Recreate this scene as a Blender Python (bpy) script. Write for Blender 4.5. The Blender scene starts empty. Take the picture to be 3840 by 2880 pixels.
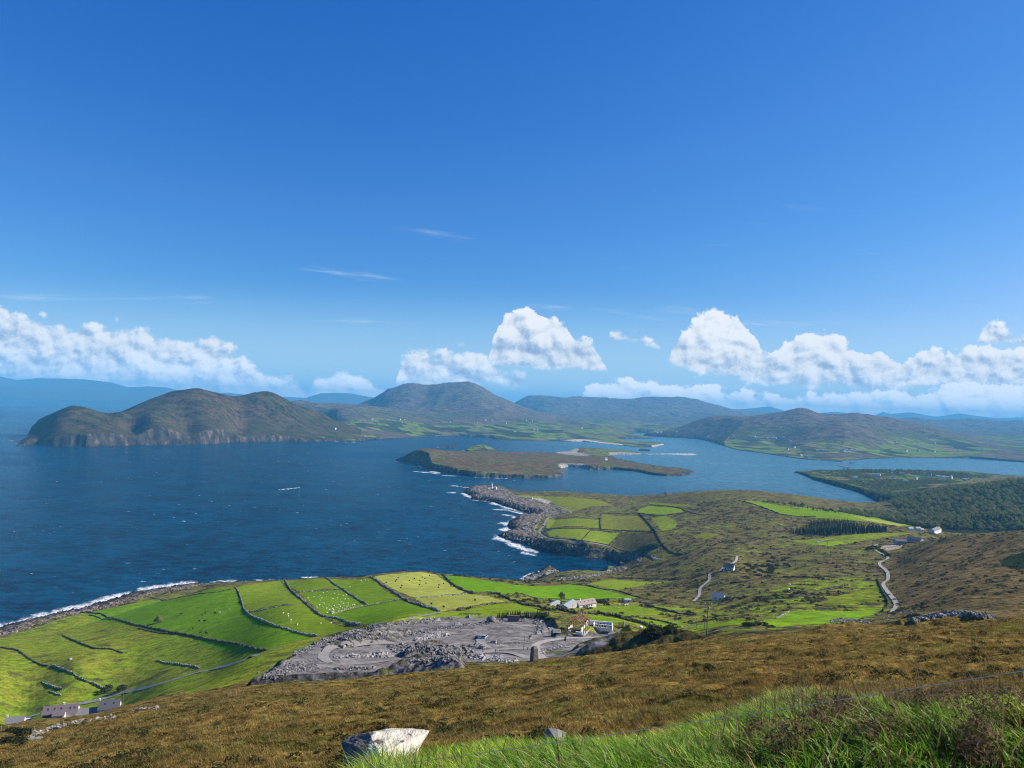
import bpy, math, random
import numpy as np
from mathutils import Vector, Matrix
C = bpy.context.scene
COL = C.collection
R = math.radians
rng = np.random.default_rng(7)
random.seed(7)

# ------------------------------------------------------------------ camera
EYE = 235.0
F = 2800.0                      # focal length in pixels of the 3840 px wide photograph
ROLL, PITCH = R(1.9), R(1.79)
cd = bpy.data.cameras.new('camera'); cam = bpy.data.objects.new('camera', cd); COL.objects.link(cam)
cam.matrix_world = Matrix.Translation((0, 0, EYE)) @ Matrix.Rotation(R(90) + PITCH, 4, 'X') @ Matrix.Rotation(ROLL, 4, 'Z')
cd.sensor_width = 36.0; cd.lens = F / 3840 * 36.0
cd.clip_start = 0.1; cd.clip_end = 120000
C.camera = cam

# ------------------------------------------------------------------ light
SUN_AZ, SUN_EL = R(79), R(34)   # azimuth to the right of the view direction (+Y)
sd = bpy.data.lights.new('sun', 'SUN'); sun = bpy.data.objects.new('sun', sd); COL.objects.link(sun)
sd.energy = 5.0; sd.angle = R(0.53); sd.color = (1.0, 0.90, 0.76)
sdir = Vector((math.sin(SUN_AZ) * math.cos(SUN_EL), math.cos(SUN_AZ) * math.cos(SUN_EL), math.sin(SUN_EL)))
sun.rotation_euler = sdir.to_track_quat('Z', 'Y').to_euler()
sun.location = (200, 50, 600)
C.view_settings.view_transform = 'Standard'; C.view_settings.look = 'None'
C.view_settings.exposure = 0.80; C.view_settings.gamma = 1.0
C.cycles.use_denoising = True; C.cycles.denoiser = 'OPENIMAGEDENOISE'; C.cycles.denoising_prefilter = 'NONE'; C.cycles.denoising_input_passes = 'RGB_ALBEDO_NORMAL'
C.cycles.pixel_filter_type = 'BLACKMAN_HARRIS'; C.cycles.filter_width = 1.15
C.cycles.max_bounces = 6; C.cycles.diffuse_bounces = 2; C.cycles.glossy_bounces = 2; C.cycles.volume_bounces = 0
C.cycles.transparent_max_bounces = 6
C.cycles.sample_clamp_indirect = 4.0

def ray(u, v):
    """direction ratios (X/Y, drop/Y) of the sight line through a point of the photograph"""
    dx, dy = u - 1920.0, v - 1440.0
    x = math.cos(ROLL) * dx + math.sin(ROLL) * dy
    y = math.sin(ROLL) * dx - math.cos(ROLL) * dy
    Z = y * math.cos(PITCH) + F * math.sin(PITCH); Y = F * math.cos(PITCH) - y * math.sin(PITCH)
    return x / Y, -Z / Y

# ------------------------------------------------------------------ world: sky and clouds
W = bpy.data.worlds.new('World'); C.world = W; W.use_nodes = True
W.cycles.sampling_method = 'MANUAL'; W.cycles.sample_map_resolution = 512

class NT:
    """small helper to write node trees"""
    def __init__(s, tree): s.t = tree; s.n = tree.nodes; s.l = tree.links
    def new(s, typ, **kw):
        n = s.n.new(typ)
        for k, v in kw.items(): setattr(n, k, v)
        return n
    def put(s, sock, val):
        if isinstance(val, bpy.types.NodeSocket): s.l.new(val, sock)
        else: sock.default_value = val
    def math(s, op, a, b=0.0, c=0.0, clamp=False):
        n = s.new('ShaderNodeMath', operation=op, use_clamp=clamp)
        s.put(n.inputs[0], a); s.put(n.inputs[1], b); s.put(n.inputs[2], c)
        return n.outputs[0]
    def rng(s, x, a, b, c=0.0, d=1.0, smooth=True):
        n = s.new('ShaderNodeMapRange'); n.interpolation_type = 'SMOOTHSTEP' if smooth else 'LINEAR'
        s.put(n.inputs[0], x)
        for i, v in enumerate((a, b, c, d)): s.put(n.inputs[i + 1], v)
        return n.outputs[0]
    def mix(s, f, a, b, mode='MIX'):
        n = s.new('ShaderNodeMix', data_type='RGBA', blend_type=mode)
        s.put(n.inputs[0], f)
        s.put(n.inputs[6], a if isinstance(a, bpy.types.NodeSocket) else (*a, 1.0) if len(a) == 3 else a)
        s.put(n.inputs[7], b if isinstance(b, bpy.types.NodeSocket) else (*b, 1.0) if len(b) == 3 else b)
        return n.outputs[2]
    def noise(s, vec, scale, detail=4, rough=0.55, dist=0.0, lac=2.0):
        n = s.new('ShaderNodeTexNoise'); s.put(n.inputs['Vector'], vec)
        n.inputs['Scale'].default_value = scale; n.inputs['Detail'].default_value = detail
        n.inputs['Roughness'].default_value = rough; n.inputs['Distortion'].default_value = dist
        n.inputs['Lacunarity'].default_value = lac
        return n
    def comb(s, x, y, z=0.0):
        n = s.new('ShaderNodeCombineXYZ'); s.put(n.inputs[0], x); s.put(n.inputs[1], y); s.put(n.inputs[2], z); return n.outputs[0]
    def sep(s, v):
        n = s.new('ShaderNodeSeparateXYZ'); s.put(n.inputs[0], v); return n.outputs
    def vmath(s, op, a, b):
        n = s.new('ShaderNodeVectorMath', operation=op); s.put(n.inputs[0], a); s.put(n.inputs[1], b); return n.outputs[0]

A0, A1, B0, B1 = -0.80, 0.80, -0.06, 0.22
def curve(nt, a01, pts):
    """a skyline as a float curve: azimuth -> elevation, both scaled to 0..1"""
    n = nt.new('ShaderNodeFloatCurve'); nt.put(n.inputs['Value'], a01)
    cv = n.mapping.curves[0]
    P = []
    for (u, v) in pts:
        s, q = ray(u, v)
        P.append(((s - A0) / (A1 - A0), (-q - B0) / (B1 - B0)))
    P.sort()
    while len(cv.points) < len(P): cv.points.new(0.5, 0.5)
    for p, (x, y) in zip(cv.points, P):
        p.location = (min(max(x, 0), 1), min(max(y, 0), 1)); p.handle_type = 'AUTO_CLAMPED'
    n.mapping.update()
    return nt.math('ADD', nt.math('MULTIPLY', n.outputs[0], B1 - B0), B0)

# each cloud mass: its top outline, its base, how soft its upper and lower edges are
CLOUDS = [
 ([(-150,1085),(0,1118),(60,1165),(160,1200),(300,1215),(480,1232),(620,1262),(760,1268),(900,1320),(1000,1385),(1100,1410),(1180,1428),(1260,1408),(1330,1412),(1420,1455),(1560,1500),(1700,1560),(3900,1720)],
  [(-200,1590),(3900,1790)], 0.0065, 0.02),
 ([(1350,1560),(1480,1460),(1510,1330),(1600,1305),(1700,1310),(1800,1335),(1850,1390),(1880,1400),(1925,1388),(1960,1405),(1980,1450),(2020,1560)],
  [(1300,1470),(1900,1460),(2000,1470),(2100,1480)], 0.006, 0.010),
 ([(1700,1700),(1815,1480),(1840,1320),(1870,1225),(1910,1170),(1960,1160),(2010,1165),(2080,1180),(2130,1225),(2160,1270),(2215,1280),(2250,1330),(2290,1400),(2330,1500),(2440,1750)],
  [(1800,1355),(1950,1378),(2200,1388),(2400,1400)], 0.0025, 0.004),
 ([(2150,1700),(2260,1440),(2285,1245),(2320,1235),(2400,1255),(2450,1270),(2485,1300),(2520,1420),(2600,1700)],
  [(2280,1290),(2400,1288),(2480,1315),(2600,1330)], 0.005, 0.005),
 ([(2420,1800),(2490,1500),(2510,1310),(2570,1235),(2620,1185),(2680,1165),(2750,1172),(2780,1215),(2830,1265),(2900,1320),(2940,1270),(3010,1245),(3080,1240),(3120,1262),(3190,1290),(3290,1325),(3360,1350),(3420,1318),(3480,1298),(3560,1320),(3650,1295),(3760,1300),(3900,1300)],
  [(2500,1355),(2640,1400),(2760,1425),(2900,1455),(3300,1465),(3600,1450),(3900,1460)], 0.0028, 0.005),
 ([(2050,1800),(2180,1500),(2240,1432),(2330,1415),(2420,1440),(2600,1432),(2720,1445),(2850,1470),(3050,1478),(3150,1458),(3260,1460),(3400,1480),(3520,1440),(3650,1430),(3900,1440)],
  [(2000,1600),(3900,1650)], 0.003, 0.02),
 ([(3560,1800),(3640,1500),(3670,1270),(3700,1225),(3745,1218),(3780,1245),(3840,1250),(3900,1255)],
  [(3600,1285),(3900,1300)], 0.006, 0.005),
]
grp = bpy.data.node_groups.new('cloud_field', 'ShaderNodeTree')
grp.interface.new_socket('A', in_out='INPUT', socket_type='NodeSocketFloat')
grp.interface.new_socket('B', in_out='INPUT', socket_type='NodeSocketFloat')
grp.interface.new_socket('D', in_out='OUTPUT', socket_type='NodeSocketFloat')
grp.interface.new_socket('N', in_out='OUTPUT', socket_type='NodeSocketFloat')
grp.interface.new_socket('H', in_out='OUTPUT', socket_type='NodeSocketFloat')
g = NT(grp); gi = g.new('NodeGroupInput'); go = g.new('NodeGroupOutput')
ga, gb = gi.outputs[0], gi.outputs[1]
vec = g.comb(ga, g.math('MULTIPLY', gb, 1.25), 0.31)
nz = g.noise(vec, 13.0, 12, 0.62, 0.25)
nz2 = g.noise(vec, 60.0, 8, 0.70, 0.1)
vo = g.new('ShaderNodeTexVoronoi', feature='SMOOTH_F1'); g.put(vo.inputs['Vector'], g.vmath('ADD', vec, g.vmath('MULTIPLY', nz.outputs['Color'], (0.02, 0.02, 0.0)))); vo.inputs['Scale'].default_value = 34; vo.inputs['Smoothness'].default_value = 0.35
puff = g.math('SUBTRACT', 0.5, vo.outputs['Distance'])
n1 = g.math('SUBTRACT', nz.outputs[0], 0.5)
wob = g.math('ADD', g.math('MULTIPLY', n1, 0.055), g.math('ADD', g.math('MULTIPLY', puff, 0.020), g.math('MULTIPLY', g.math('SUBTRACT', nz2.outputs[0], 0.5), 0.032)))
a01 = g.math('DIVIDE', g.math('SUBTRACT', ga, A0), A1 - A0, clamp=True)
best = None; base = None
for top, bot, wt, wb in CLOUDS:
    tt = curve(g, a01, top); bb = curve(g, a01, bot)
    dnr = g.math('SUBTRACT', gb, bb)
    up = g.math('DIVIDE', g.math('ADD', g.math('SUBTRACT', tt, gb), wob), wt)
    dn = g.math('DIVIDE', g.math('ADD', dnr, g.math('MULTIPLY', wob, 0.45)), wb)
    d = g.math('MINIMUM', up, dn)
    if best is None: best, base = d, dnr
    else:
        k_ = g.math('GREATER_THAN', d, best)
        base = g.math('ADD', g.math('MULTIPLY', dnr, k_), g.math('MULTIPLY', base, g.math('SUBTRACT', 1.0, k_)))
        best = g.math('MAXIMUM', best, d)
g.l.new(best, go.inputs['D']); g.l.new(base, go.inputs['H'])
g.l.new(g.math('ADD', g.math('MULTIPLY', n1, 1.0), g.math('ADD', g.math('MULTIPLY', puff, 0.45), g.math('MULTIPLY', g.math('SUBTRACT', nz2.outputs[0], 0.5), 0.5))), go.inputs['N'])

w = NT(W.node_tree); w.n.clear()
tc = w.new('ShaderNodeTexCoord'); sx, sy, sz = w.sep(tc.outputs['Generated'])
sky = w.new('ShaderNodeTexSky', sky_type='NISHITA', sun_disc=False)
sky.sun_elevation = SUN_EL; sky.sun_rotation = SUN_AZ; sky.altitude = 200
sky.air_density = 1.0; sky.dust_density = 0.25; sky.ozone_density = 2.2
hs = w.new('ShaderNodeHueSaturation'); hs.inputs['Saturation'].default_value = 1.0; w.l.new(sky.outputs[0], hs.inputs['Color'])
# the strength is 0.1; each channel then gets the contrast of a vivid, clear-air exposure
skyr, skyg, skyb = w.sep(w.mix(1.0, hs.outputs[0], (0.1, 0.1, 0.1), 'MULTIPLY'))
gch = w.math('MULTIPLY', w.math('POWER', skyg, 1.2), 0.98)
skyc = w.comb(w.math('MINIMUM', w.math('MULTIPLY', w.math('POWER', skyr, 2.4), 3.7), w.math('MULTIPLY', gch, w.rng(gch, 0.2, 0.75, 0.26, 0.68))), gch, w.math('MULTIPLY', w.math('POWER', skyb, 0.72), 1.12))
yy = w.math('MAXIMUM', sy, 0.05)
ca = w.math('DIVIDE', sx, yy); cb = w.math('DIVIDE', sz, yy)
f0 = w.new('ShaderNodeGroup', node_tree=grp); w.put(f0.inputs[0], ca); w.put(f0.inputs[1], cb)
f1 = w.new('ShaderNodeGroup', node_tree=grp); w.put(f1.inputs[0], w.math('ADD', ca, 0.005)); w.put(f1.inputs[1], w.math('ADD', cb, 0.006))
dens, nn, hgt = f0.outputs; dens1, nn1, hgt1 = f1.outputs
front = w.rng(sy, 0.1, 0.3)
alpha = w.math('MULTIPLY', w.rng(dens, -0.3, 1.6), w.math('MULTIPLY', front, 0.98))
lit = w.math('MULTIPLY', w.math('SUBTRACT', nn, nn1), 2.1)
lit = w.math('ADD', lit, w.math('MULTIPLY', nn, 0.45))
lit = w.math('ADD', lit, w.rng(hgt, 0.0, 0.06, 0.34, 0.78))
lit = w.math('ADD', lit, w.rng(dens, 7.0, 0.5, 0.0, 0.16))
lit = w.math('ADD', lit, w.rng(ca, -0.6, 0.2, -0.20, 0.08, False), clamp=True)
cl = w.new('ShaderNodeValToRGB'); w.l.new(lit, cl.inputs[0])
e = cl.color_ramp.elements; e[0].position = 0.05; e[0].color = (0.30, 0.41, 0.58, 1); e[1].position = 0.95; e[1].color = (1.0, 1.0, 1.0, 1)
m_ = e.new(0.35); m_.color = (0.47, 0.57, 0.72, 1); m_ = e.new(0.65); m_.color = (0.78, 0.83, 0.89, 1)
ccol = w.mix(w.rng(cb, 0.05, -0.01, 0.0, 0.14), cl.outputs[0], (0.60, 0.75, 0.90))
kb = w.rng(cb, 0.075, 0.005, 1.0, 1.42); ccol = w.mix(1.0, ccol, w.comb(kb, kb, kb), 'MULTIPLY')
# thin high streaks
cv_ = w.comb(w.math('MULTIPLY', ca, 1.0), w.math('MULTIPLY', cb, 9.0), 0.7)
ci = w.noise(cv_, 3.6, 7, 0.62, 0.6)
cir = w.math('MULTIPLY', w.rng(ci.outputs[0], 0.60, 0.80), w.math('MULTIPLY', w.rng(cb, 0.06, 0.11), w.rng(cb, 0.34, 0.14)))
cir = w.math('MULTIPLY', cir, w.math('MULTIPLY', front, 0.55))
s2 = w.mix(cir, skyc, (0.72, 0.82, 0.93))
s2 = w.mix(w.rng(cb, 0.17, 0.0, 0.0, 0.85), s2, (0.52, 0.76, 0.96))
fin = w.mix(alpha, s2, ccol)
bg = w.new('ShaderNodeBackground'); w.l.new(fin, bg.inputs[0]); bg.inputs[1].default_value = 0.585
wo = w.new('ShaderNodeOutputWorld'); w.l.new(bg.outputs[0], wo.inputs[0])

# ------------------------------------------------------------------ number helpers
def _hash(ix, iy, seed):
    h = (ix.astype(np.int64) * 374761393 + iy.astype(np.int64) * 668265263 + seed * 974634777) & 0xffffffff
    h = ((h ^ (h >> 13)) * 1274126177) & 0xffffffff
    h = h ^ (h >> 16)
    return h
def vhash(ix, iy, seed): return (_hash(ix, iy, seed) & 0xffffff).astype(np.float64) / 0xffffff
def perlin(x, y, seed=0):
    x0 = np.floor(x); y0 = np.floor(y); fx = x - x0; fy = y - y0
    ux = fx * fx * fx * (fx * (fx * 6 - 15) + 10); uy = fy * fy * fy * (fy * (fy * 6 - 15) + 10)
    def gr(i, j):
        a = vhash(x0 + i, y0 + j, seed) * (2 * math.pi)
        return np.cos(a) * (fx - i) + np.sin(a) * (fy - j)
    return ((gr(0, 0) * (1 - ux) + gr(1, 0) * ux) * (1 - uy) + (gr(0, 1) * (1 - ux) + gr(1, 1) * ux) * uy) * 1.5
def fbm(x, y, lam, octs=4, seed=0, gain=0.5):
    s = 0.0; a = 1.0; t = 0.0
    for i in range(octs):
        s = s + a * perlin(x / lam + 17.3 * i, y / lam - 9.1 * i, seed + i * 13); t += a; a *= gain; lam *= 0.5
    return s / t
def sm(x, a, b):
    t = np.clip((x - a) / (b - a), 0, 1); return t * t * (3 - 2 * t)
def inside(x, y, poly):
    P = np.asarray(poly, float); r = np.zeros(np.shape(x), bool)
    x0, x1 = P[:, 0].min(), P[:, 0].max(); y0, y1 = P[:, 1].min(), P[:, 1].max()
    m = (x >= x0) & (x <= x1) & (y >= y0) & (y <= y1)
    if not m.any(): return r
    xs, ys = x[m], y[m]; c = np.zeros(xs.shape, bool); n = len(P)
    for i in range(n):
        ax, ay = P[i]; bx, by = P[(i + 1) % n]
        if ay == by: continue
        k = (ay > ys) != (by > ys)
        c ^= k & (xs < (bx - ax) * (ys - ay) / (by - ay) + ax)
    r[m] = c; return r
def segdist(x, y, P, closed=True):
    P = np.asarray(P, float); n = len(P); d2 = np.full(np.shape(x), 1e18)
    for i in range(n if closed else n - 1):
        a = P[i]; b = P[(i + 1) % n]; ex, ey = b - a; L = ex * ex + ey * ey + 1e-9
        t = np.clip(((x - a[0]) * ex + (y - a[1]) * ey) / L, 0, 1)
        d2 = np.minimum(d2, (x - a[0] - t * ex) ** 2 + (y - a[1] - t * ey) ** 2)
    return np.sqrt(d2)
def sdf(x, y, poly):
    d = segdist(x, y, poly); return np.where(inside(x, y, poly), d, -d)
def sea(u, v, z=0.0):
    s, q = ray(u, v); Y = (EYE - z) / q; return (s * Y, Y)
def ptY(u, v, Y):
    s, q = ray(u, v); return (s * Y, Y, EYE - q * Y)
def rbf(pts, fx, fy, val, c=0.06, lam=1e-4):
    """smooth surface through scattered heights"""
    P = np.array(pts, float); px, py, pv = fx(P), fy(P), val(P)
    n = len(P); A = np.zeros((n + 3, n + 3))
    D = np.sqrt((px[:, None] - px) ** 2 + (py[:, None] - py) ** 2 + c * c)
    A[:n, :n] = -D + np.eye(n) * lam; A[:n, n] = 1; A[:n, n + 1] = px; A[:n, n + 2] = py; A[n:, :n] = A[:n, n:].T
    k = np.linalg.solve(A, np.concatenate([pv, [0, 0, 0]]))
    def ev(gx, gy):
        o = np.zeros(gx.shape); fl, gl, ol = gx.ravel(), gy.ravel(), o.ravel()
        for i in range(0, len(fl), 40000):
            a, b = fl[i:i + 40000], gl[i:i + 40000]
            d = np.sqrt((a[:, None] - px) ** 2 + (b[:, None] - py) ** 2 + c * c)
            ol[i:i + 40000] = -d @ k[:n] + k[n] + k[n + 1] * a + k[n + 2] * b
        return ol.reshape(gx.shape)
    return ev
def upsample(coarse, ri, ci, nr, nc):
    """bilinear blow-up of a grid sampled at rows ri and columns ci"""
    r = np.interp(np.arange(nr), ri, np.arange(len(ri))); c = np.interp(np.arange(nc), ci, np.arange(len(ci)))
    r0 = np.minimum(r.astype(int), len(ri) - 2); c0 = np.minimum(c.astype(int), len(ci) - 2)
    fr = (r - r0)[:, None]; fc = (c - c0)[None]
    g = coarse; a = g[np.ix_(r0, c0)]; b = g[np.ix_(r0, c0 + 1)]; d = g[np.ix_(r0 + 1, c0)]; e = g[np.ix_(r0 + 1, c0 + 1)]
    return (a * (1 - fc) + b * fc) * (1 - fr) + (d * (1 - fc) + e * fc) * fr

ORDW = ['leftmost', 'second', 'third', 'fourth', 'fifth', 'sixth', 'seventh', 'eighth', 'ninth', 'tenth', 'eleventh', 'twelfth', 'thirteenth', 'fourteenth', 'fifteenth']
def ordinal(label, i, n):
    """label plus its place counted along the row"""
    if n < 2 or n > 30: return label
    if i < (n + 1) // 2: e_ = 'leftmost' if i == 0 else ORDW[i] + ' from the left'
    else: e_ = 'rightmost' if i == n - 1 else ORDW[n - 1 - i] + ' from the right'
    out = label + ', ' + e_
    return out if len(out.split()) <= 16 else label
# ------------------------------------------------------------------ object helpers
def tag(o, label=None, cat=None, group=None, kind=None):
    if label: o['label'] = label
    if cat: o['category'] = cat
    if group: o['group'] = group
    if kind: o['kind'] = kind
    return o
def np_mesh(name, V, quads, mat, smooth=True, col=None, tris=None, extra=None):
    me = bpy.data.meshes.new(name); V = np.ascontiguousarray(V, np.float32)
    me.vertices.add(len(V)); me.vertices.foreach_set('co', V.ravel())
    nq = 0 if quads is None else len(quads); ntr = 0 if tris is None else len(tris)
    idx = np.concatenate([np.asarray(a, np.int32).ravel() for a in (quads, tris) if a is not None])
    me.loops.add(len(idx)); me.loops.foreach_set('vertex_index', idx)
    me.polygons.add(nq + ntr)
    st = np.concatenate([np.arange(nq) * 4, nq * 4 + np.arange(ntr) * 3]).astype(np.int32)
    me.polygons.foreach_set('loop_start', st)
    me.polygons.foreach_set('use_smooth', np.full(nq + ntr, smooth))
    me.update(calc_edges=True)
    if col is not None:
        a = me.color_attributes.new('Col', 'FLOAT_COLOR', 'POINT'); c4 = np.ones((len(V), 4), np.float32); c4[:, :3] = col
        a.data.foreach_set('color', c4.ravel())
    for k, v in (extra or {}).items():
        a = me.attributes.new(k, 'FLOAT', 'POINT'); a.data.foreach_set('value', np.ascontiguousarray(v, np.float32).ravel())
    me.materials.append(mat)
    return me
def link(name, me, parent=None, loc=None, rotz=None):
    o = bpy.data.objects.new(name, me); COL.objects.link(o)
    if parent: o.parent = parent
    if loc is not None: o.location = loc
    if rotz is not None: o.rotation_euler = (0, 0, rotz)
    return o
def grid_quads(nr, nc):
    i = np.arange(nr - 1)[:, None] * nc + np.arange(nc - 1)[None]
    i = i.ravel(); return np.stack([i, i + 1, i + nc + 1, i + nc], 1)
class MB:
    """collects simple solids into one mesh"""
    def __init__(s): s.v = []; s.f = []; s.sm = []
    def add(s, vs, fs, M=None, smooth=False):
        k = len(s.v)
        for p in vs: s.v.append(tuple(M @ Vector(p)) if M else tuple(p))
        for f in fs: s.f.append(tuple(i + k for i in f)); s.sm.append(smooth)
    def box(s, c, d, M=None, taper=1.0, jit=0.0):
        x, y, z = d[0] / 2, d[1] / 2, d[2] / 2; vs = []
        for k in (-1, 1):
            t = taper if k > 0 else 1.0
            for i, j in ((-1, -1), (1, -1), (1, 1), (-1, 1)):
                vs.append((c[0] + i * x * t + random.uniform(-jit, jit), c[1] + j * y * t + random.uniform(-jit, jit), c[2] + k * z + random.uniform(-jit, jit)))
        s.add(vs, [(3, 2, 1, 0), (4, 5, 6, 7), (0, 1, 5, 4), (1, 2, 6, 5), (2, 3, 7, 6), (3, 0, 4, 7)], M)
    def tube(s, p, q, r0, r1=None, n=8, caps=True, smooth=True):
        p, q = Vector(p), Vector(q); r1 = r0 if r1 is None else r1; z = (q - p).normalized()
        x = z.orthogonal().normalized(); y = z.cross(x); vs = []
        for c_, r_ in ((p, r0), (q, r1)):
            for i in range(n):
                a = 2 * math.pi * i / n; vs.append(c_ + (x * math.cos(a) + y * math.sin(a)) * r_)
        s.add(vs, [(i, (i + 1) % n, n + (i + 1) % n, n + i) for i in range(n)], None, smooth)
        if caps: s.add(vs, [tuple(range(n - 1, -1, -1)), tuple(range(n, 2 * n))])
    def lathe(s, prof, n=16, c=(0, 0, 0), smooth=True):
        vs = []
        for r_, z in prof:
            for i in range(n):
                a = 2 * math.pi * i / n; vs.append((c[0] + r_ * math.cos(a), c[1] + r_ * math.sin(a), c[2] + z))
        fs = []
        for k in range(len(prof) - 1):
            for i in range(n): fs.append((k * n + i, k * n + (i + 1) % n, (k + 1) * n + (i + 1) % n, (k + 1) * n + i))
        s.add(vs, fs, None, smooth)
        s.add(vs[:n], [tuple(range(n - 1, -1, -1))]); s.add(vs[-n:], [tuple(range(n))])
    def blob(s, c, r, n=8, m=6, jit=0.0):
        vs = []; fs = []
        for j in range(m + 1):
            t = math.pi * j / m
            for i in range(n):
                a = 2 * math.pi * i / n; k = 1 + random.uniform(-jit, jit)
                vs.append((c[0] + r[0] * k * math.sin(t) * math.cos(a), c[1] + r[1] * k * math.sin(t) * math.sin(a), c[2] + r[2] * k * math.cos(t)))
        for j in range(m):
            for i in range(n): fs.append((j * n + i, (j + 1) * n + i, (j + 1) * n + (i + 1) % n, j * n + (i + 1) % n))
        s.add(vs, fs, None, True)
    def mesh(s, name, mat):
        me = bpy.data.meshes.new(name); me.from_pydata(s.v, [], s.f); me.materials.append(mat)
        me.polygons.foreach_set('use_smooth', s.sm); me.update(); return me
    def build(s, name, mat, parent=None, loc=None, rotz=None): return link(name, s.mesh(name, mat), parent, loc, rotz)
def empty(name, loc, rotz=0.0):
    o = bpy.data.objects.new(name, None); COL.objects.link(o); o.location = loc; o.rotation_euler = (0, 0, rotz); o.empty_display_size = 0.1; return o
def kids(o): return [c for c in o.children]
def copy_tree(o, loc=None, rotz=None, sc=None, parent=None):
    c = o.copy(); COL.objects.link(c); c.parent = parent
    if loc is not None: c.location = loc
    if rotz is not None: c.rotation_euler = (0, 0, rotz)
    if sc is not None: c.scale = sc if hasattr(sc, '__len__') else (sc, sc, sc)
    for ch in list(o.children): copy_tree(ch, parent=c)
    return c

# ------------------------------------------------------------------ materials
def mat(name, col=(0.5, 0.5, 0.5), rough=0.8, var=0.0, scale=3.0, col2=None, bump=0.0, bscale=None, spec=0.3, metal=0.0, detail=5, emis=None):
    m = bpy.data.materials.new(name); m.use_nodes = True; t = NT(m.node_tree); b = t.n['Principled BSDF']
    b.inputs['Roughness'].default_value = rough; b.inputs['Specular IOR Level'].default_value = spec; b.inputs['Metallic'].default_value = metal
    tcn = t.new('ShaderNodeTexCoord')
    n = t.noise(tcn.outputs['Object'], scale, detail, 0.6)
    c2 = col2 or tuple(c * (1 - var) for c in col)
    f = t.rng(n.outputs[0], 0.35, 0.65)
    t.l.new(t.mix(f, c2, col), b.inputs['Base Color'])
    if bump:
        bn = t.new('ShaderNodeBump'); bn.inputs['Strength'].default_value = bump; bn.inputs['Distance'].default_value = 0.05
        n2 = t.noise(tcn.outputs['Object'], bscale or scale * 2, 6, 0.6); t.l.new(n2.outputs[0], bn.inputs['Height']); t.l.new(bn.outputs[0], b.inputs['Normal'])
    return m
def attr_mat(name, rough=1.0, spec=0.0, fine=1.0, sc=1.0, trans=0.0):
    """colour from the mesh's own colour attribute (what grows or lies where), broken up by fine procedural noise"""
    m = bpy.data.materials.new(name); m.use_nodes = True; t = NT(m.node_tree); b = t.n['Principled BSDF']
    b.inputs['Roughness'].default_value = rough; b.inputs['Specular IOR Level'].default_value = spec
    a = t.new('ShaderNodeAttribute'); a.attribute_name = 'Col'
    col = a.outputs['Color']
    if fine:
        geo = t.new('ShaderNodeNewGeometry')
        rg = t.new('ShaderNodeAttribute'); rg.attribute_name = 'rg'; rf = rg.outputs['Fac']
        n1 = t.noise(geo.outputs['Position'], 0.55 * sc, 6, 0.68); n2 = t.noise(geo.outputs['Position'], 5.0 * sc, 4, 0.65); n3 = t.noise(t.vmath('MULTIPLY', geo.outputs['Position'], (1.0, 1.6, 1.0)), 0.13 * sc, 5, 0.62)
        k = t.math('ADD', t.rng(n1.outputs[0], 0.3, 0.7, -0.55, 0.55), t.math('ADD', t.rng(n2.outputs[0], 0.3, 0.7, -0.2, 0.2), t.rng(n3.outputs[0], 0.32, 0.68, -0.50, 0.50)))
        k = t.math('ADD', 1.0, t.math('MULTIPLY', k, t.math('MINIMUM', t.math('ADD', rf, 0.22), 1.1)))
        col = t.mix(1.0, col, t.comb(k, k, k), 'MULTIPLY')
        spot = t.math('MULTIPLY', t.rng(n1.outputs[0], 0.60, 0.66), t.rng(rf, 0.2, 0.9))
        col = t.mix(t.math('MULTIPLY', spot, 0.75), col, (0.016, 0.022, 0.010))
        bn = t.new('ShaderNodeBump'); t.l.new(t.math('MULTIPLY', rf, 0.9, clamp=True), bn.inputs['Strength']); bn.inputs['Distance'].default_value = 1.1 / sc
        t.l.new(n1.outputs[0], bn.inputs['Height'])
        b2 = t.new('ShaderNodeBump'); t.l.new(t.math('MULTIPLY', rf, 0.7, clamp=True), b2.inputs['Strength']); b2.inputs['Distance'].default_value = 0.12 / sc
        t.l.new(n2.outputs[0], b2.inputs['Height']); t.l.new(bn.outputs[0], b2.inputs['Normal']); t.l.new(b2.outputs[0], b.inputs['Normal'])
    t.l.new(col, b.inputs['Base Color'])
    if trans:
        tr = t.new('ShaderNodeBsdfTranslucent'); t.l.new(col, tr.inputs[0]); mx = t.new('ShaderNodeMixShader'); mx.inputs[0].default_value = trans
        t.l.new(b.outputs[0], mx.inputs[1]); t.l.new(tr.outputs[0], mx.inputs[2]); t.l.new(mx.outputs[0], t.n['Material Output'].inputs[0])
    return m
M_ground = attr_mat('ground_cover')
M_far = attr_mat('far_land', sc=0.11)
M_stone = mat('field_stone', (0.36, 0.34, 0.30), 0.9, scale=1.3, col2=(0.11, 0.105, 0.09))
M_slate = mat('slate_rubble', (0.24, 0.225, 0.215), 0.8, scale=0.5, col2=(0.085, 0.082, 0.082), bump=0.4, bscale=3)
M_slate2 = mat('slate_block', (0.40, 0.375, 0.35), 0.8, scale=0.9, col2=(0.19, 0.18, 0.175), bump=0.3, bscale=4)
M_white = mat('whitewash', (0.80, 0.80, 0.77), 0.8, 0.12, 1.5)
M_roof = mat('dark_slate_roof', (0.10, 0.10, 0.11), 0.7, 0.3, 2.0)
M_roofg = mat('grey_tile_roof', (0.20, 0.20, 0.21), 0.75, 0.25, 2.0)
M_roofp = mat('purple_tile_roof', (0.17, 0.135, 0.15), 0.8, 0.25, 2.0)
M_roofpink = mat('pinkish_tile_roof', (0.36, 0.27, 0.25), 0.85, 0.2, 2.0)
M_roofl = mat('pale_roof', (0.27, 0.30, 0.30), 0.6, 0.12, 1.0)
M_glass = mat('window_glass', (0.025, 0.03, 0.035), 0.15, 0.2, 1.0, spec=0.6)
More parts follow.
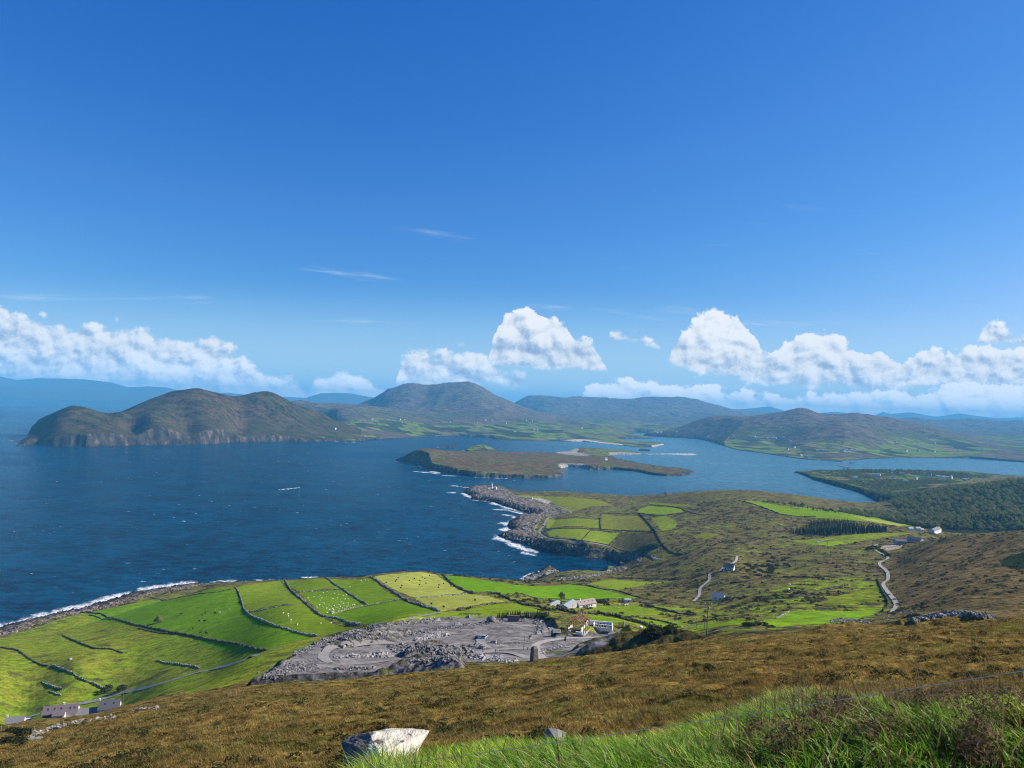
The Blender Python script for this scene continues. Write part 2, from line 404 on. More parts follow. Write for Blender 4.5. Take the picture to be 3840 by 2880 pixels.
M_door = mat('painted_door', (0.09, 0.06, 0.05), 0.6, 0.2, 3.0)
M_wood = mat('weathered_post', (0.36, 0.30, 0.22), 0.9, 0.35, 8.0)
M_pole = mat('pole_wood', (0.17, 0.14, 0.11), 0.9, 0.3, 4.0)
M_iron = mat('red_steel', (0.42, 0.13, 0.09), 0.6, 0.3, 2.0)
M_dark = mat('dark_paint', (0.035, 0.035, 0.04), 0.5, 0.2, 3.0)
M_conc = mat('concrete', (0.42, 0.40, 0.37), 0.9, 0.25, 1.0)
M_red = mat('red_paint', (0.55, 0.06, 0.04), 0.5, 0.15, 2.0)
M_rust = mat('rusty_sheet', (0.16, 0.07, 0.05), 0.85, 0.4, 1.0)
M_wool = mat('wool', (0.80, 0.78, 0.68), 0.95, 0.12, 6.0)
M_hide = mat('dark_hide', (0.03, 0.025, 0.02), 0.8, 0.3, 4.0)
M_hay = mat('hay', (0.10, 0.085, 0.03), 0.95, 0.4, 4.0)
M_skin = mat('skin', (0.55, 0.36, 0.27), 0.6, 0.1, 3.0)
M_navy = mat('navy_cloth', (0.03, 0.04, 0.08), 0.9, 0.2, 6.0)
M_grey = mat('grey_cloth', (0.13, 0.13, 0.14), 0.9, 0.2, 6.0)
M_pale = mat('pale_cloth', (0.55, 0.53, 0.5), 0.9, 0.15, 6.0)
M_silver = mat('silver_car_paint', (0.42, 0.50, 0.58), 0.3, 0.05, 1.0, spec=0.6, metal=0.3)
M_bluec = mat('dark_blue_car_paint', (0.06, 0.09, 0.15), 0.3, 0.05, 1.0, spec=0.6, metal=0.3)
M_rubber = mat('rubber', (0.02, 0.02, 0.02), 0.8, 0.1, 2.0)
M_lamp = mat('lamp_lens', (0.5, 0.08, 0.05), 0.3, 0.1, 2.0)
M_bark = mat('bark', (0.09, 0.07, 0.05), 0.95, 0.4, 3.0)
# ================================================================== NEAR LAND (the hillside, fields, quarry, point, woods)
H0 = 8.0
NEAR = [  # X, Y, Z round the viewpoint
 (-4,-5,233.7),(0,-5,233.6),(4,-5,233.6),(-3,0,233.4),(0,0,233.4),(3,0,233.4),(-8,0,233.0),(8,0,233.4),(0,2,233.3),(-2,2,233.1),(2,2,233.35)]
CP = [  # u, v, Y   points of the bare ground seen (or hidden) along sight lines
 (0,3300,4),(700,3250,3.6),(1400,3180,3.4),(1900,3150,3),(2600,3060,3),(3300,2960,3),(3850,2880,3),(4300,2850,3),
 (-500,3150,9),(0,3130,9),(700,3090,8),(1250,3000,7.2),(1650,2885,7.6),(1900,2815,8),(2250,2815,8),(2600,2770,8.5),(2950,2640,9),(3300,2665,8),(3700,2650,7),(4300,2610,7),
 (1300,3060,5),(1700,2950,5),(2200,2885,5),(2600,2840,5),(3000,2730,5),(3400,2735,4.8),(3850,2700,4.6),(4300,2680,4.4),(1300,3020,6.4),(1700,2890,6.5),(2200,2835,6.5),(2600,2790,6.5),(2950,2665,6.8),(3300,2680,6.4),(3700,2660,5.8),
 (0,3120,16),(700,3090,15),(1400,3090,14),(2000,3080,14),(2800,2950,14.5),(3600,2900,14),(4300,2880,14),
 # below the brow
 (200,2690,421),(10,2722,412),(-200,2752,408),(-600,2810,400),(450,2654,431),(300,2662,450),(60,2690,445),(600,2575,430),(800,2525,410),(950,2550,290),(920,2490,345),(1060,2432,385),(1200,2528,272),
 (-200,2570,490),(0,2560,485),(300,2540,490),(-300,2480,600),(0,2437,600),(300,2420,600),(600,2420,560),(850,2330,590),(600,2300,690),
 (1050,2300,541),(1050,2185,820),(800,2200,850),(1300,2240,640),(1250,2360,450),(1600,2150,868),(1600,2230,600),(1500,2345,340),(1750,2300,420),(1950,2310,395),
 (1047,2177,860),(1221,2170,870),(1386,2166,880),(874,2188,880),(800,2235,950),(874,2225,960),(1050,2215,935),(1220,2210,940),(1386,2205,945),(1594,2146,885),(1600,2188,965),(1797,2170,905),(1810,2208,990),(1900,2215,1000),(1700,2160,895),(1700,2195,975),
 (1300,2170,830),(1800,2172,900),(1900,2182,900),(2000,2215,700),(2180,2278,600),(2050,2330,370),(2300,2182,850),(2500,2200,780),(2500,2300,560),(2480,2400,380),
 (1400,2480,290),(1800,2470,283),(2005,2478,281),(2250,2372,335),(2400,2352,370),(2150,2440,290),
 (2690,2247,650),(2740,2135,780),(2600,2040,1080),(2600,1965,1290),(2640,1900,1480),(2762,1877,1500),(2762,2000,1150),(2880,1890,1460),(2900,1950,1250),(3000,1990,1150),(3100,1925,1330),
 (3250,1950,1230),(3400,1985,1150),(3470,2003,1120),(3380,2035,1000),(3270,2070,930),(3330,2120,820),(3300,2180,700),(3370,2250,550),(3330,2303,470),
 (3100,2150,750),(3000,2250,560),(2900,2330,430),(2700,2360,400),(2850,2130,850),(2850,2060,1000),
 (3840,1990,850),(3840,2100,640),(3840,2200,480),(3840,2285,375),(3600,2010,950),(3600,2100,720),(3600,2200,530),(3600,2300,365),(3480,2080,800),(4200,1985,800),(4200,2200,470),
 (3840,2050,1050),(3600,2040,1090),(4200,2050,1000),
 # hidden dips behind the brow
 (3840,2355,260),(3400,2388,250),(2800,2425,240),(2400,2462,232),(2000,2505,240),(4300,2345,255),(1600,2515,262),
 # woods and the village point
 (3840,1990,1230),(3600,1988,1250),(3400,1962,1400),(3250,1938,1500),(3600,1930,1500),(3840,1930,1450),(3840,1872,1650),(3840,1803,1900),(3700,1818,1900),(3550,1840,1950),(3450,1855,2050),(4200,1790,1850),(4200,1900,1500),
 (3840,1865,2200),(3700,1850,2250),(3300,1850,2250),(3300,1802,2700),(3150,1788,2850),(3050,1778,3000),(3450,1800,2750),(3600,1803,2650),(3400,1880,1800),(3300,1925,1650),
 # Cromwell point
 (1850,1829,2090),(1780,1838,2120),(1930,1858,1980),(2040,1862,1930),(2200,1890,1760),(2400,1888,1780),(2550,1895,1560),(2300,1950,1480),(2100,1955,1500),(2060,2000,1330),(2200,2045,1190),
 (2400,2000,1270),(2400,2080,1110),(2500,2100,1030),(2000,2000,1400),(1960,2020,1330),(2330,2110,1120),(2420,2140,1000)]
CREST = [(-600,2830,325),(0,2728,335),(200,2698,335),(500,2640,330),(900,2562,290),(1300,2538,260),(1600,2518,235),(2000,2482,200),(2400,2432,180),(2700,2393,175),(3200,2352,175),(3840,2318,180),(4300,2300,180)]
pts = [tuple(p) for p in NEAR] + [ptY(*p) for p in CP]
for u, v, Yc in CREST:
    pts.append(ptY(u, v, Yc)); s_, q_ = ray(u, v)
    for Y_ in (30, 55, 95, 145, 200, 260):
        if Y_ < Yc * 0.86:
            qq = q_ + 5.0 * (1 / Y_ - 1 / Yc); pts.append((s_ * Y_, Y_, EYE - qq * Y_))
fsx = lambda P: P[:, 0] / (P[:, 1] + H0) * 3.0
fty = lambda P: np.log(P[:, 1] + H0)
fq = lambda P: (EYE - P[:, 2]) / (P[:, 1] + H0)
ev = rbf(pts, fsx, fty, fq, 0.10, 1e-4)

rows = [-6.0]
while rows[-1] < 3300:
    y = rows[-1] + H0; rows.append(rows[-1] + y * (0.012 if y < 30 else 0.0036))
rows = np.array(rows); NR = len(rows); NC = 1400
SS = np.linspace(-0.80, 0.82, NC)
ri = np.unique(np.append(np.arange(0, NR, 5), NR - 1)); ci = np.unique(np.append(np.arange(0, NC, 8), NC - 1))
cq = ev(np.repeat(SS[ci][None] * 3.0, len(ri), 0), np.repeat(np.log(rows[ri] + H0)[:, None], len(ci), 1))
Q = upsample(cq, ri, ci, NR, NC)
YY = np.repeat(rows[:, None], NC, 1); XX = SS[None] * (YY + H0)
Z = EYE - Q * (YY + H0)
print('near grid', NR, NC)

# --- quarry table and its dump slopes
def floorz(X, Y): return 139.0 - 0.14 * (Y - 290) + 0 * X
def hitfloor(u, v):
    s, q = ray(u, v); Y = (EYE - 139 - 0.14 * 290) / (q - 0.14); return (s * Y, Y)
QP = [hitfloor(*p) for p in [(948,2540),(1030,2500),(1110,2448),(1190,2405),(1340,2366),(1500,2346),(1650,2322),(1800,2316),(2000,2318),(2060,2345),(2075,2395),(2140,2388),(2330,2372),(2330,2392),(2140,2440),(2120,2470),(2000,2478),(1800,2492),(1600,2515),(1450,2525),(1250,2522),(1100,2530)]]
mq = (YY > 240) & (YY < 430) & (XX > -130) & (XX < 75)
xq, yq = XX[mq], YY[mq]
dq = sdf(xq, yq, QP) + 2.2 * fbm(xq, yq, 14, 3, 5)
zf = floorz(xq, yq); zn = Z[mq]
cut = np.where(dq > 0, zf, np.where(zf - zn > 0, np.maximum(zn, zf + dq * 1.0), np.minimum(zn, zf - dq * 0.9)))
Z[mq] = cut
QM = np.zeros(Z.shape); QM[mq] = sm(dq, -9, -7.5) * np.where(dq > 0, 1, np.where(zf > zn + 0.3, 1, sm(dq, -2, 0)))
# --- mounds: outline in the photograph, distance, height
def mound(poly, Y, h, slope, seed, rough=0.25):
    P = [ptY(u, v, Y if np.isscalar(Y) else y)[:2] for (u, v, *y_), y in zip(poly, Y if not np.isscalar(Y) else [Y] * len(poly))]
    a = np.array(P); m = (XX > a[:, 0].min() - 6) & (XX < a[:, 0].max() + 6) & (YY > a[:, 1].min() - 6) & (YY < a[:, 1].max() + 6)
    x, y = XX[m], YY[m]; d = sdf(x, y, P) + 1.0 * fbm(x, y, 6, 3, seed)
    k = np.clip(d, 0, None) * slope; hh = h * (1 - np.exp(-k / h * 1.3)) + rough * h * fbm(x, y, 7, 4, seed + 3) * sm(k, 0, h * 0.6)
    Z[m] += np.where(d > 0, hh, 0); r = np.zeros(Z.shape); r[m] = sm(d, -0.5, 0.5); return r
MG = mound([(2122,2450),(2300,2440),(2500,2425),(2690,2400),(2690,2395),(2560,2388),(2400,2388),(2200,2400)], [232,226,222,216,236,250,258,258], 8.5, 0.95, 21, 0.15)
MH1 = mound([(1400,2528),(1600,2520),(1745,2500),(1745,2478),(1600,2465),(1480,2470)], [254,250,246,270,276,268], 4.6, 0.8, 31, 0.3)
MH2 = mound([(1500,2440),(1620,2455),(1760,2450),(1740,2400),(1620,2395),(1530,2405)], [281,284,284,305,308,300], 5.2, 0.9, 41, 0.4)
MH3 = mound([(1200,2410),(1330,2415),(1490,2400),(1560,2350),(1400,2352),(1290,2368)], [295,300,318,345,336,322], 2.8, 0.7, 51, 0.5)
MS1 = mound([(3000,2345),(3110,2342),(3280,2338),(3240,2322),(3100,2322)], [205,203,202,225,228], 2.6, 0.9, 61, 0.3)
MS2 = mound([(3290,2335),(3480,2328),(3760,2318),(3740,2285),(3500,2290),(3340,2305)], [215,210,206,260,262,250], 5.5, 0.8, 71, 0.3)
MS3 = mound([(3220,2340),(3340,2336),(3480,2325),(3440,2300),(3300,2300)], [245,240,232,280,290], 4.0, 0.7, 75, 0.2)

def hit(u, v, z_extra=0.0, ymin=5.0):
    """where a sight line meets the ground"""
    s, q = ray(u, v); ys = rows[rows > ymin]; X = s * ys
    zg = ground(X, ys) + z_extra
    k = np.nonzero(EYE - q * ys <= zg)[0]
    if not len(k): return None
    i = k[0]; Y1 = ys[i]
    if i:
        Y0 = ys[i - 1]; d0 = EYE - q * Y0 - zg[i - 1]; d1 = EYE - q * Y1 - zg[i]; Y1 = Y0 + (Y1 - Y0) * d0 / (d0 - d1)
    return Vector((s * Y1, Y1, float(ground(np.array([s * Y1]), np.array([Y1]))[0])))
def ground(X, Y):
    X = np.atleast_1d(np.asarray(X, float)); Y = np.atleast_1d(np.asarray(Y, float))
    r = np.interp(Y, rows, np.arange(NR)); c = (X / (Y + H0) - SS[0]) / (SS[1] - SS[0]); c = np.clip(c, 0, NC - 1.001); r = np.clip(r, 0, NR - 1.001)
    r0 = r.astype(int); c0 = c.astype(int); fr = r - r0; fc = c - c0
    return (Z[r0, c0] * (1 - fc) + Z[r0, c0 + 1] * fc) * (1 - fr) + (Z[r0 + 1, c0] * (1 - fc) + Z[r0 + 1, c0 + 1] * fc) * fr
def gz(x, y): return float(ground(x, y)[0])
def poly(pp, ymin=230):
    out = []
    for p in pp:
        h = hit(p[0], p[1], 0, ymin)
        if h is None: h = Vector((*sea(p[0], p[1], 5), 0))
        out.append((h.x, h.y))
    return out


# --- the shore
SH = []
for p in [(-700,2700),(-300,2480),(0,2356),(120,2322),(289,2288),(400,2258),(521,2221),(640,2204),(723,2190),(874,2186),(960,2181),(1047,2177),(1221,2169),(1386,2164),(1500,2147),(1594,2143),(1640,2150),(1797,2168),(1900,2176),(1960,2180),(1970,2165),(2010,2152),(2040,2138),(2080,2138),(2092,2152),(2060,2168),(2107,2178),
          (2190,2172),(2242,2167),(2262,2156),(2255,2140),(2280,2130),(2310,2140),(2355,2135),(2378,2128),(2345,2120),(2328,2113),(2288,2099),(2197,2092),(2107,2081),(2043,2067),(2007,2058),(1990,2044),(1940,2030),(1903,2022),(1876,2010),(1905,1998),(1925,1986),(1908,1972),(1917,1957),(1944,1939),(2005,1936),(2010,1929),(1953,1914),(1903,1900),(1849,1881),(1768,1873),(1775,1860),(1741,1846),(1752,1834),(1800,1829),(1836,1829),
          (1890,1838),(1926,1848),(2025,1854),(2107,1858),(2242,1867),(2355,1874),(2423,1877),(2536,1883),(2604,1889),(2700,1895),(2762,1900),(2900,1906),(3030,1908),(3139,1912),(3230,1914),(3290,1916),(3364,1917),(3440,1922),(3364,1909),(3310,1890),(3283,1876),(3225,1847),(3139,1824),(3052,1800),(2994,1774),(2976,1772),(3040,1768),(3081,1764),(3117,1759),(3180,1752),(3262,1752),(3380,1757),(3479,1765),(3623,1783),(3700,1789),(3900,1800),(4300,1830)]:
    SH.append(sea(*p))
SH += [(2600, 1500), (1500, -200), (-1500, -200), (-1300, 300)]
m = YY > 480
x, y = XX[m], YY[m]
wx = x + 7 * fbm(x, y, 45, 4, 81, 0.6); wy = y + 10 * fbm(x, y, 45, 4, 91, 0.6)
D = np.full(Z.shape, 200.0); D[m] = sdf(wx, wy, SH)
rockP = [sea(u, v, 8) for (u, v) in [(1700,1800),(1836,1822),(1890,1836)]] + poly([(1935,1869),(1990,1881),(2053,1896),(2115,1912),(2130,1922),(2070,1937),(2036,1950),(2024,1975),(2003,1994),(2018,2018),(2060,2031),(2110,2036),(2200,2045),(2300,2064),(2400,2086),(2448,2102)], 950) + [sea(*p) for p in [(2420,2150),(2300,2140),(1800,2150),(1600,1900)]]
coastP = [sea(*p) for p in [(-700,2640),(0,2400),(150,2370),(330,2310),(560,2240),(760,2205),(800,2150),(-600,2150)]]
RK = np.zeros(Z.shape)
rk = inside(x, y, rockP).astype(float); rk2 = inside(x, y, coastP).astype(float)
rk = np.clip(rk * sm(D[m], -50, -20) + rk2 * sm(30 - D[m] + 8 * fbm(x, y, 20, 3, 7), 0, 6) + sm(9 - D[m], 0, 4) * (y < 2300), 0, 1)
RK[m] = rk
cliff = 1.0 + 0.75 * D[m] + 6.5 * sm(D[m], 0, 14)
ridg = 1 - np.abs(perlin((x * 0.8 + y * 0.6) / 26.0, (-x * 0.6 + y * 0.8) / 9.0, 111)) * 2
ridg2 = 1 - np.abs(perlin((x * 0.8 + y * 0.6) / 9.0, (-x * 0.6 + y * 0.8) / 4.0, 112)) * 2
pt_ = inside(x, y, rockP); bz_ = inside(x, y, [sea(*p) for p in [(2075,2030),(2200,2040),(2330,2058),(2460,2094),(2345,2125),(2197,2096),(2085,2084)]])
rockh = 0.30 * np.clip(D[m], 0, 60) + 2.0 + 3.6 * ridg * sm(D[m], -2, 20) + 1.6 * ridg2
z = Z[m]
rockh = np.where(bz_, 1 + .14 * np.clip(D[m], 0, 90) + .5 * ridg2, rockh)
z = np.where(D[m] > 0, np.where(rk > 0.3, np.minimum(np.where(pt_, np.maximum(z, 8.0), np.maximum(z, 1.5 + .12 * D[m])), np.maximum(rockh, 0.3)), np.minimum(np.maximum(z, 1.5 + .10 * np.clip(D[m], 0, 60)), cliff)), np.maximum(-6.0, 1.0 + D[m] * 0.6 + 2.4 * ridg * rk * sm(D[m], -9, 0)))
z = z + np.where(pt_ & ~bz_ & (rk > .3) & (D[m] > 2), 2.2 * (ridg - .3) * sm(D[m], 2, 14) + 1.3 * (ridg2 - .3), 0)
Z[m] = z
# woods hidden behind: keep; broad natural relief everywhere, ever finer where the viewer is near
cls_f = np.zeros(Z.shape)           # 1 where mown or grazed field
Zbase = Z.copy()

# --- what covers the ground
NOI = {}
n60 = fbm(XX, YY, 70, 4, 201); n15 = fbm(XX, YY, 16, 4, 211); n4 = fbm(XX, YY, 4.5, 3, 221)
def gr(*c): return (c[0] * 1.3 + .042, c[1] * 1.42, c[2] * .75)
LUSH=gr(.052,.150,.010); GREEN=gr(.082,.150,.018); PAST=gr(.100,.135,.026); YEL=(.31,.325,.062); BRI=gr(.115,.215,.018)
HEATH=(.122,.096,.040); OLIVE=(.116,.115,.034); SCRUB=(.020,.030,.013); MOOR=(.168,.116,.030); MOOR2=(.130,.102,.026); PALE=(.30,.23,.085)
def lerp(a, b, t): t = t[..., None]; return a * (1 - t) + np.asarray(b) * t
col = np.empty(Z.shape + (3,)); col[:] = HEATH
col = lerp(col, OLIVE, sm(n60 + .5 * n15, -.25, .35))
col = lerp(col, PAST, sm(n60 * .8 + n15 + .2 * n4, .28, .6) * .55)
col = lerp(col, SCRUB, sm(-n15 - .4 * n60 + .5 * n4, .10, .30) * .85)
RGH = np.full(Z.shape, 1.0)
# lower slopes in the middle right are greener
low = inside(XX, YY, poly([(2380,2345),(2560,2290),(2700,2270),(2900,2215),(3060,2160),(3290,2170),(3320,2250),(3340,2300),(3100,2345),(2700,2385),(2450,2400)]))
col[low] = lerp(col[low], GREEN, sm(n15[low] + .6 * n4[low] + .4 * n60[low], -.1, .3) * .9)
low2 = inside(XX, YY, poly([(1850,2200),(2100,2215),(2400,2260),(2700,2280),(2650,2380),(2400,2375),(2150,2320),(1950,2330),(1600,2330),(1800,2260)]))
col[low2] = lerp(col[low2], PAST, sm(n15[low2] + .5 * n4[low2], -.25, .2) * .9)
left = inside(XX, YY, poly([(-400,2800),(-400,2450),(0,2392),(315,2297),(560,2250),(880,2200),(1000,2439),(1180,2390),(1420,2335),(1700,2290),(1650,2330),(1200,2405),(950,2545),(700,2600),(450,2640),(200,2690)]))
cl_ = lerp(np.broadcast_to(np.array(PAST), col[left].shape), GREEN, sm(n60[left] + .7 * n15[left], -.3, .3))
cl_ = lerp(cl_, (.085,.075,.028), sm(n15[left] + .8 * fbm(XX[left] * .35 + YY[left] * .2, YY[left] - XX[left] * .3, 14, 3, 5), .22, .5) * .8)
col[left] = cl_; RGH[left] = .45
def field(pp, c, r=0.12, c2=None, k=.5, ymin=230):
    c = gr(*c) if c[1] > c[0] * 1.12 and c not in (LUSH, GREEN, PAST, BRI) else c
    P = poly(pp, ymin); m = inside(XX + 1.2 * n4, YY + 1.2 * n4, P)
    cc = np.broadcast_to(np.array(c), col[m].shape)
    cc = lerp(cc, c2 if c2 else tuple(a * .80 for a in c), sm(n60[m] + n15[m], -.3, .4) * k)
    col[m] = cc; RGH[m] = max(r, .22); return P
FLD = {}
FLD['big'] = field([(315,2297),(600,2250),(868,2210),(885,2219),(920,2294),(1186,2387),(1001,2439),(694,2381),(492,2340)], LUSH)
field([(880,2203),(1047,2178),(1140,2263),(930,2294),(893,2225)], GREEN)
FLD['f3'] = field([(930,2298),(1145,2266),(1210,2313),(1340,2350),(1189,2386)], (.070,.140,.014))
field([(1049,2178),(1221,2170),(1283,2209),(1125,2220)], (.070,.140,.014))
FLD['sheep'] = field([(1125,2223),(1283,2212),(1378,2270),(1245,2302),(1210,2311)], (.060,.148,.012))
FLD['f6'] = field([(1223,2170),(1386,2166),(1505,2247),(1380,2270),(1285,2210)], (.062,.142,.013))
field([(1382,2272),(1505,2250),(1645,2295),(1400,2342),(1345,2338),(1218,2312),(1248,2303)], (.052,.145,.011))
FLD['hay'] = field([(1400,2163),(1500,2150),(1594,2147),(1635,2154),(1757,2225),(1560,2242),(1508,2224)], YEL, .15, (.20,.235,.04))
FLD['hay2'] = field([(1558,2245),(1757,2228),(1830,2236),(1912,2258),(1660,2295)], (.25,.27,.05), .1, (.20,.235,.04))
field([(1645,2156),(1700,2160),(1790,2171),(1926,2192),(2025,2199),(2130,2192),(2197,2198),(2288,2218),(2402,2244),(2265,2247),(2016,2245),(1953,2227),(1777,2227)], (.055,.165,.008))
field([(2200,2190),(2301,2173),(2538,2175),(2423,2191),(2310,2212)], (.095,.165,.020))
field([(1600,2302),(1700,2298),(1850,2266),(1930,2262),(2050,2296),(1860,2312),(1640,2316)], (.085,.155,.018), .3)
FLD['cow'] = field([(2120,2289),(2243,2271),(2378,2270),(2510,2298),(2378,2309),(2220,2302)], (.078,.150,.018), .3)
field([(2193,2310),(2243,2309),(2420,2348),(2400,2352),(2292,2338),(2202,2322)], (.075,.160,.014), .25)
field([(2425,2270),(2620,2281),(2559,2287),(2460,2285)], (.090,.155,.02), .3)
field([(2369,2317),(2520,2325),(2690,2345),(2560,2352),(2440,2340)], (.075,.150,.016), .35)
field([(2053,1946),(2245,1949),(2247,1983),(2048,1980)], (.095,.145,.022), .2)
field([(2258,1928),(2390,1933),(2439,1986),(2256,1983)], (.090,.130,.024), .3, HEATH, .5)
field([(2043,1986),(2213,1989),(2179,2026),(2062,2012)], (.095,.155,.020), .2)
field([(2217,1989),(2326,1998),(2282,2042),(2184,2026)], (.090,.155,.020), .2)
field([(2332,1998),(2462,1996),(2489,2054),(2292,2044)], (.085,.080,.028), .6)
field([(2025,1861),(2242,1874),(2300,1895),(2220,1898),(2134,1922),(2084,1893)], (.090,.125,.024), .3)
field([(1920,1854),(2039,1858),(2028,1868),(1926,1864)], (.10,.15,.022), .2)
field([(2396,1911),(2432,1897),(2548,1908),(2566,1918),(2491,1931),(2389,1923)], (.110,.190,.020), .2)
field([(2441,1941),(2500,1935),(2530,1950),(2541,1962),(2530,1980),(2482,1992)], (.10,.165,.02), .4, OLIVE)
field([(2595,2013),(2649,1996),(2700,2004),(2649,2022)], (.085,.125,.02), .4, OLIVE)
field([(2430,1880),(2536,1889),(2604,1897),(2520,1900),(2440,1893)], (.095,.14,.02), .3)
FLD['hill'] = field([(2770,1876),(2838,1880),(2965,1900),(3139,1918),(3283,1941),(3428,1974),(3370,1974),(3197,1951),(2994,1936),(2930,1928),(2849,1899)], (.080,.170,.016), .08)
field([(3191,1934),(3283,1948),(3399,1968),(3370,1973),(3254,1952)], (.28,.29,.06), .08)
field([(2965,2028),(3139,2010),(3428,2001),(3486,2006),(3283,2020),(3168,2042),(3035,2042)], (.095,.155,.022), .3, OLIVE)
field([(3030,2040),(3140,2028),(3170,2036),(3120,2048)], (.12,.22,.02), .2)
field([(2809,2344),(2900,2318),(2965,2294),(3080,2290),(3305,2286),(3243,2315),(3110,2338),(2907,2350)], (.095,.205,.012), .3, (.075,.14,.02))
field([(2560,2342),(2700,2336),(2800,2326),(2800,2345),(2640,2358)], (.080,.165,.014), .35)
field([(3115,2240),(3200,2222),(3290,2192),(3306,2255),(3200,2262),(3080,2269)], (.075,.125,.02), .6, SCRUB, .6)
# the brown moor on the near slope and the right-hand hill
moor = (YY < np.interp(XX / (YY + H0), [-.8, -.4, -.1, .1, .8], [400, 345, 290, 262, 262])) & (MG < .5) & (QM < .3)
moor &= ~((YY > 290) & left)
mt = sm(np.interp(XX / (YY + H0), [-.8, -.4, -.1, .1, .8], [372, 330, 280, 250, 250]) + 30 * n15 + 20 * n4 - YY, 0, 10) * moor
nst = fbm(XX * .55 + YY * .1, YY * 1.25 - XX * .25, 9, 4, 231); nf = fbm(XX, YY, 1.6, 3, 233); ns = fbm(XX, YY, 34, 3, 237)
mc = lerp(np.broadcast_to(np.array(MOOR), col.shape), MOOR2, sm(nst + .6 * ns, -.15, .4))
mc = lerp(mc, (.082,.085,.016), sm(ns + .8 * nst - .2 * nf, .18, .5) * .8)
mc = lerp(mc, PALE, sm(nf + .5 * nst, .30, .6) * .40)
mc = lerp(mc, (.050,.028,.010), sm(-nf - .3 * nst, .28, .55) * .6)
t_ = mt[..., None]; col = col * (1 - t_) + mc * t_; RGH = RGH * (1 - mt) + 1.15 * mt
rh = inside(XX, YY, poly([(3340,2130),(3330,2090),(3420,2060),(3560,2000),(3700,1998),(3840,1988),(4300,1975),(4300,2290),(3840,2310),(3400,2310),(3380,2260),(3345,2200)])) * sm(YY, 300, 330)
rc = lerp(np.broadcast_to(np.array((.100,.076,.032)), col.shape), (.135,.100,.042), sm(n60 + n15, -.2, .4))
rc = lerp(rc, (.060,.060,.024), sm(-n15 - .5 * n60 + .6 * nst, .05, .35) * .8)
t_ = rh[..., None]; col = col * (1 - t_) + rc * t_
dk = inside(XX, YY, poly([(3745,2105),(3780,2085),(3900,2060),(3990,2100),(3900,2130),(3790,2135)])); col[dk] = (.022,.034,.013)
gr_ = inside(XX, YY, poly([(2080,2305),(2160,2300),(2220,2315),(2170,2350),(2090,2360)])); col[gr_] = lerp(np.broadcast_to(np.array((.085,.10,.022)), col[gr_].shape), (.19,.16,.06), sm(n4[gr_] + n15[gr_], -.1, .35))
# woods floor, grassed bank mound, near verge
wd = inside(XX, YY, poly([(3130,1916),(3200,1912),(3380,1925),(3300,1880),(3250,1850),(3400,1825),(3500,1830),(3840,1795),(4300,1780),(4300,1980),(3840,1985),(3500,1990),(3430,1975),(3280,1938)], 900)); col[wd] = SCRUB
kp = inside(XX, YY, [sea(*p) for p in [(2960,1775),(3160,1745),(3800,1780),(3560,1845),(3330,1870),(3230,1850)]])
vx, vy = XX + 30 * n60, YY * .5 + 20 * n60
cell = vhash(np.floor(vx / 55 + .3 * np.floor(vy / 42)), np.floor(vy / 42), 77)
ec = np.minimum(np.abs((vx / 55 + .3 * np.floor(vy / 42)) % 1 - .5), np.abs((vy / 42) % 1 - .5)); edge = np.maximum(sm(np.abs((vx / 55 + .3 * np.floor(vy / 42)) % 1 - .5), .44, .49), sm(np.abs((vy / 42) % 1 - .5), .38, .46))
kc = np.where(cell[..., None] < .28, np.array((.11,.17,.028)), np.where(cell[..., None] < .45, np.array((.11,.125,.035)), np.where(cell[..., None] < .6, np.array((.16,.14,.06)), np.array((.05,.062,.024)))))
kc = lerp(kc, SCRUB, np.maximum(edge, sm(n15 + n60, .15, .35)))
km = kp & (YY > 1900); col[km] = kc[km]; RGH[km] = .3
col = lerp(col, (.085,.070,.026), MG * sm(n4 + n15, -.3, .2) * .7 + .0 * MG); m = MG > .5; col[m] = lerp(np.broadcast_to(np.array((.060,.060,.018)), col[m].shape), (.095,.060,.022), sm(n4[m] + .6 * n15[m], -.15, .3))
ver = (YY < 11.5) & (XX > -0.185 * YY); col[ver] = (.035,.060,.010); RGH[ver] = .25
# rock, quarry, sand
rn = fbm(XX, YY, 7, 3, 241)
rc = lerp(np.broadcast_to(np.array((.165,.142,.120)), col.shape), (.045,.040,.038), sm(rn + .7 * n4 + .5 * sm(D, 30, 6) - .15, -.1, .2)); rc = lerp(rc, (.30,.25,.19), sm(n15 + rn * .6, .30, .6) * .7)
bc = inside(XX, YY, [sea(*p) for p in [(2060,2045),(2200,2046),(2330,2062),(2440,2098),(2345,2120),(2197,2094),(2100,2082)]]); rc[bc] = rc[bc] * .35 + np.array((.155,.145,.130)) * .65
t_ = sm(RK + .3 * rn, .3, .6)[..., None]; col = col * (1 - t_) + rc * t_; RGH = RGH * (1 - t_[..., 0]) + 1.5 * t_[..., 0]
wet = sm(D, 7, 0) * (YY > 480); col = col * (1 - .65 * wet[..., None]); 
qc = lerp(np.broadcast_to(np.array((.150,.142,.138)), col.shape), (.215,.200,.188), sm(n15 + .5 * n4, -.1, .45)); qc = lerp(qc, (.085,.080,.078), sm(-n4 + nf * .8, .15, .45) * .8)
t_ = QM[..., None]; col = col * (1 - t_) + qc * t_; RGH = RGH * (1 - QM) + .30 * QM
for M_ in (MH1, MH2, MH3):
    hc = lerp(np.broadcast_to(np.array((.17,.16,.145)), col.shape), (.060,.058,.058), sm(nf + .6 * n4, -.05, .2)); hc = lerp(hc, (.09,.10,.035), sm(n4 + n15, .35, .6))
    t_ = M_[..., None]; col = col * (1 - t_) + hc * t_; RGH = RGH * (1 - M_) + 2.6 * M_
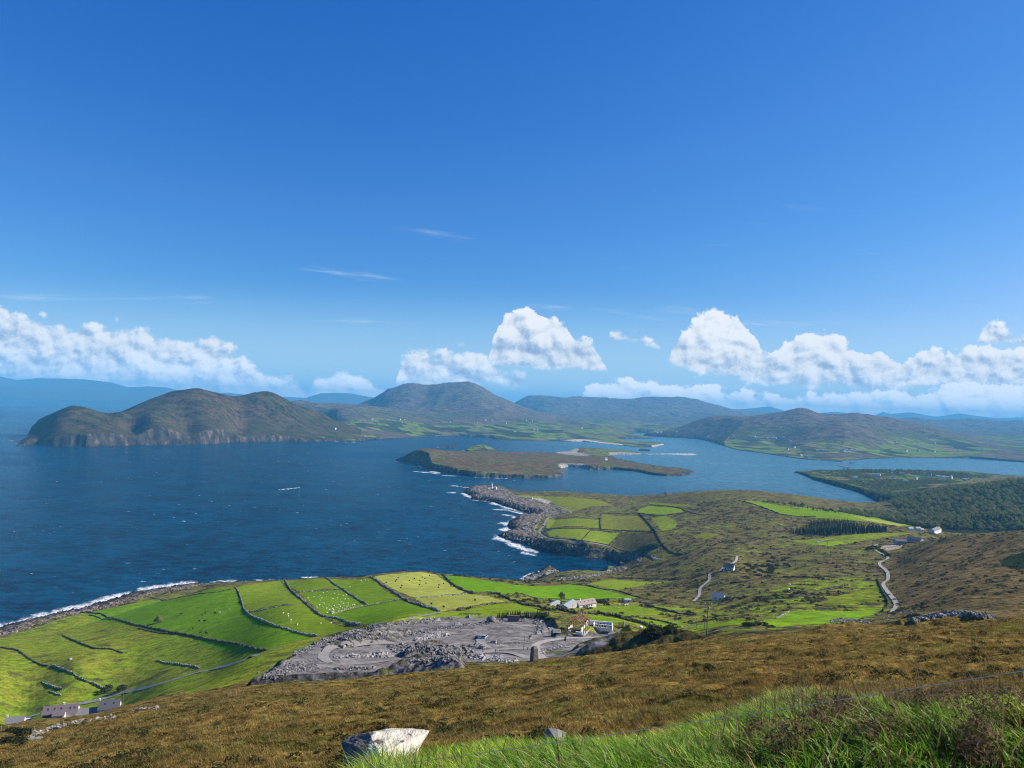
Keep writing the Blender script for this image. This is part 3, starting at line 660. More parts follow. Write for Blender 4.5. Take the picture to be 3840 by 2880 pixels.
if mq.any():
    t0 = np.zeros(Z.shape); t0[mq] = (dq < 1.0) & (dq > -14) & (zf > zn + .5); m = t0 > .5
    col[m] = lerp(np.broadcast_to(np.array((.050,.048,.048)), col[m].shape), (.11,.105,.10), sm(nf[m] + .5 * n4[m], -.05, .3)); RGH[m] = 2.4  # dump slopes coloured dark to stand for their shadow side
qp2 = inside(XX, YY, poly([(2140,2440),(2200,2415),(2330,2380),(2260,2425),(2150,2470),(2080,2475),(2040,2440),(2060,2415)])); col[qp2] = lerp(np.broadcast_to(np.array((.145,.14,.145)), col[qp2].shape), (.075,.085,.03), sm(n4[qp2] + n15[qp2], 0, .3)); RGH[qp2] = .5
pad = inside(XX, YY, poly([(3300,2052),(3345,2038),(3385,2045),(3375,2058),(3320,2064)])); col[pad] = (.30,.25,.19)
pad = inside(XX, YY, poly([(1990,1866),(2030,1868),(2070,1880),(2055,1890),(2010,1874)])); col[pad] = (.32,.30,.27)

# --- relief: octaves fade out where the mesh is too coarse to carry them
cellsz = 0.0036 * (YY + H0)
dz = np.zeros(Z.shape)
for i, (lam, amp) in enumerate([(26, .62), (12, .40), (6, .27), (3, .175), (1.5, .11), (.75, .065), (.38, .036)]):
    wgt = sm(lam / cellsz, 2.0, 5.0) * sm(YY + 6, 0, 20 * min(lam, 3) ** .8)
    if wgt.max() <= 0: continue
    mk = wgt > 0.01
    nn_ = perlin(XX[mk] / lam + 3.3 * i, YY[mk] * (1.25 if lam < 10 else 1) / lam + 7.7 * i, 300 + i)
    if lam < 10: nn_ = np.abs(nn_) * 1.5 - .35
    dz[mk] += nn_ * amp * wgt[mk]
sup = np.where(YY > 480, sm(D, 0, 12), 1.0); sup = np.where(RK > .4, np.maximum(sup, .4), sup)
Z = Z + dz * RGH * sup * sm(YY, 6, 30)
Z = np.where((D < -14) & (YY > 480), -8.0, Z)
V = np.stack([XX, YY, Z], -1).reshape(-1, 3)
qd = grid_quads(NR, NC)
keep = (V[qd[:, 0], 2] > -4.5) | (V[qd[:, 2], 2] > -4.5)
land = link('ground', np_mesh('ground', V, qd[keep], M_ground, True, col.reshape(-1, 3), extra={'rg': RGH}))
tag(land, kind='structure')
V = qd = None
# ================================================================== roads and tracks laid on the ground
M_track = mat('pale_track', (0.34, 0.31, 0.27), 0.95, 0.0, 0.35, col2=(0.28, 0.265, 0.25))
M_qroad = mat('quarry_track', (0.25, 0.235, 0.22), 0.95, 0.0, 0.25, col2=(0.18, 0.17, 0.16))
M_tar = mat('worn_tarmac', (0.22, 0.22, 0.21), 0.9, 0.0, 0.3, col2=(0.15, 0.15, 0.145))
def smooth_line(P, step):
    P = [Vector((p[0], p[1])) for p in P]; out = []
    for i in range(len(P) - 1):
        p0 = P[max(i - 1, 0)]; p1 = P[i]; p2 = P[i + 1]; p3 = P[min(i + 2, len(P) - 1)]
        n = max(2, int((p2 - p1).length / step))
        for k in range(n):
            t = k / n; out.append(0.5 * ((2 * p1) + (p2 - p0) * t + (2 * p0 - 5 * p1 + 4 * p2 - p3) * t * t + (3 * p1 - p0 - 3 * p2 + p3) * t ** 3))
    out.append(P[-1]); return out
def road(name, pp, width, m, lift=0.22, ymin=230):
    L = smooth_line(poly(pp, ymin), 2.0); vs = []; cols = 5
    for i, p in enumerate(L):
        d = (L[min(i + 1, len(L) - 1)] - L[max(i - 1, 0)]).normalized(); n = Vector((-d.y, d.x))
        wv = width * .9 * (1 + .10 * math.sin(i * .7) + .06 * math.sin(i * 1.9))
        for k in range(cols):
            q = p + n * wv * (k / (cols - 1) - .5); vs.append((q.x, q.y))
    a = np.array(vs); zz = ground(a[:, 0], a[:, 1]).reshape(-1, cols); zm = zz.max(1)
    k = np.ones(7) / 7; zz = np.stack([np.convolve(np.pad(zz[:, c_], 3, mode='edge'), k, 'valid') for c_ in range(cols)], 1) + lift * .75
    V = np.column_stack([a, zz.ravel()]); o = link(name, np_mesh(name, V, grid_quads(len(L), cols), m)); return tag(o, kind='structure')
road('road', [(60,2700),(170,2666),(300,2640),(441,2603),(500,2590),(613,2560),(790,2510),(950,2462),(1060,2430)], 4.2, M_tar)
road('track', [(1400,2347),(1536,2317),(1652,2297)], 3.0, M_tar)
road('quarry_road', [(2222,2391),(2195,2392),(2129,2395),(2062,2402),(2016,2416),(2006,2430),(2018,2450),(2040,2470)], 4.2, M_track)
road('quarry_road', [(2006,2426),(1971,2431),(1870,2437),(1802,2446),(1745,2452)], 3.8, M_qroad, .26)
road('quarry_road', [(1760,2454),(1830,2447),(1903,2449),(1950,2459),(1990,2472)], 4.0, M_qroad, .30)
road('quarry_road', [(1479,2413),(1400,2412),(1305,2417),(1250,2430),(1216,2450),(1215,2470),(1250,2486),(1334,2488),(1456,2479)], 4.2, M_qroad)
road('quarry_road', [(1800,2400),(1812,2418),(1840,2432)], 4.0, M_qroad)
road('lane', [(2016,1879),(2084,1897),(2129,1912),(2141,1923),(2107,1930),(2057,1943),(2039,1972),(2023,1991),(2043,2013),(2107,2023),(2197,2033),(2288,2050),(2378,2071),(2432,2086),(2468,2096)], 5.0, M_tar, .3)
road('lane', [(2763,2086),(2757,2107),(2705,2137),(2664,2153),(2658,2177),(2627,2206),(2621,2235),(2600,2256)], 3.2, M_track, .65)
road('lane', [(3341,2296),(3361,2269),(3341,2235),(3312,2194),(3330,2171),(3324,2142),(3298,2113),(3330,2093),(3301,2075),(3285,2065)], 3.4, M_track, .65)
road('lane', [(3266,2052),(3280,2046),(3297,2040)], 3.2, M_track, .65)
road('track', [(3070,2033),(3100,2025),(3125,2020)], 3.2, M_track, .65)

# ================================================================== ISLAND in the channel
M_isl = attr_mat('island_cover', sc=0.3)
def island(name, ring, pts, Y0, Y1, s0, s1, nr, nc, colf, edge=0.9, base=2.0, seed=0):
    P = [sea(*p) for p in ring]
    ys = np.exp(np.linspace(math.log(Y0), math.log(Y1), nr)); ss = np.linspace(s0, s1, nc)
    Yg = np.repeat(ys[:, None], nc, 1); Xg = ss[None] * Yg
    wx = Xg + 8 * fbm(Xg, Yg, 60, 4, 500 + seed, .6); wy = Yg + 18 * fbm(Xg, Yg, 60, 4, 510 + seed, .6)
    d = sdf(wx, wy, P)
    pp = [sea(u, v, z) + (z,) for u, v, z in pts]
    if len(pp) > 3:
        e = rbf(pp, lambda P_: P_[:, 0] / 300, lambda P_: P_[:, 1] / 600, lambda P_: P_[:, 2], .3, 1e-3)
        zi = e(Xg / 300, Yg / 600)
    else: zi = np.full(Xg.shape, float(pp[0][2]))
    rid = 1 - 2 * np.abs(perlin(Xg / 22, Yg / 40, 520 + seed)); n1 = fbm(Xg, Yg, 60, 5, 530 + seed)
    z = np.minimum(zi + 2.5 * n1 * np.minimum(1, zi / 10), base + edge * d + 2.5 * rid)
    z = np.where(d > 0, np.maximum(z, .4), np.maximum(-6, base * .3 + d * .5))
    c, = colf(Xg, Yg, d, z, n1, zi)
    V = np.stack([Xg, Yg, z], -1).reshape(-1, 3); q = grid_quads(nr, nc); k = (V[q[:, 0], 2] > -3) | (V[q[:, 2], 2] > -3)
    o = link(name, np_mesh(name, V, q[k], M_isl, True, c.reshape(-1, 3), extra={'rg': np.full(z.shape, .8)})); return tag(o, kind='structure'), P
ICLR = {}
def isl_col(X, Y, d, z, n1, zi):
    n2 = fbm(X, Y, 120, 4, 601); n3 = fbm(X, Y, 25, 3, 611)
    c = lerp(np.broadcast_to(np.array((.105,.072,.036)), X.shape + (3,)), (.085,.095,.03), sm(n2 + .5 * n3, .02, .3))
    c = lerp(c, (.10,.13,.035), sm(n2 * .6 + n3 * .4 + sm(60 - d, 0, 50) * .5 - .2, .1, .4) * .8)
    rock = sm(z * 1.0, 14, 6) * sm(26 - d + 18 * n3, 0, 10)
    rk_ = lerp(np.broadcast_to(np.array((.095,.085,.075)), X.shape + (3,)), (.035,.032,.032), sm(n3, -.2, .2))
    c = c * (1 - rock[..., None]) + rk_ * rock[..., None]
    for pg in ICLR.get('sand', []):
        m = inside(X, Y, pg); c[m] = (.27, .245, .20)
    for pg in ICLR.get('green', []):
        m = inside(X, Y, pg); c[m] = lerp(np.broadcast_to(np.array((.12,.145,.035)), c[m].shape), (.09,.085,.035), sm(n3[m], 0, .4))
    return (c,)
ICLR['sand'] = [[sea(*p) for p in pg] for pg in [
    [(2080,1703),(2140,1692),(2165,1688),(2172,1696),(2160,1702),(2200,1706),(2215,1712),(2180,1714),(2120,1708)],
    [(2092,1756),(2100,1748),(2184,1751),(2222,1764),(2184,1762)], [(2300,1712),(2262,1700),(2280,1698),(2404,1699),(2404,1704),(2290,1705)], [(2350,1722),(2375,1721),(2382,1728),(2345,1729)]]]
ICLR['green'] = [[sea(*p) for p in pg] for pg in [[(2190,1708),(2200,1690),(2300,1685),(2395,1695),(2280,1702),(2290,1716),(2240,1714)]]]
BEG = [(1484,1727),(1530,1734),(1570,1741),(1605,1764),(1640,1768),(1698,1779),(1779,1788),(1860,1790),(1941,1793),(2056,1793),(2109,1784),(2112,1770),(2095,1756),(2130,1751),(2184,1754),(2213,1762),(2300,1762),(2386,1768),(2440,1780),(2500,1786),(2556,1784),(2608,1772),(2560,1760),(2480,1752),(2386,1738),(2328,1726),(2285,1714),(2290,1705),(2404,1703),(2400,1697),(2357,1690),(2300,1686),(2242,1683),(2184,1682),(2149,1688),(2140,1696),(2085,1701),(2080,1704),(2027,1702),(1923,1704),(1880,1702),(1820,1700),(1738,1702),(1650,1698),(1575,1704),(1540,1712)]
island('island', BEG, [(1500,1718,8),(1545,1695,40),(1575,1684,50),(1630,1684,48),(1690,1694,34),(1700,1712,30),(1760,1708,26),(1800,1716,24),(1850,1716,20),(1900,1740,20),(1980,1725,14),(1980,1765,12),(2060,1775,9),(2050,1730,12),(2000,1706,14),(1900,1710,16),(2150,1735,12),(2240,1738,14),(2300,1740,10),(2400,1758,8),(2500,1770,7),(2580,1772,5),(2200,1690,12),(2280,1692,9),(2350,1696,3),(2100,1710,5)],
       2350, 4500, -.17, .27, 560, 900, isl_col, 1.1, 2.0)
def isl_green(X, Y, d, z, n1, zi):
    n3 = fbm(X, Y, 25, 3, 612); c = lerp(np.broadcast_to(np.array((.10,.15,.03)), X.shape + (3,)), (.05,.045,.035), np.maximum(sm(18 - d, 0, 12), sm(n3, .1, .3)))
    return (c,)
island('islet', [(1740,1693),(1770,1696),(1830,1695),(1866,1691),(1850,1688),(1800,1686),(1752,1688)], [(1760,1684,12),(1800,1674,24),(1812,1673,26),(1835,1683,14),(1855,1689,4)], 3500, 4600, -.08, -.01, 130, 260, isl_green, .9, 1.0, 5)
def isl_rock(X, Y, d, z, n1, zi): return (np.broadcast_to(np.array((.045,.04,.038)), X.shape + (3,)).copy(),)
island('skerry', [(1640,1680),(1700,1678),(1722,1677),(1715,1674),(1660,1675)], [(1690,1676,6)], 3800, 4800, -.12, -.05, 60, 160, isl_rock, .5, 0.5, 9)
island('skerry', [(2395,1690),(2440,1692),(2435,1687),(2400,1686)], [(2420,1688,6)], 3700, 5000, .12, .24, 60, 160, isl_rock, .5, 1.0, 11)
def isl_sand(X, Y, d, z, n1, zi): return (lerp(np.broadcast_to(np.array((.44,.41,.35)), X.shape + (3,)), (.20,.17,.13), sm(4 - d, 0, 4)),)
island('sandbank', [(2400,1703),(2500,1704),(2590,1707),(2618,1706),(2605,1702),(2540,1701),(2470,1702)], [(2500,1702,1.6)], 3500, 4700, .16, .27, 60, 200, isl_sand, .15, .4, 13)

# ================================================================== FAR SHORE: mainland plain, headland and hills
FP = [  # u, v, Y
 (-400,1650,3400),(100,1668,3250),(136,1655,3320),(220,1566,3500),(272,1522,3650),(330,1528,3750),(457,1545,3800),(560,1560,3700),(300,1600,3420),(500,1620,3620),(700,1615,3800),(900,1620,4100),
 (400,1560,4100),(457,1548,4050),(521,1514,4150),(579,1490,4200),(660,1464,4300),(741,1454,4350),(799,1470,4400),(850,1485,4450),(914,1489,4550),(955,1476,4650),(1007,1473,4700),(850,1492,4680),(880,1500,4800),(914,1502,4880),(960,1496,5050),(1042,1485,4750),(1088,1508,4850),(1157,1534,5000),(1215,1555,5100),
 (741,1530,4000),(900,1560,4300),(1000,1560,4400),(1060,1610,4350),(1157,1610,4500),(1200,1640,4400),
 (500,1570,5000),(741,1560,5200),(1000,1560,5500),(300,1560,4600),(0,1600,4500),
 (1110,1503,7600),(1200,1516,7800),(1300,1522,7900),(1420,1527,8000),(1150,1530,6800),(1250,1550,6400),(1300,1590,5600),(1400,1600,5700),(1400,1635,4900),(1550,1560,7000),(1600,1600,6200),(1605,1632,5600),(1750,1590,6600),(1800,1628,5700),
 (1200,1535,8800),(1400,1540,9200),(900,1540,8000),
 (1350,1519,9200),(1431,1479,9600),(1472,1459,9700),(1524,1442,9800),(1559,1441,9800),(1599,1446,9800),(1640,1443,9800),(1690,1438,9800),(1738,1434,9800),(1767,1437,9700),(1808,1456,9600),(1848,1482,9400),(1894,1512,9000),(1941,1543,8500),(1981,1563,8000),(2022,1576,7600),
 (1600,1530,8400),(1500,1528,8600),(1700,1510,8500),(1740,1490,8700),(1800,1510,8300),(1850,1545,7700),(1750,1545,7900),(1900,1580,7300),(1600,1490,9100),
 (1600,1500,11500),(1738,1500,11500),(1850,1530,11500),
 (2000,1600,6800),(2022,1620,6200),(2068,1650,5500),(2200,1610,6800),(2300,1600,7800),(2184,1650,5500),(2334,1662,5350),(2420,1668,5200),(2400,1625,7000),(2500,1600,9000),(2430,1600,9500),(2200,1580,9000),(2100,1585,8500),(2600,1615,8200),
 (2150,1560,11000),(2400,1565,11500),(2300,1550,12000),(2600,1560,12500),
 (1960,1500,14500),(1981,1488,14800),(2022,1490,15000),(2062,1485,15000),(2109,1499,15000),(2172,1488,15000),(2242,1495,15000),(2300,1496,15000),(2334,1504,15000),(2386,1495,15000),(2433,1492,15000),(2465,1490,15000),(2530,1492,15000),(2589,1494,15000),(2660,1516,15000),(2713,1529,15000),(2860,1545,15000),
 (2062,1520,13200),(2172,1530,13000),(2240,1520,13600),(2340,1535,13200),(2450,1530,13000),(2520,1520,13600),(2600,1540,13200),
 (2520,1550,12600),(2700,1560,12000),(2000,1550,12800),
 (2480,1615,7600),(2546,1600,7600),(2595,1584,7500),(2660,1568,7300),(2752,1558,7200),(2817,1561,7100),(2875,1555,7000),(2960,1540,6900),(3015,1530,6900),(3045,1537,6900),(3090,1555,7000),(3168,1552,7200),(3207,1548,7200),(3266,1554,7100),(3331,1569,6900),(3416,1591,6700),(3474,1607,6500),(3559,1633,6200),
 (2700,1600,6500),(2850,1600,6200),(3015,1580,6200),(3090,1600,6000),(3300,1610,6100),(3050,1610,5700),
 (3168,1587,5850),(3120,1598,5750),(3230,1600,5850),(3168,1640,5300),
 (2600,1645,6600),(2760,1660,5700),(2900,1660,5700),(2856,1690,4900),(2986,1700,4700),(3090,1715,4300),(3100,1670,5100),(3300,1680,5200),(3311,1712,4700),(3442,1708,4900),(3600,1700,5300),(3637,1712,4800),(3840,1725,4650),(3500,1660,5900),(3700,1650,6800),(3840,1650,7200),(4200,1690,5500),(4200,1740,4700),
 (3000,1590,9000),(3300,1600,9000),(3500,1625,9000),
 (3363,1571,11800),(3442,1567,12000),(3500,1572,12000),(3572,1574,12000),(3637,1571,12000),(3735,1581,12000),(3840,1578,12000),(4200,1575,12000),(3600,1610,10200),(3800,1615,10000),(3450,1600,10500),
 (3400,1610,14500),(3800,1610,14500),(4200,1610,14500),(2900,1600,14000)]
fpts = [ptY(*p) for p in FP]
for s_ in np.arange(-.85, .9, .1):
    fpts.append((s_ * 16400, 16400, -40.0))
    if s_ < -.22: fpts += [(s_ * Y_, Y_, -40.0) for Y_ in (6300, 9000, 12500)]
for s_ in (-.2, -.12, -.05, .02): fpts.append((s_ * 12800, 12800, -30.0))
e = rbf(fpts, lambda P: P[:, 0] / P[:, 1] * 4, lambda P: np.log(P[:, 1]) * 1.6, lambda P: (EYE - P[:, 2]) / P[:, 1] * 10, .018, 1e-5)
NR2, NC2 = 760, 1300
yf = np.exp(np.linspace(math.log(3050), math.log(16500), NR2)); sf = np.linspace(-.80, .82, NC2)
r2 = np.unique(np.append(np.arange(0, NR2, 4), NR2 - 1)); c2 = np.unique(np.append(np.arange(0, NC2, 5), NC2 - 1))
cq = e(np.repeat(sf[c2][None] * 4, len(r2), 0), np.repeat(np.log(yf[r2])[:, None] * 1.6, len(c2), 1))
Yf = np.repeat(yf[:, None], NC2, 1); Xf = sf[None] * Yf; Zf = EYE - upsample(cq, r2, c2, NR2, NC2) / 10 * Yf
FS = [sea(*p) for p in [(60,1672),(136,1668),(174,1673),(324,1676),(509,1671),(683,1667),(787,1665),(868,1661),(1030,1657),(1157,1657),(1240,1656),(1339,1656),(1391,1648),(1478,1645),(1605,1637),(1721,1635),(1837,1641),(1860,1650),(1952,1653),(2068,1655),(2184,1656),(2334,1671),(2400,1677),(2444,1677),(2490,1668),(2480,1660),
   (2350,1655),(2300,1646),(2450,1646),(2400,1638),(2310,1630),(2380,1622),(2430,1624),(2410,1634),(2500,1640),(2600,1646),(2641,1651),(2726,1676),(2765,1688),(2856,1699),(2986,1719),(3060,1726),(3110,1728),(3170,1728),(3311,1719),(3442,1716),(3637,1719),(3840,1734),(4300,1760)]]
FS += [(5600, 6000), (19000, 17000), (-14000, 17000)] + [sea(*p) for p in [(560,1520),(400,1580),(250,1620),(120,1640)]]
wx = Xf + 14 * fbm(Xf, Yf, 110, 4, 701, .6); wy = Yf + 30 * fbm(Xf, Yf, 110, 4, 711, .6)
Df = sdf(wx, wy, FS)
pool = [sea(*p) for p in [(2215,1594),(2290,1592),(2350,1598),(2330,1604),(2250,1602)]]
mount = sm(Zf, 60, 200)
rel = fbm(Xf, Yf, 900, 6, 721, .52) * 26 * mount + fbm(Xf, Yf, 260, 5, 731) * 12
gul = (1 - np.abs(perlin(Xf / 420 + fbm(Xf, Yf, 500, 3, 5), Yf / 1100, 741)) * 2) * 26 * mount
rid = 1 - 2 * np.abs(perlin(Xf / 70 + .6 * fbm(Xf, Yf, 90, 3, 3), Yf / 70, 751)); rid2 = 1 - 2 * np.abs(perlin(Xf / 26, Yf / 24, 757))
Zf = Zf + (rel + gul * .6) * sm(Df, 0, 400) * np.clip(Yf / 9000, .3, 1.2) - 6 * np.clip(Yf / 9000, 0, 1)
Zf = np.where(Xf / Yf < -.24, np.maximum(Zf, 20 * sm(Df, 5, 40) * sm(Xf / Yf, -.24, -.32) + 7 * rid * sm(Df, 5, 60)), Zf)
clf = np.where(Xf / Yf < -.16, 2.2, .5) * np.clip(Df, 0, None) + (5 * rid + 4 * rid2) * sm(Df, 0, 30) * np.where(Xf / Yf < -.1, 1, .15) + 2 + np.where(Xf / Yf < -.28, 18, 3) * sm(Df, 0, 25)
Zf = np.where(Df > 0, np.maximum(np.minimum(np.maximum(Zf, 3 + 4 * rel / 40), clf), .8), -8)
gy, gx = np.gradient(Zf); slope = np.hypot(gy / np.gradient(Yf, axis=0), gx / np.maximum(np.gradient(Xf, axis=1), 1))
nb = fbm(Xf, Yf, 700, 5, 761); nc_ = fbm(Xf, Yf, 160, 4, 771); nd = fbm(Xf, Yf, 40, 3, 781)
cf = lerp(np.broadcast_to(np.array((.105,.082,.062)), Xf.shape + (3,)), (.078,.085,.040), sm(nb + .4 * nc_, -.25, .3))
cf = lerp(cf, (.035,.040,.022), sm(-nc_ - nb * .4, .1, .5) * .6)
mtn = sm(Zf, 110, 220) * (Yf > 6000); cf = lerp(cf, np.array((.112,.092,.085)), mtn * .55)
dou = (Xf / Yf < -.2) & (Yf < 5600)
cf[dou] = lerp(np.broadcast_to(np.array((.048,.044,.018)), cf[dou].shape), (.066,.045,.024), sm(nc_[dou] + nb[dou], 0, .4))
# farmland: strips of small fields between dark hedges
ang = .35; fx_ = Xf * math.cos(ang) + Yf * math.sin(ang) + 60 * nb; fy_ = -Xf * math.sin(ang) + Yf * math.cos(ang) + 60 * nc_
bw, bl = 110.0, 190.0
i1 = np.floor(fy_ / bl); fx2 = fx_ / bw + .37 * i1; cid = vhash(np.floor(fx2), i1, 801); cid2 = vhash(np.floor(fx_ / 420), np.floor(fy_ / 500), 811)
ed = np.maximum(sm(np.abs(fx2 % 1 - .5), .40, .47), sm(np.abs((fy_ / bl) % 1 - .5), .43, .48))
fc = np.where(cid[..., None] < .42, np.array((.125,.185,.024)), np.where(cid[..., None] < .60, np.array((.155,.185,.036)), np.where(cid[..., None] < .72, np.array((.15,.15,.06)), np.where(cid[..., None] < .88, np.array((.070,.070,.030)), np.array((.040,.048,.022))))))
fc = lerp(fc, (.028,.036,.016), np.clip(ed * .9 + sm(nd + .4 * nc_, .25, .5) * .7, 0, 1))
farm = sm(115 - Zf + 40 * nb, 0, 50) * sm(.28 - slope, 0, .1) * (~dou | (Xf / Yf > -.26)) * sm(cid2 + .8 * nb, .12, .22) * sm(11500 + 1500 * nc_ - Yf, 0, 900)
cf = cf * (1 - farm[..., None]) + fc * farm[..., None]
rocky = sm(slope, .55, 1.0) * sm(Df, 200, 60) + .75 * sm(nd + .5 * nc_, .32, .5) * dou * sm(Df, 620, 250)
rcol = lerp(np.broadcast_to(np.array((.105,.085,.066)), Xf.shape + (3,)), (.040,.035,.030), sm(rid2 + nd, -.2, .5))
rk_ = np.clip(np.maximum(rocky, sm(26 - Df, 0, 10) * np.where(Xf / Yf < -.12, 1, .6)), 0, 1)[..., None]
cf = cf * (1 - rk_) + rcol * rk_
for pg in [[(2100,1653),(2184,1653),(2334,1667),(2336,1672),(2184,1658)], [(2440,1672),(2494,1663),(2494,1670),(2450,1679)], [(2340,1649),(2352,1647),(2490,1657),(2480,1660)]]:
    mm = inside(Xf, Yf, [sea(*p) for p in pg]); cf[mm] = (.42, .38, .31)
V = np.stack([Xf, Yf, Zf], -1).reshape(-1, 3); q = grid_quads(NR2, NC2); k = (V[q[:, 0], 2] > -5) | (V[q[:, 2], 2] > -5)
tag(link('far_shore', np_mesh('far_shore', V, q[k], M_far, True, cf.reshape(-1, 3), extra={'rg': np.clip(.55 + .4 * mount - .35 * farm, 0, 1)})), kind='structure')
def fz(X, Y):
    r = np.interp(Y, yf, np.arange(NR2)); c = (X / Y - sf[0]) / (sf[1] - sf[0]); return float(Zf[int(r), int(min(max(c, 0), NC2 - 1))])
def fhit(u, v):
    s, qv = ray(u, v); c = int(round((s - sf[0]) / (sf[1] - sf[0]))); zz = Zf[:, min(max(c, 0), NC2 - 1)]
    k = np.nonzero((EYE - qv * yf <= zz) & (zz > 0))[0]
    return (s * yf[k[0]], yf[k[0]], zz[k[0]]) if len(k) else None

def mountain_range(name, ridge, Y0, depth, seed, c1=(.06,.06,.04), c2=(.08,.06,.045)):
    sr = [ray(u, v) for u, v in ridge]; s0 = np.array([a for a, b in sr]); q0 = np.array([b for a, b in sr])
    nc, nr = 500, 90; ss = np.linspace(s0.min(), s0.max(), nc); top = EYE - np.interp(ss, s0, q0) * Y0
    t = np.linspace(-1, 1, nr); Yg = Y0 + np.repeat(t[:, None], nc, 1) * depth; Xg = ss[None] * Yg
    base = np.clip(1 - np.abs(t), 0, 1)[:, None] ** .75
    n = fbm(Xg, Yg, 2600, 6, seed, .55)
    z = top[None] * base + n * 90 * (base * (1 - base)) * 4 + 10
    endf = sm(np.minimum(np.arange(nc), np.arange(nc)[::-1]), 0, 12)[None]; z = z * endf + (-30) * (1 - endf); z[0] = -40; z[-1] = -40
    c = lerp(np.broadcast_to(np.array(c1), Xg.shape + (3,)), c2, sm(n, -.2, .3))
    o = link(name, np_mesh(name, np.stack([Xg, Yg, z], -1).reshape(-1, 3), grid_quads(nr, nc), M_far, True, c.reshape(-1, 3), extra={'rg': np.full(z.shape, .5)})); return tag(o, kind='structure')
mountain_range('mountains', [(-600,1440),(-250,1405),(0,1412),(64,1426),(100,1423),(139,1419),(243,1421),(318,1423),(417,1435),(450,1444),(480,1453),(555,1449),(625,1453),(700,1474),(810,1478),(856,1473),(926,1482),(1047,1488),(1146,1493),(1204,1475),(1280,1474),(1316,1476),(1374,1487),(1420,1495),(1600,1520)], 24000, 2300, 901)
mountain_range('mountains', [(-600,1480),(-100,1452),(60,1450),(150,1458),(240,1462),(330,1460),(400,1472),(480,1484),(600,1491),(760,1499)], 21000, 1200, 911)
mountain_range('mountains', [(2650,1545),(2791,1534),(2830,1531),(2885,1524),(2921,1535),(2980,1552),(3050,1552),(3077,1549),(3123,1545),(3168,1548),(3230,1562),(3285,1556),(3311,1545),(3337,1553),(3377,1550),(3400,1547),(3429,1548),(3468,1557),(3507,1563),(3540,1560),(3572,1555),(3598,1551),(3640,1557),(3670,1561),(3741,1569),(3780,1567),(3840,1566),(4300,1585)], 26000, 3000, 921)

# ================================================================== SEA
NRW, NCW = 900, 900
yw = np.exp(np.linspace(math.log(430), math.log(90000), NRW)); sw = np.linspace(-.9, .9, NCW)
Yw = np.repeat(yw[:, None], NCW, 1); Xw = sw[None] * Yw
foam = np.zeros(Yw.shape); m = (Yw < 4600)
fx, fy = Xw[m], Yw[m]
lines = [([(-300,2440),(0,2350),(100,2325),(289,2280),(400,2248),(521,2212),(600,2200),(723,2186)], 13), ([(800,2182),(880,2179)], 7), ([(960,2176),(1030,2174)], 5), ([(1145,2166),(1185,2165)], 7), ([(1960,2170),(2010,2148)], 6),
 ([(1700,1822),(1760,1829)], 12), ([(1686,1847),(1705,1848)], 8), ([(1735,1850),(1765,1866),(1775,1874),(1850,1880)], 10), ([(1842,1882),(1880,1896),(1950,1918)], 15), ([(1860,1910),(1900,1913),(1960,1926)], 9), ([(1895,1932),(1925,1936)], 10), ([(1935,1940),(1940,1950),(1890,1962),(1915,1975),(1890,1990),(1915,2000)], 13), ([(1860,2008),(1875,2020),(1910,2035),(1960,2058),(2000,2068)], 12), ([(1960,2072),(2010,2084)], 5),
 ([(1486,1729),(1530,1731)], 9), ([(1570,1746),(1610,1760),(1640,1772)], 22), ([(1560,1768),(1640,1776)], 12), ([(1660,1784),(1720,1785)], 9), ([(1780,1791),(1900,1795)], 5), ([(1640,1677),(1665,1677)], 14), ([(1730,1692),(1752,1688)], 14), ([(45,1653),(130,1658)], 12), ([(620,1666),(680,1667)], 7), ([(1240,1657),(1270,1657)], 7), ([(1300,1658),(1330,1658)], 8), ([(1150,1657),(1165,1658)], 6),
 ([(2380,1700),(2450,1700)], 5)]
fn = .6 * fbm(fx, fy, 9, 3, 951) + .9 * fbm(fx * .6, fy, 34, 3, 961)
fo = np.zeros(fx.shape)
for L, wd_ in lines:
    P = [sea(*p) for p in L]; a = np.array(P); mm = (fx > a[:, 0].min() - 60) & (fx < a[:, 0].max() + 60) & (fy > a[:, 1].min() - 60) & (fy < a[:, 1].max() + 60)
    if not mm.any(): continue
    d = segdist(fx[mm], fy[mm], P, False); kk = 1 - d / (wd_ * 1.1) + 1.1 * fn[mm]
    fo[mm] = np.maximum(fo[mm], sm(kk, .2, .95))
wk = [sea(*p) for p in [(1050,1836),(1085,1833),(1118,1829)]]
d = segdist(fx, fy, wk, False); fo = np.maximum(fo, sm(1 - d / 7 + .5 * fn, .3, .8))
foam[m] = fo
calm = sm(fbm(Xw * .35 + Yw * .1, Yw, 420, 4, 971), -.15, .45)
M_sea = bpy.data.materials.new('sea_water'); M_sea.use_nodes = True; t = NT(M_sea.node_tree); b = t.n['Principled BSDF']
geo = t.new('ShaderNodeNewGeometry'); P_ = geo.outputs['Position']
af = t.new('ShaderNodeAttribute'); af.attribute_name = 'foam'; ac = t.new('ShaderNodeAttribute'); ac.attribute_name = 'calm'
mp = t.vmath('MULTIPLY', P_, (1.0, 0.62, 1.0))
w1 = t.noise(mp, 0.16, 4, 0.6); w2 = t.noise(mp, 0.035, 4, 0.6, 0.4); w3 = t.noise(P_, 0.009, 4, 0.55); w4 = t.noise(t.vmath('MULTIPLY', P_, (.45, 1.0, 1.0)), 0.075, 5, 0.65)
bn = t.new('ShaderNodeBump'); bn.inputs['Strength'].default_value = 1.0; bn.inputs['Distance'].default_value = 5.0; t.l.new(w1.outputs[0], bn.inputs['Height'])
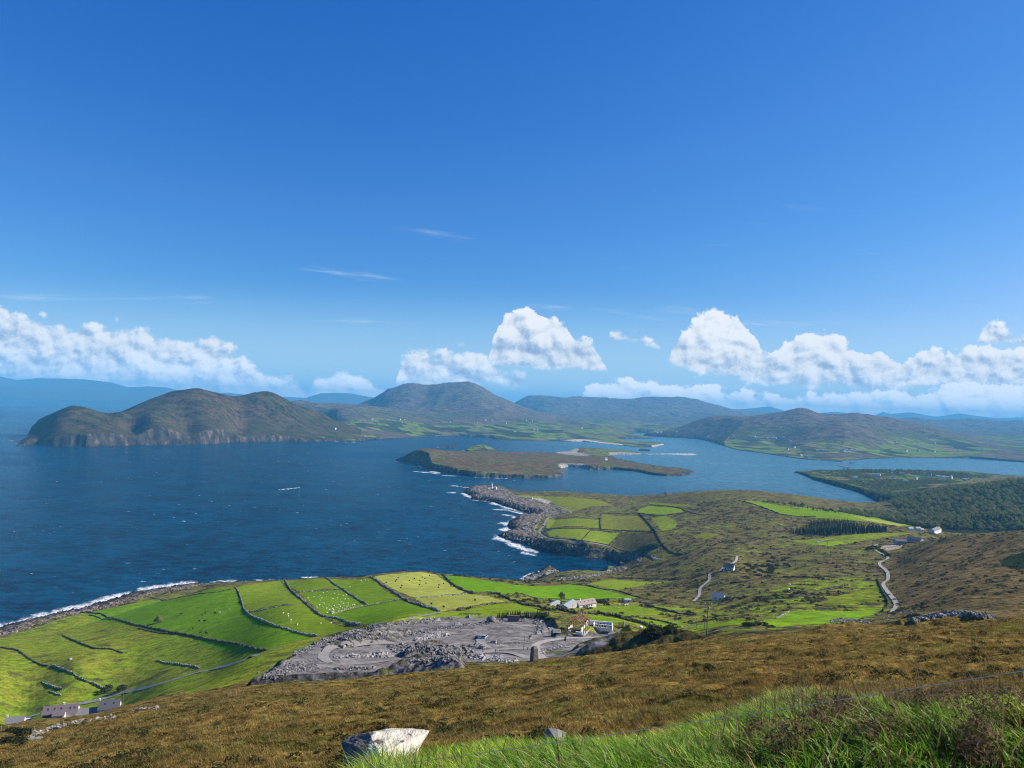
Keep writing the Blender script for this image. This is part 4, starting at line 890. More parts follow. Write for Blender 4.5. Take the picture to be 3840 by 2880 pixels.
b2 = t.new('ShaderNodeBump'); b2.inputs['Strength'].default_value = 0.5; b2.inputs['Distance'].default_value = 5.0; t.l.new(w2.outputs[0], b2.inputs['Height']); t.l.new(bn.outputs[0], b2.inputs['Normal']); t.l.new(b2.outputs[0], b.inputs['Normal'])
px, py, pz = t.sep(P_)
rippled = t.mix(t.math('ADD', t.math('MULTIPLY', t.rng(w3.outputs[0], .3, .7), .45), t.math('MULTIPLY', t.rng(w4.outputs[0], .40, .60), .60)), (0.0, 0.008, 0.026), (0.0, 0.058, 0.128))  # light and shade of the ripples painted into the water colour
sky_sheen = t.mix(t.rng(w2.outputs[0], .35, .65), (0.048, 0.140, 0.200), (0.075, 0.205, 0.285))  # sky reflection and sun glint painted as paler water
sxy = t.math('DIVIDE', px, t.math('MAXIMUM', py, 1.0))
wcol = t.mix(t.math('MULTIPLY', t.rng(px, -300, 1000), t.rng(py, 1200, 2600)), rippled, sky_sheen)
wc = t.noise(t.vmath('MULTIPLY', P_, (.55, 1.0, 1.0)), 0.085, 5, 0.68, 0.3); wm = t.noise(P_, 0.004, 3, 0.5)
cap = t.math('MULTIPLY', t.rng(wc.outputs[0], 0.655, 0.71), t.math('MULTIPLY', t.rng(wm.outputs[0], .42, .6), t.rng(px, 500, -100)))
fn2 = t.noise(P_, 0.25, 5, 0.7)
fm = t.math('MULTIPLY', af.outputs['Fac'], t.rng(fn2.outputs[0], .32, .56))
fm = t.math('MAXIMUM', fm, cap, clamp=True)
t.l.new(t.mix(fm, wcol, (0.78, 0.82, 0.83)), b.inputs['Base Color'])
t.l.new(t.math('ADD', t.rng(fm, 0, 1, 0.0, 0.5), t.rng(ac.outputs['Fac'], 0, 1, .15, .24)), b.inputs['Roughness'])
b.inputs['IOR'].default_value = 1.33; b.inputs['Specular IOR Level'].default_value = 0.02; b.inputs['Specular Tint'].default_value = (0.12, 0.62, 0.95, 1)
V = np.stack([Xw, Yw, np.zeros(Yw.shape)], -1).reshape(-1, 3)
tag(link('sea', np_mesh('sea', V, grid_quads(NRW, NCW), M_sea, True, extra={'foam': foam, 'calm': calm})), kind='structure')
V = None

# ================================================================== the air
hz = MB(); hz.box((0, 13000, 365), (70000, 42000, 790))
M_haze = bpy.data.materials.new('haze_air'); M_haze.use_nodes = True; t = NT(M_haze.node_tree); t.n.clear()
pv = t.new('ShaderNodeVolumePrincipled'); pv.inputs['Color'].default_value = (0.14, 0.56, 1.0, 1); pv.inputs['Density'].default_value = 5.7e-5; pv.inputs['Anisotropy'].default_value = 0.0
ho = t.new('ShaderNodeOutputMaterial'); t.l.new(pv.outputs[0], ho.inputs['Volume'])
hzo = hz.build('haze', M_haze); tag(hzo, kind='stuff')
# ================================================================== VEGETATION MODELS
def leaf_mat(name, c1, c2, c3, sc=0.35):
    m = bpy.data.materials.new(name); m.use_nodes = True; t = NT(m.node_tree); b = t.n['Principled BSDF']; b.inputs['Roughness'].default_value = .9; b.inputs['Specular IOR Level'].default_value = .05
    oi = t.new('ShaderNodeObjectInfo'); geo = t.new('ShaderNodeNewGeometry')
    c = t.mix(oi.outputs['Random'], c1, c2); n = t.noise(geo.outputs['Position'], sc, 4, .65)
    c = t.mix(t.rng(n.outputs[0], .38, .66), c, c3); t.l.new(c, b.inputs['Base Color'])
    tr = t.new('ShaderNodeBsdfTranslucent'); t.l.new(c, tr.inputs[0]); mx = t.new('ShaderNodeMixShader'); mx.inputs[0].default_value = .38
    t.l.new(b.outputs[0], mx.inputs[1]); t.l.new(tr.outputs[0], mx.inputs[2]); t.l.new(mx.outputs[0], t.n['Material Output'].inputs[0]); return m
M_leaf = leaf_mat('broad_leaves', (.100,.140,.042), (.165,.195,.058), (.250,.250,.095))
M_con = leaf_mat('conifer_needles', (.014,.036,.016), (.022,.048,.022), (.030,.060,.030))
M_bush = leaf_mat('bush_leaves', (.024,.034,.014), (.045,.050,.018), (.070,.070,.026), .8)
def leafy(lobes, n, size, seed, flat=0.6):
    """many small leaf-clump faces spread through a crown made of lobes (centre, radii)"""
    r = np.random.default_rng(seed); w_ = np.array([a[1][0] * a[1][1] for a in lobes]); w_ = w_ / w_.sum()
    k = r.choice(len(lobes), n, p=w_); c = np.array([a[0] for a in lobes])[k]; rad = np.array([a[1] for a in lobes])[k]
    d = r.normal(size=(n, 3)); d /= np.linalg.norm(d, axis=1)[:, None]; d[:, 2] = np.where(d[:, 2] < -.35, -d[:, 2], d[:, 2])
    p = c + d * rad * (r.uniform(.55, 1.08, n) ** .6)[:, None]
    nn_ = d + r.normal(size=(n, 3)) * .45; nn_ /= np.linalg.norm(nn_, axis=1)[:, None]
    a = np.cross(nn_, r.normal(size=(n, 3))); a /= np.linalg.norm(a, axis=1)[:, None]; b = np.cross(nn_, a)
    s1 = size * r.uniform(.6, 1.4, n)[:, None]; s2 = s1 * flat
    V = np.stack([p - a * s1, p + b * s2 - a * s1 * .2, p + a * s1, p - b * s2 + a * s1 * .1], 1).reshape(-1, 3)
    return V, np.arange(n * 4).reshape(-1, 4)
def broad_crown(seed, n=520):
    r = random.Random(seed); L = [((0, 0, 6.0), (2.6, 2.6, 2.4))]
    for i in range(7):
        a = i * .9 + r.uniform(-.3, .3); d = r.uniform(1.8, 3.0); L.append(((d * math.cos(a), d * math.sin(a), r.uniform(4.0, 6.6)), (r.uniform(1.4, 2.2),) * 2 + (r.uniform(1.2, 1.8),)))
    L.append(((r.uniform(-.8, .8), r.uniform(-.8, .8), 7.6), (1.6, 1.6, 1.5)))
    return leafy(L, n, .62, seed)
def conifer_crown(seed, n=420, h=9.0):
    r = np.random.default_rng(seed); t = r.uniform(0, 1, n) ** .75; z = .8 + (1 - t) * 0 + t * (h - .8)
    rad = (1 - t) * 2.1 * (0.72 + .28 * np.sin(t * 42)) + .06; a = r.uniform(0, 2 * math.pi, n); rr = rad * r.uniform(.45, 1.05, n)
    p = np.stack([rr * np.cos(a), rr * np.sin(a), z], 1); out = np.stack([np.cos(a), np.sin(a), -.45 + 0 * a], 1); side = np.stack([-np.sin(a), np.cos(a), 0 * a], 1)
    s1 = (.30 + .55 * (1 - t))[:, None]; V = np.stack([p - out * s1 * .5, p + side * s1 * .45, p + out * s1 * .9, p - side * s1 * .45], 1).reshape(-1, 3)
    return V, np.arange(n * 4).reshape(-1, 4)
def trunk(h, r0, limbs=0, seed=0):
    r = random.Random(seed); b = MB(); b.tube((0, 0, -.4), (0, 0, h * .55), r0, r0 * .7, 7); b.tube((0, 0, h * .55), (.1, .05, h), r0 * .7, r0 * .25, 7)
    for i in range(limbs):
        a = i * 2.2 + r.random(); z = h * r.uniform(.4, .7); b.tube((0, 0, z), (1.8 * math.cos(a), 1.8 * math.sin(a), z + 1.6), r0 * .4, r0 * .12, 5)
    return b
BROAD = []; CON = []
def make_tree(name, crownV, crownQ, mat_, tr):
    e_ = empty(name, (0, 0, -500)); link('crown', np_mesh('crown', crownV, crownQ, mat_, False), e_); tr.build('trunk', M_bark, e_); return e_
_first = {}
TREES = []
for i in range(4): TREES.append(('broad', make_tree('broadleaf_tree', *broad_crown(40 + i), M_leaf, trunk(5.5, .28, 4, i))))
for i in range(2): TREES.append(('con', make_tree('conifer_tree', *conifer_crown(60 + i), M_con, trunk(8, .16, 0, i))))
BR = [t_ for k, t_ in TREES if k == 'broad']; CN = [t_ for k, t_ in TREES if k == 'con']
used = set()
def plant(proto, loc, sc, label, cat, group, name=None):
    if id(proto) not in used and name is None:
        used.add(id(proto)); o = proto; o.location = loc; o.rotation_euler = (0, 0, random.uniform(0, 6.3)); o.scale = sc if hasattr(sc, '__len__') else (sc,) * 3
    else:
        o = copy_tree(proto, loc, random.uniform(0, 6.3), sc)
        if name: o.name = name
    return tag(o, label, cat, group)
# --- the wood on the right: the 290 nearest crowns one by one, the rest as one mass
WOOD = poly([(3135,1917),(3210,1915),(3300,1922),(3440,1920),(3380,1908),(3310,1885),(3285,1868),(3300,1850),(3400,1832),(3470,1835),(3560,1832),(3700,1812),(3840,1797),(4150,1785),(4150,1985),(3840,1990),(3720,1990),(3560,1984),(3440,1976),(3300,1945),(3200,1930)], 900)
WA = np.array(WOOD); cand = []
r_ = np.random.default_rng(5)
tries = 0
while len(cand) < 2100 and tries < 60000:
    tries += 1
    sx_ = r_.uniform(.40, .74); yy_ = math.exp(r_.uniform(math.log(1120), math.log(2200))); x_ = sx_ * yy_
    if not inside(np.array([x_]), np.array([yy_]), WOOD)[0]: continue
    cand.append((x_, yy_))
keepc = []; grid_ = {}
for x_, y_ in cand:
    k_ = (int(x_ / 7), int(y_ / 7)); ok = True
    for a_ in (-1, 0, 1):
        for b_ in (-1, 0, 1):
            for q in grid_.get((k_[0] + a_, k_[1] + b_), ()):
                if (q[0] - x_) ** 2 + (q[1] - y_) ** 2 < 36: ok = False
    if ok: grid_.setdefault(k_, []).append((x_, y_)); keepc.append((x_, y_))
wz = ground([p[0] for p in keepc], [p[1] for p in keepc])
items = [(p[0], p[1], z_) for p, z_ in zip(keepc, wz) if z_ > 1.5]
inframe = [p for p in items if p[0] / p[1] < .685]
inframe.sort(key=lambda p: p[1]); near = inframe[:190]; ns_ = set(near); rest = [p for p in items if p not in ns_]
print('wood', len(near), len(rest))
for i, (x_, y_, z_) in enumerate(near):
    con = vhash(np.array([x_ // 60]), np.array([y_ // 60]), 5)[0] > .80 or random.random() < .05
    if con: plant(random.choice(CN), (x_, y_, z_ - .3), (random.uniform(1.1, 1.5),) * 2 + (random.uniform(1.4, 1.9),), 'dark pointed conifer standing among the rounded crowns of the wood', 'conifer', 'conifers in the wood')
    else:
        s_ = random.uniform(.85, 1.45); plant(random.choice(BR), (x_, y_, z_ - 1.2), (s_ * 1.15, s_ * 1.15, s_ * random.uniform(.8, 1.05)), 'rounded broadleaf tree at the near edge of the dense wood', 'tree', 'broadleaf trees of the near wood')
def mass(name, items_, protos, mat_, label, cat, smin, smax, zo=-1.0):
    Vs = []; Qs = []; off = 0
    for (x_, y_, z_) in items_:
        V_, Q_ = random.choice(protos); s_ = random.uniform(smin, smax); a = random.uniform(0, 6.3); c_, d_ = math.cos(a) * s_, math.sin(a) * s_
        P = np.stack([V_[:, 0] * c_ - V_[:, 1] * d_ + x_, V_[:, 0] * d_ + V_[:, 1] * c_ + y_, V_[:, 2] * s_ * random.uniform(.8, 1.05) + z_ + zo], 1)
        Vs.append(P); Qs.append(Q_ + off); off += len(V_)
    return tag(link(name, np_mesh(name, np.concatenate(Vs), np.concatenate(Qs), mat_, False)), label, cat, kind='stuff')
small_b = [broad_crown(80 + i, 230) for i in range(3)]
mass('woodland', rest, small_b, M_leaf, 'dense dark wood covering the far hillside above the inlet', 'woodland', .85, 1.5)
# --- plantation of young spruces
PL = poly([(2960,2000),(3010,1985),(3050,1960),(3110,1957),(3190,1962),(3220,1978),(3330,1985),(3322,1997),(3230,2004),(3130,2008),(3010,2006)], 900)
pa = np.array(PL); pc = []
for _ in range(4000):
    x_ = r_.uniform(pa[:, 0].min(), pa[:, 0].max()); y_ = r_.uniform(pa[:, 1].min(), pa[:, 1].max())
    if inside(np.array([x_]), np.array([y_]), PL)[0] and all((x_ - q[0]) ** 2 + (y_ - q[1]) ** 2 > 16 for q in pc): pc.append((x_, y_))
pc.sort(key=lambda p: p[1]); print('plantation', len(pc))
if len(pc) > 200: mass('plantation', [(x_, y_, gz(x_, y_)) for x_, y_ in pc[200:]], [conifer_crown(95, 200)], M_con, 'rear rows of the block plantation of spruces', 'plantation', .75, 1.05, -.4)
for x_, y_ in pc[:200]:
    plant(random.choice(CN), (x_, y_, gz(x_, y_) - .4), random.uniform(.75, 1.05), 'dark green spruce in the dense block plantation below the long green field', 'conifer', 'spruces of the block plantation')
# --- row of young spruces behind the quarry
for i in range(30):
    u_ = 1868 + (2055 - 1868) * (i + random.uniform(-.3, .3)) / 29; h_ = hit(u_, 2318 + random.uniform(-7, 3) + 4 * math.sin(i), 0, 365)
    if h_: plant(random.choice(CN), (h_.x, h_.y, h_.z - .3), random.uniform(.34, .50), ordinal('young dark spruce in the row behind the quarry', i, 30), 'conifer', 'young spruces behind the quarry')
# --- trees on the skyline of the long green field, at the inlet
def row(pp, n, protos, smin, smax, label, cat, group, ymin=900, jit=6, zs=1.0):
    for i in range(n):
        t_ = (i + random.uniform(-.35, .35)) / max(n - 1, 1) * (len(pp) - 1); t_ = min(max(t_, 0), len(pp) - 1.001); k_ = int(t_); f_ = t_ - k_
        u_ = pp[k_][0] * (1 - f_) + pp[k_ + 1][0] * f_; v_ = pp[k_][1] * (1 - f_) + pp[k_ + 1][1] * f_ + random.uniform(-1, 1) * jit
        h_ = hit(u_, v_, 0, ymin)
        if not h_: continue
        s_ = random.uniform(smin, smax); plant(random.choice(protos), (h_.x, h_.y, h_.z - .5), (s_, s_, s_ * zs), ordinal(label, i, n) if jit < 8 else label, cat, group)
row([(2862,1885),(2900,1888),(2945,1895)], 9, BR, .5, .8, 'small tree on the skyline above the long green field', 'tree', 'skyline trees above the green field', 900, 2)
row([(2965,1901),(2990,1905),(3010,1908)], 4, BR, .9, 1.2, 'tall dark tree in the pair of clumps on the field skyline', 'tree', 'tall skyline clump', 900, 2, 1.2)
row([(3028,1910),(3068,1917)], 4, CN, .8, 1.1, 'pointed dark tree on the skyline between two clumps', 'conifer', 'pointed skyline trees', 900, 2)
row([(3075,1917),(3140,1925),(3200,1932),(3280,1945)], 24, BR, .55, .95, 'bushy tree in the belt behind the lower end of the green field', 'tree', 'belt below the green field', 900, 3)
row([(3168,1915),(3200,1918),(3260,1920)], 5, CN, .8, 1.1, 'lone pointed tree standing by the inlet shore', 'conifer', 'pointed trees by the inlet', 900, 2)
row([(2625,1893),(2660,1890),(2700,1886)], 11, BR, .5, .8, 'dark shrubby tree on the rough skyline left of the hilltop', 'tree', 'shrubby trees left of the hilltop', 900, 3, .7)
# the village point: hedgerow trees among the fields
for L_, n_ in (([(3120,1768),(3200,1764),(3300,1768),(3400,1774),(3480,1780),(3560,1790),(3640,1796)], 36), ([(3240,1790),(3330,1800),(3420,1812)], 14), ([(3200,1800),(3260,1822),(3330,1835)], 14), ([(3450,1805),(3520,1812),(3620,1808)], 10), ([(3300,1775),(3400,1790)], 8)):
    row(L_, n_, BR, .6, 1.25, 'small dark tree among the fields of the far village point', 'tree', 'trees on the village point', 1700, 6)
# the belts and copses of the point, too dense to count
vp = []
for pg, n_ in (([(3150,1764),(3300,1766),(3450,1772),(3600,1786),(3720,1797),(3640,1806),(3540,1797),(3400,1784),(3280,1778),(3170,1772)], 900), ([(3190,1836),(3230,1812),(3330,1804),(3420,1806),(3520,1822),(3440,1845),(3300,1858)], 620), ([(3060,1772),(3180,1768),(3260,1785),(3260,1800),(3180,1800)], 110)):
    W_ = [sea(u_, v_, 10) for u_, v_ in pg]; A_ = np.array(W_)
    for _ in range(n_ * 3):
        x_, y_ = r_.uniform(A_[:, 0].min(), A_[:, 0].max()), r_.uniform(A_[:, 1].min(), A_[:, 1].max())
        if inside(np.array([x_]), np.array([y_]), W_)[0] and perlin(np.array([x_ / 60]), np.array([y_ / 60]), 9)[0] > -.2: vp.append((x_, y_, gz(x_, y_)))
vp = [p for p in vp if p[2] > 1.5]
mass('tree_belts', vp, small_b, M_leaf, 'dark belts of trees covering much of the village point', 'trees', .6, 1.2)
# --- bushes
bv = [leafy([((0, 0, .6), (1.3, 1.3, .8)), ((.9, .3, .5), (.8, .8, .6)), ((-.7, -.5, .5), (.9, .9, .6))], 170, .26, 300 + i) for i in range(3)]
BU = [link('bush', np_mesh('bush', V_, Q_, M_bush, False), loc=(0, 0, -500)) for V_, Q_ in bv]
def bushes(pp, n, smin, smax, label, group, ymin=230, jit=4):
    row(pp, n, BU, smin, smax, label, 'bush', group, ymin, jit)
bushes([(2200,2262),(2250,2258),(2280,2270)], 9, 1.4, 2.4, 'dark rounded bush sheltering the pink-roofed farmhouse', 'bushes beside the farmhouse')
bushes([(3250,2062),(3280,2052),(3310,2068),(3330,2085)], 14, 1.6, 2.8, 'dark bush beside the bend of the lane near the long bungalow', 'bushes by the lane bend', 700)
bushes([(2430,2405),(2480,2400),(2520,2405)], 12, 1.2, 2.0, 'dark bush on the bank right of the building site', 'bushes on the bank')
bushes([(2790,2350),(2830,2346),(2900,2352)], 6, 1.2, 2.0, 'dark gorse bush below the bright ridged field', 'gorse below the ridged field')
bushes([(2800,2130),(2850,2150),(2900,2140),(2880,2110),(2960,2120)], 34, 1.4, 2.6, 'dark scrub bush on the slope right of the white cottage', 'scrub right of the cottage', 600, 22)
bushes([(2680,2225),(2800,2260),(2980,2240),(3080,2260)], 34, 1.0, 1.9, 'scrub bush on the patchy slope between the two lanes', 'scrub between the lanes', 400, 20)
bushes([(2100,2290),(2300,2300),(2450,2330)], 12, .8, 1.3, 'low bush along the field banks below the farmhouse', 'bushes along the field banks', 400, 8)
h_ = hit(595, 2335, 0, 400); e_ = tag(copy_tree(BR[0], (h_.x, h_.y, h_.z - 2.0), 1.0, (.95, .9, .9)), 'lone grey wind-bent tree standing in the big lush field', 'tree')
h_ = hit(2106, 2250, 0, 400); tag(copy_tree(BR[1], (h_.x, h_.y, h_.z - 2.2), 2.0, (.9, .7, 1.05)), 'dark ivy-like tree alone behind the farmhouse sheds', 'tree')
h_ = hit(455, 2590, 0, 300); tag(copy_tree(BU[0], (h_.x, h_.y, h_.z), 1.0, 2.4), 'dark bush beside the narrow road above the cottages', 'bush')
h_ = hit(400, 2592, 0, 300); tag(copy_tree(BU[1], (h_.x, h_.y, h_.z), 1.0, 2.6), 'brown bush at the foot of the field wall by the cottages', 'bush')
for b_ in BU:
    if b_.location.z < -400: bpy.data.objects.remove(b_)
for t_ in BR + CN:
    if t_.location.z < -400:
        for c_ in list(t_.children): bpy.data.objects.remove(c_)
        bpy.data.objects.remove(t_)

# --- scrub: far too many low shrubs to count, over the heathery slopes
sel = np.argwhere((RGH > .75) & (YY > 430) & (YY < 1500) & (XX / YY > -.08) & (XX / YY < .70) & (RK < .2) & (D > 14) & (Z > 6) & (-n15 - .3 * n60 + .4 * n4 > .08))
pr_ = YY[sel[:, 0], sel[:, 1]]; pk = r_.choice(len(sel), 2400, replace=False, p=(pr_ / pr_.sum()))
tiny = [leafy([((0, 0, .45), (1.2, 1.2, .7)), ((.8, .2, .35), (.7, .7, .5))], 46, .36, 700 + i) for i in range(4)]
mass('scrub', [(XX[i, j], YY[i, j], Z[i, j]) for i, j in sel[pk]], tiny, M_bush, 'dark low gorse and heather scrub dotted over the hillsides', 'scrub', .5, 1.5, -.1)
sel = np.argwhere((YY > 13) & (YY < 230) & (XX / YY > -.72) & (XX / YY < .70) & (fbm(XX, YY, 12, 2, 333) > .05)); pk = r_.choice(len(sel), 1500, replace=False)
mass('heather_tufts', [(XX[i, j], YY[i, j], Z[i, j]) for i, j in sel[pk]], [leafy([((0, 0, .16), (.38, .38, .22))], 60, .07, 710 + i) for i in range(3)], M_bush, 'dark heather tufts scattered through the brown moor', 'heather', .5, 1.5, -.05)

# ================================================================== FIELD WALLS
def wall(pp, label, h=1.2, wdt=.9, ymin=230, hedge=False, name=None, dens=1.0):
    L = smooth_line(poly(pp, ymin), 3.0); b = MB(); off = 0.0
    tot = sum((L[i + 1] - L[i]).length for i in range(len(L) - 1)); sp = .75 / dens if not hedge else .8; n = int(tot / sp); i = 0; acc = 0.0
    pos = []
    for i in range(len(L) - 1):
        d = L[i + 1] - L[i]; l = d.length
        if l < 1e-6: continue
        while acc < l: pos.append((L[i] + d * (acc / l), d / l)); acc += sp
        acc -= l
    if not pos: return
    a = np.array([(p.x, p.y) for p, _ in pos]); zz = ground(a[:, 0], a[:, 1])
    zz = np.convolve(np.pad(zz, 2, mode='edge'), np.ones(5) / 5, 'valid')
    for (p, d), z_ in zip(pos, zz):
        hh = h * (1 + .35 * math.sin(p.x * .3) * math.cos(p.y * .23)) * random.uniform(.55, 1.3)
        if random.random() < .02: continue
        M = Matrix.Translation((p.x + random.uniform(-.12, .12), p.y + random.uniform(-.12, .12), z_)) @ Matrix.Rotation(math.atan2(d.y, d.x) + random.uniform(-.25, .25), 4, 'Z')
        b.box((0, 0, hh / 2 - .25), (random.uniform(.8, 1.25), wdt * random.uniform(.8, 1.2), hh + .5), M, random.uniform(.55, .9), .07)
    return tag(b.build(name or ('hedge_bank' if hedge else 'stone_wall'), M_bank if hedge else M_wall), label, 'hedge bank' if hedge else 'stone wall')
M_wall = mat('lichened_wall_stone', (0.46, 0.43, 0.36), 0.95, scale=0.8, col2=(0.035, 0.038, 0.022), detail=3)
M_bank = mat('overgrown_bank', (0.125, 0.115, 0.055), 0.98, scale=0.7, col2=(0.032, 0.036, 0.018), bump=.6)
M_rub = mat('weathered_rubble', (0.34, 0.32, 0.28), 0.95, scale=1.6, col2=(0.07, 0.068, 0.055))
WALLS = [
 ([(880,2202),(895,2222),(908,2262),(925,2296),(1000,2335),(1090,2365),(1189,2387)], 'long dry-stone wall bending down the right side of the big lush field', 1.5, 0),
 ([(312,2297),(400,2315),(500,2342),(620,2368),(694,2381),(800,2402),(900,2420),(1001,2440)], 'long overgrown wall along the lower edge of the big lush field', 1.7, 1),
 ([(335,2308),(400,2322),(420,2325)], 'short doubled bank at the seaward end of the lower field wall', 1.2, 1),
 ([(565,2240),(590,2246),(602,2248)], 'short wall stub between the strip and the seashore', 1.0, 0),
 ([(602,2248),(700,2236),(800,2222),(868,2210)], 'thin bank along the top edge of the big lush field', .7, 1),
 ([(1047,2176),(1090,2212),(1145,2262),(1180,2292),(1210,2311)], 'thick pale wall running down from the cliff left of the sheep field', 1.6, 0),
 ([(1210,2311),(1280,2325),(1351,2342)], 'thick wall continuing below the sheep field to the quarry track', 1.5, 0),
 ([(930,2295),(1000,2285),(1060,2272),(1112,2266)], 'low pale cross wall between the two green fields left of the sheep', .9, 0),
 ([(1125,2221),(1180,2215),(1240,2212),(1283,2209)], 'pale cross wall along the top of the sheep field', .9, 0),
 ([(1221,2167),(1250,2188),(1283,2209),(1330,2240),(1378,2270)], 'pale stone wall down the right side of the sheep field', 1.5, 0),
 ([(1245,2302),(1300,2286),(1340,2277),(1378,2270),(1440,2258),(1508,2248)], 'low wall along the foot of the sheep field', .8, 0),
 ([(1386,2164),(1430,2192),(1480,2225),(1520,2248),(1580,2272),(1650,2295)], 'dark thick wall left of the two pale bale fields', 1.5, 0),
 ([(1558,2243),(1620,2238),(1700,2233),(1750,2227)], 'low wall between the two pale bale fields', .8, 0),
 ([(1632,2151),(1690,2185),(1730,2210),(1775,2227)], 'dark overgrown wall right of the upper bale field', 1.8, 1),
 ([(1660,2296),(1760,2278),(1850,2264),(1915,2258)], 'bank along the foot of the lower bale field', .9, 1),
 ([(1775,2227),(1850,2226),(1900,2244),(1960,2268),(2030,2280),(2060,2290)], 'broad dark hedge bank leading from the bale fields toward the farmhouse', 1.8, 1),
 ([(1953,2227),(1985,2236),(2016,2246)], 'thin wall at the lower left of the long lush field', .8, 0),
 ([(2016,2247),(2130,2249),(2265,2248),(2402,2246)], 'dark bank along the foot of the long lush field', 1.0, 1),
 ([(2195,2194),(2260,2210),(2310,2215),(2360,2230),(2410,2245)], 'dark bank between the long lush field and the heather', 1.3, 1),
 ([(2301,2168),(2400,2170),(2480,2172),(2541,2172)], 'dark bank along the top of the small pale green field', 1.2, 1),
 ([(2074,2284),(2110,2290),(2160,2302),(2230,2302),(2300,2312),(2360,2328),(2430,2345),(2480,2352)], 'thick dark hedge bank crossing the green strips behind the building site', 2.0, 1),
 ([(2422,2270),(2480,2284),(2540,2300),(2600,2308)], 'dark bank right of the grazing cattle below the farm track', 1.4, 1),
 ([(2400,2318),(2470,2328),(2540,2345)], 'short dark bank in the wet green strips right of the site', 1.1, 1),
 ([(0,2430),(60,2438),(105,2468),(160,2495),(180,2498)], 'dark wall entering from the left edge across the rough pasture', 1.3, 1),
 ([(195,2497),(240,2512),(300,2545),(350,2566),(400,2588)], 'dark straight wall running down to the cottage row', 1.5, 0),
 ([(235,2384),(290,2408),(350,2432),(415,2435),(460,2450)], 'broken dark wall in the middle of the rough pasture', 1.3, 1),
 ([(590,2478),(660,2490),(720,2498),(750,2508)], 'short wall nearest the narrow road in the rough pasture', 1.1, 0),
 ([(155,2558),(195,2575),(232,2586)], 'short tumbled wall above the white cottage', 1.2, 0),
 ([(185,2592),(210,2602),(232,2610)], 'row of pale stones above the purple-roofed cottage', .8, 0),
 ([(520,2356),(560,2366),(600,2374),(640,2376)], 'fragment of bank hugging the lower side of the long field wall', 1.0, 1),
 ([(2249,1942),(2250,1965),(2252,1985)], 'short dark wall dividing the two upper point fields', 1.8, 1),
 ([(2044,1981),(2120,1982),(2200,1984),(2260,1985),(2350,1991),(2450,1996)], 'long wall crossing the middle of the point fields', 1.5, 1),
 ([(2215,1989),(2198,2008),(2179,2027)], 'dark bank between the two lower point fields', 1.4, 1),
 ([(2028,1992),(2050,2010),(2100,2020),(2190,2029),(2280,2046),(2380,2067)], 'long wall following the shore road under the point fields', 1.4, 1),
 ([(2330,1998),(2305,2022),(2284,2043)], 'low bank right of the lower point fields', 1.0, 1),
 ([(2396,1925),(2420,1950),(2450,1985),(2475,2030),(2500,2060),(2525,2075),(2560,2080)], 'long dark sunken bank running down from the bright hill field', 2.2, 1),
 ([(2388,1923),(2440,1930),(2490,1932),(2566,1923)], 'wall around the lower side of the bright small hill field', 1.3, 1),
 ([(2440,1893),(2500,1898),(2550,1906),(2570,1916),(2620,1930)], 'wall above the bright small hill field', 1.3, 1),
 ([(2250,1928),(2330,1926),(2390,1925)], 'bank along the top of the upper right point field', 1.2, 1),
 ([(2770,1877),(2849,1899),(2900,1918),(2930,1929),(2990,1937),(3060,1938)], 'dark wall along the lower edge of the long skyline field', 1.6, 1),
 ([(2740,2188),(2800,2182),(2900,2168),(2960,2165),(3080,2166),(3180,2160)], 'long thin dark bank across the heather slope', 1.6, 1),
 ([(2990,2240),(3060,2222),(3120,2205),(3180,2196)], 'dark bank above the green hollow left of the right-hand lane', 1.6, 1),
 ([(3290,2170),(3305,2210),(3325,2245),(3330,2270),(3310,2290)], 'dark hedge hugging the left side of the right-hand lane', 1.8, 1),
 ([(3518,2105),(3519,2140),(3524,2175),(3545,2190)], 'straight dark bank running down the brown hillside', 1.8, 1),
 ([(2910,2320),(2935,2308),(2960,2296)], 'pale tumbled wall left of the ridged bright field', 1.2, 0),
 ([(2560,2352),(2600,2346),(2640,2340)], 'pale wall stub near the utility poles', 1.0, 0),
]
for pp, lb, h_, hd in WALLS: wall(pp, lb, h_ * .74, .55 if not hd else .95, hedge=bool(hd), ymin=300 if pp[0][1] > 2110 else 900)
# tumbled stones of the ruined wall at the lower left
def stones(name, pp, n, smin, smax, m, label, cat, ymin=60, jit=6, kind='stuff', flat=.6):
    b = MB()
    for i in range(n):
        t_ = random.uniform(0, len(pp) - 1.001); k_ = int(t_); f_ = t_ - k_
        u_ = pp[k_][0] * (1 - f_) + pp[k_ + 1][0] * f_ + random.gauss(0, jit); v_ = pp[k_][1] * (1 - f_) + pp[k_ + 1][1] * f_ + random.gauss(0, jit * .45)
        h_ = hit(u_, v_, 0, ymin)
        if not h_: continue
        s_ = random.uniform(smin, smax) * (1.8 if random.random() < .12 else 1)
        M = Matrix.Translation(h_ + Vector((0, 0, s_ * .15))) @ Matrix.Rotation(random.uniform(0, 6.3), 4, 'Z') @ Matrix.Rotation(random.gauss(0, .45), 4, 'X') @ Matrix.Rotation(random.gauss(0, .3), 4, 'Y')
        b.box((0, 0, 0), (s_ * random.uniform(.8, 1.6), s_ * random.uniform(.6, 1.1), s_ * random.uniform(.4, 1.0) * flat), M, random.uniform(.5, .95), s_ * .12)
    return tag(b.build(name, m), label, cat, kind=kind)
stones('tumbled_wall', [(105,2770),(150,2745),(200,2730),(260,2716),(310,2704)], 230, .2, .6, M_rub, 'tumbled remains of a stone wall below the fence posts', 'ruined wall', 80, 6, None)
stones('tumbled_wall', [(330,2705),(400,2692),(430,2688)], 50, .2, .5, M_rub, 'small scatter of fallen stones right of the ruined wall', 'ruined wall', 80, 5, None)
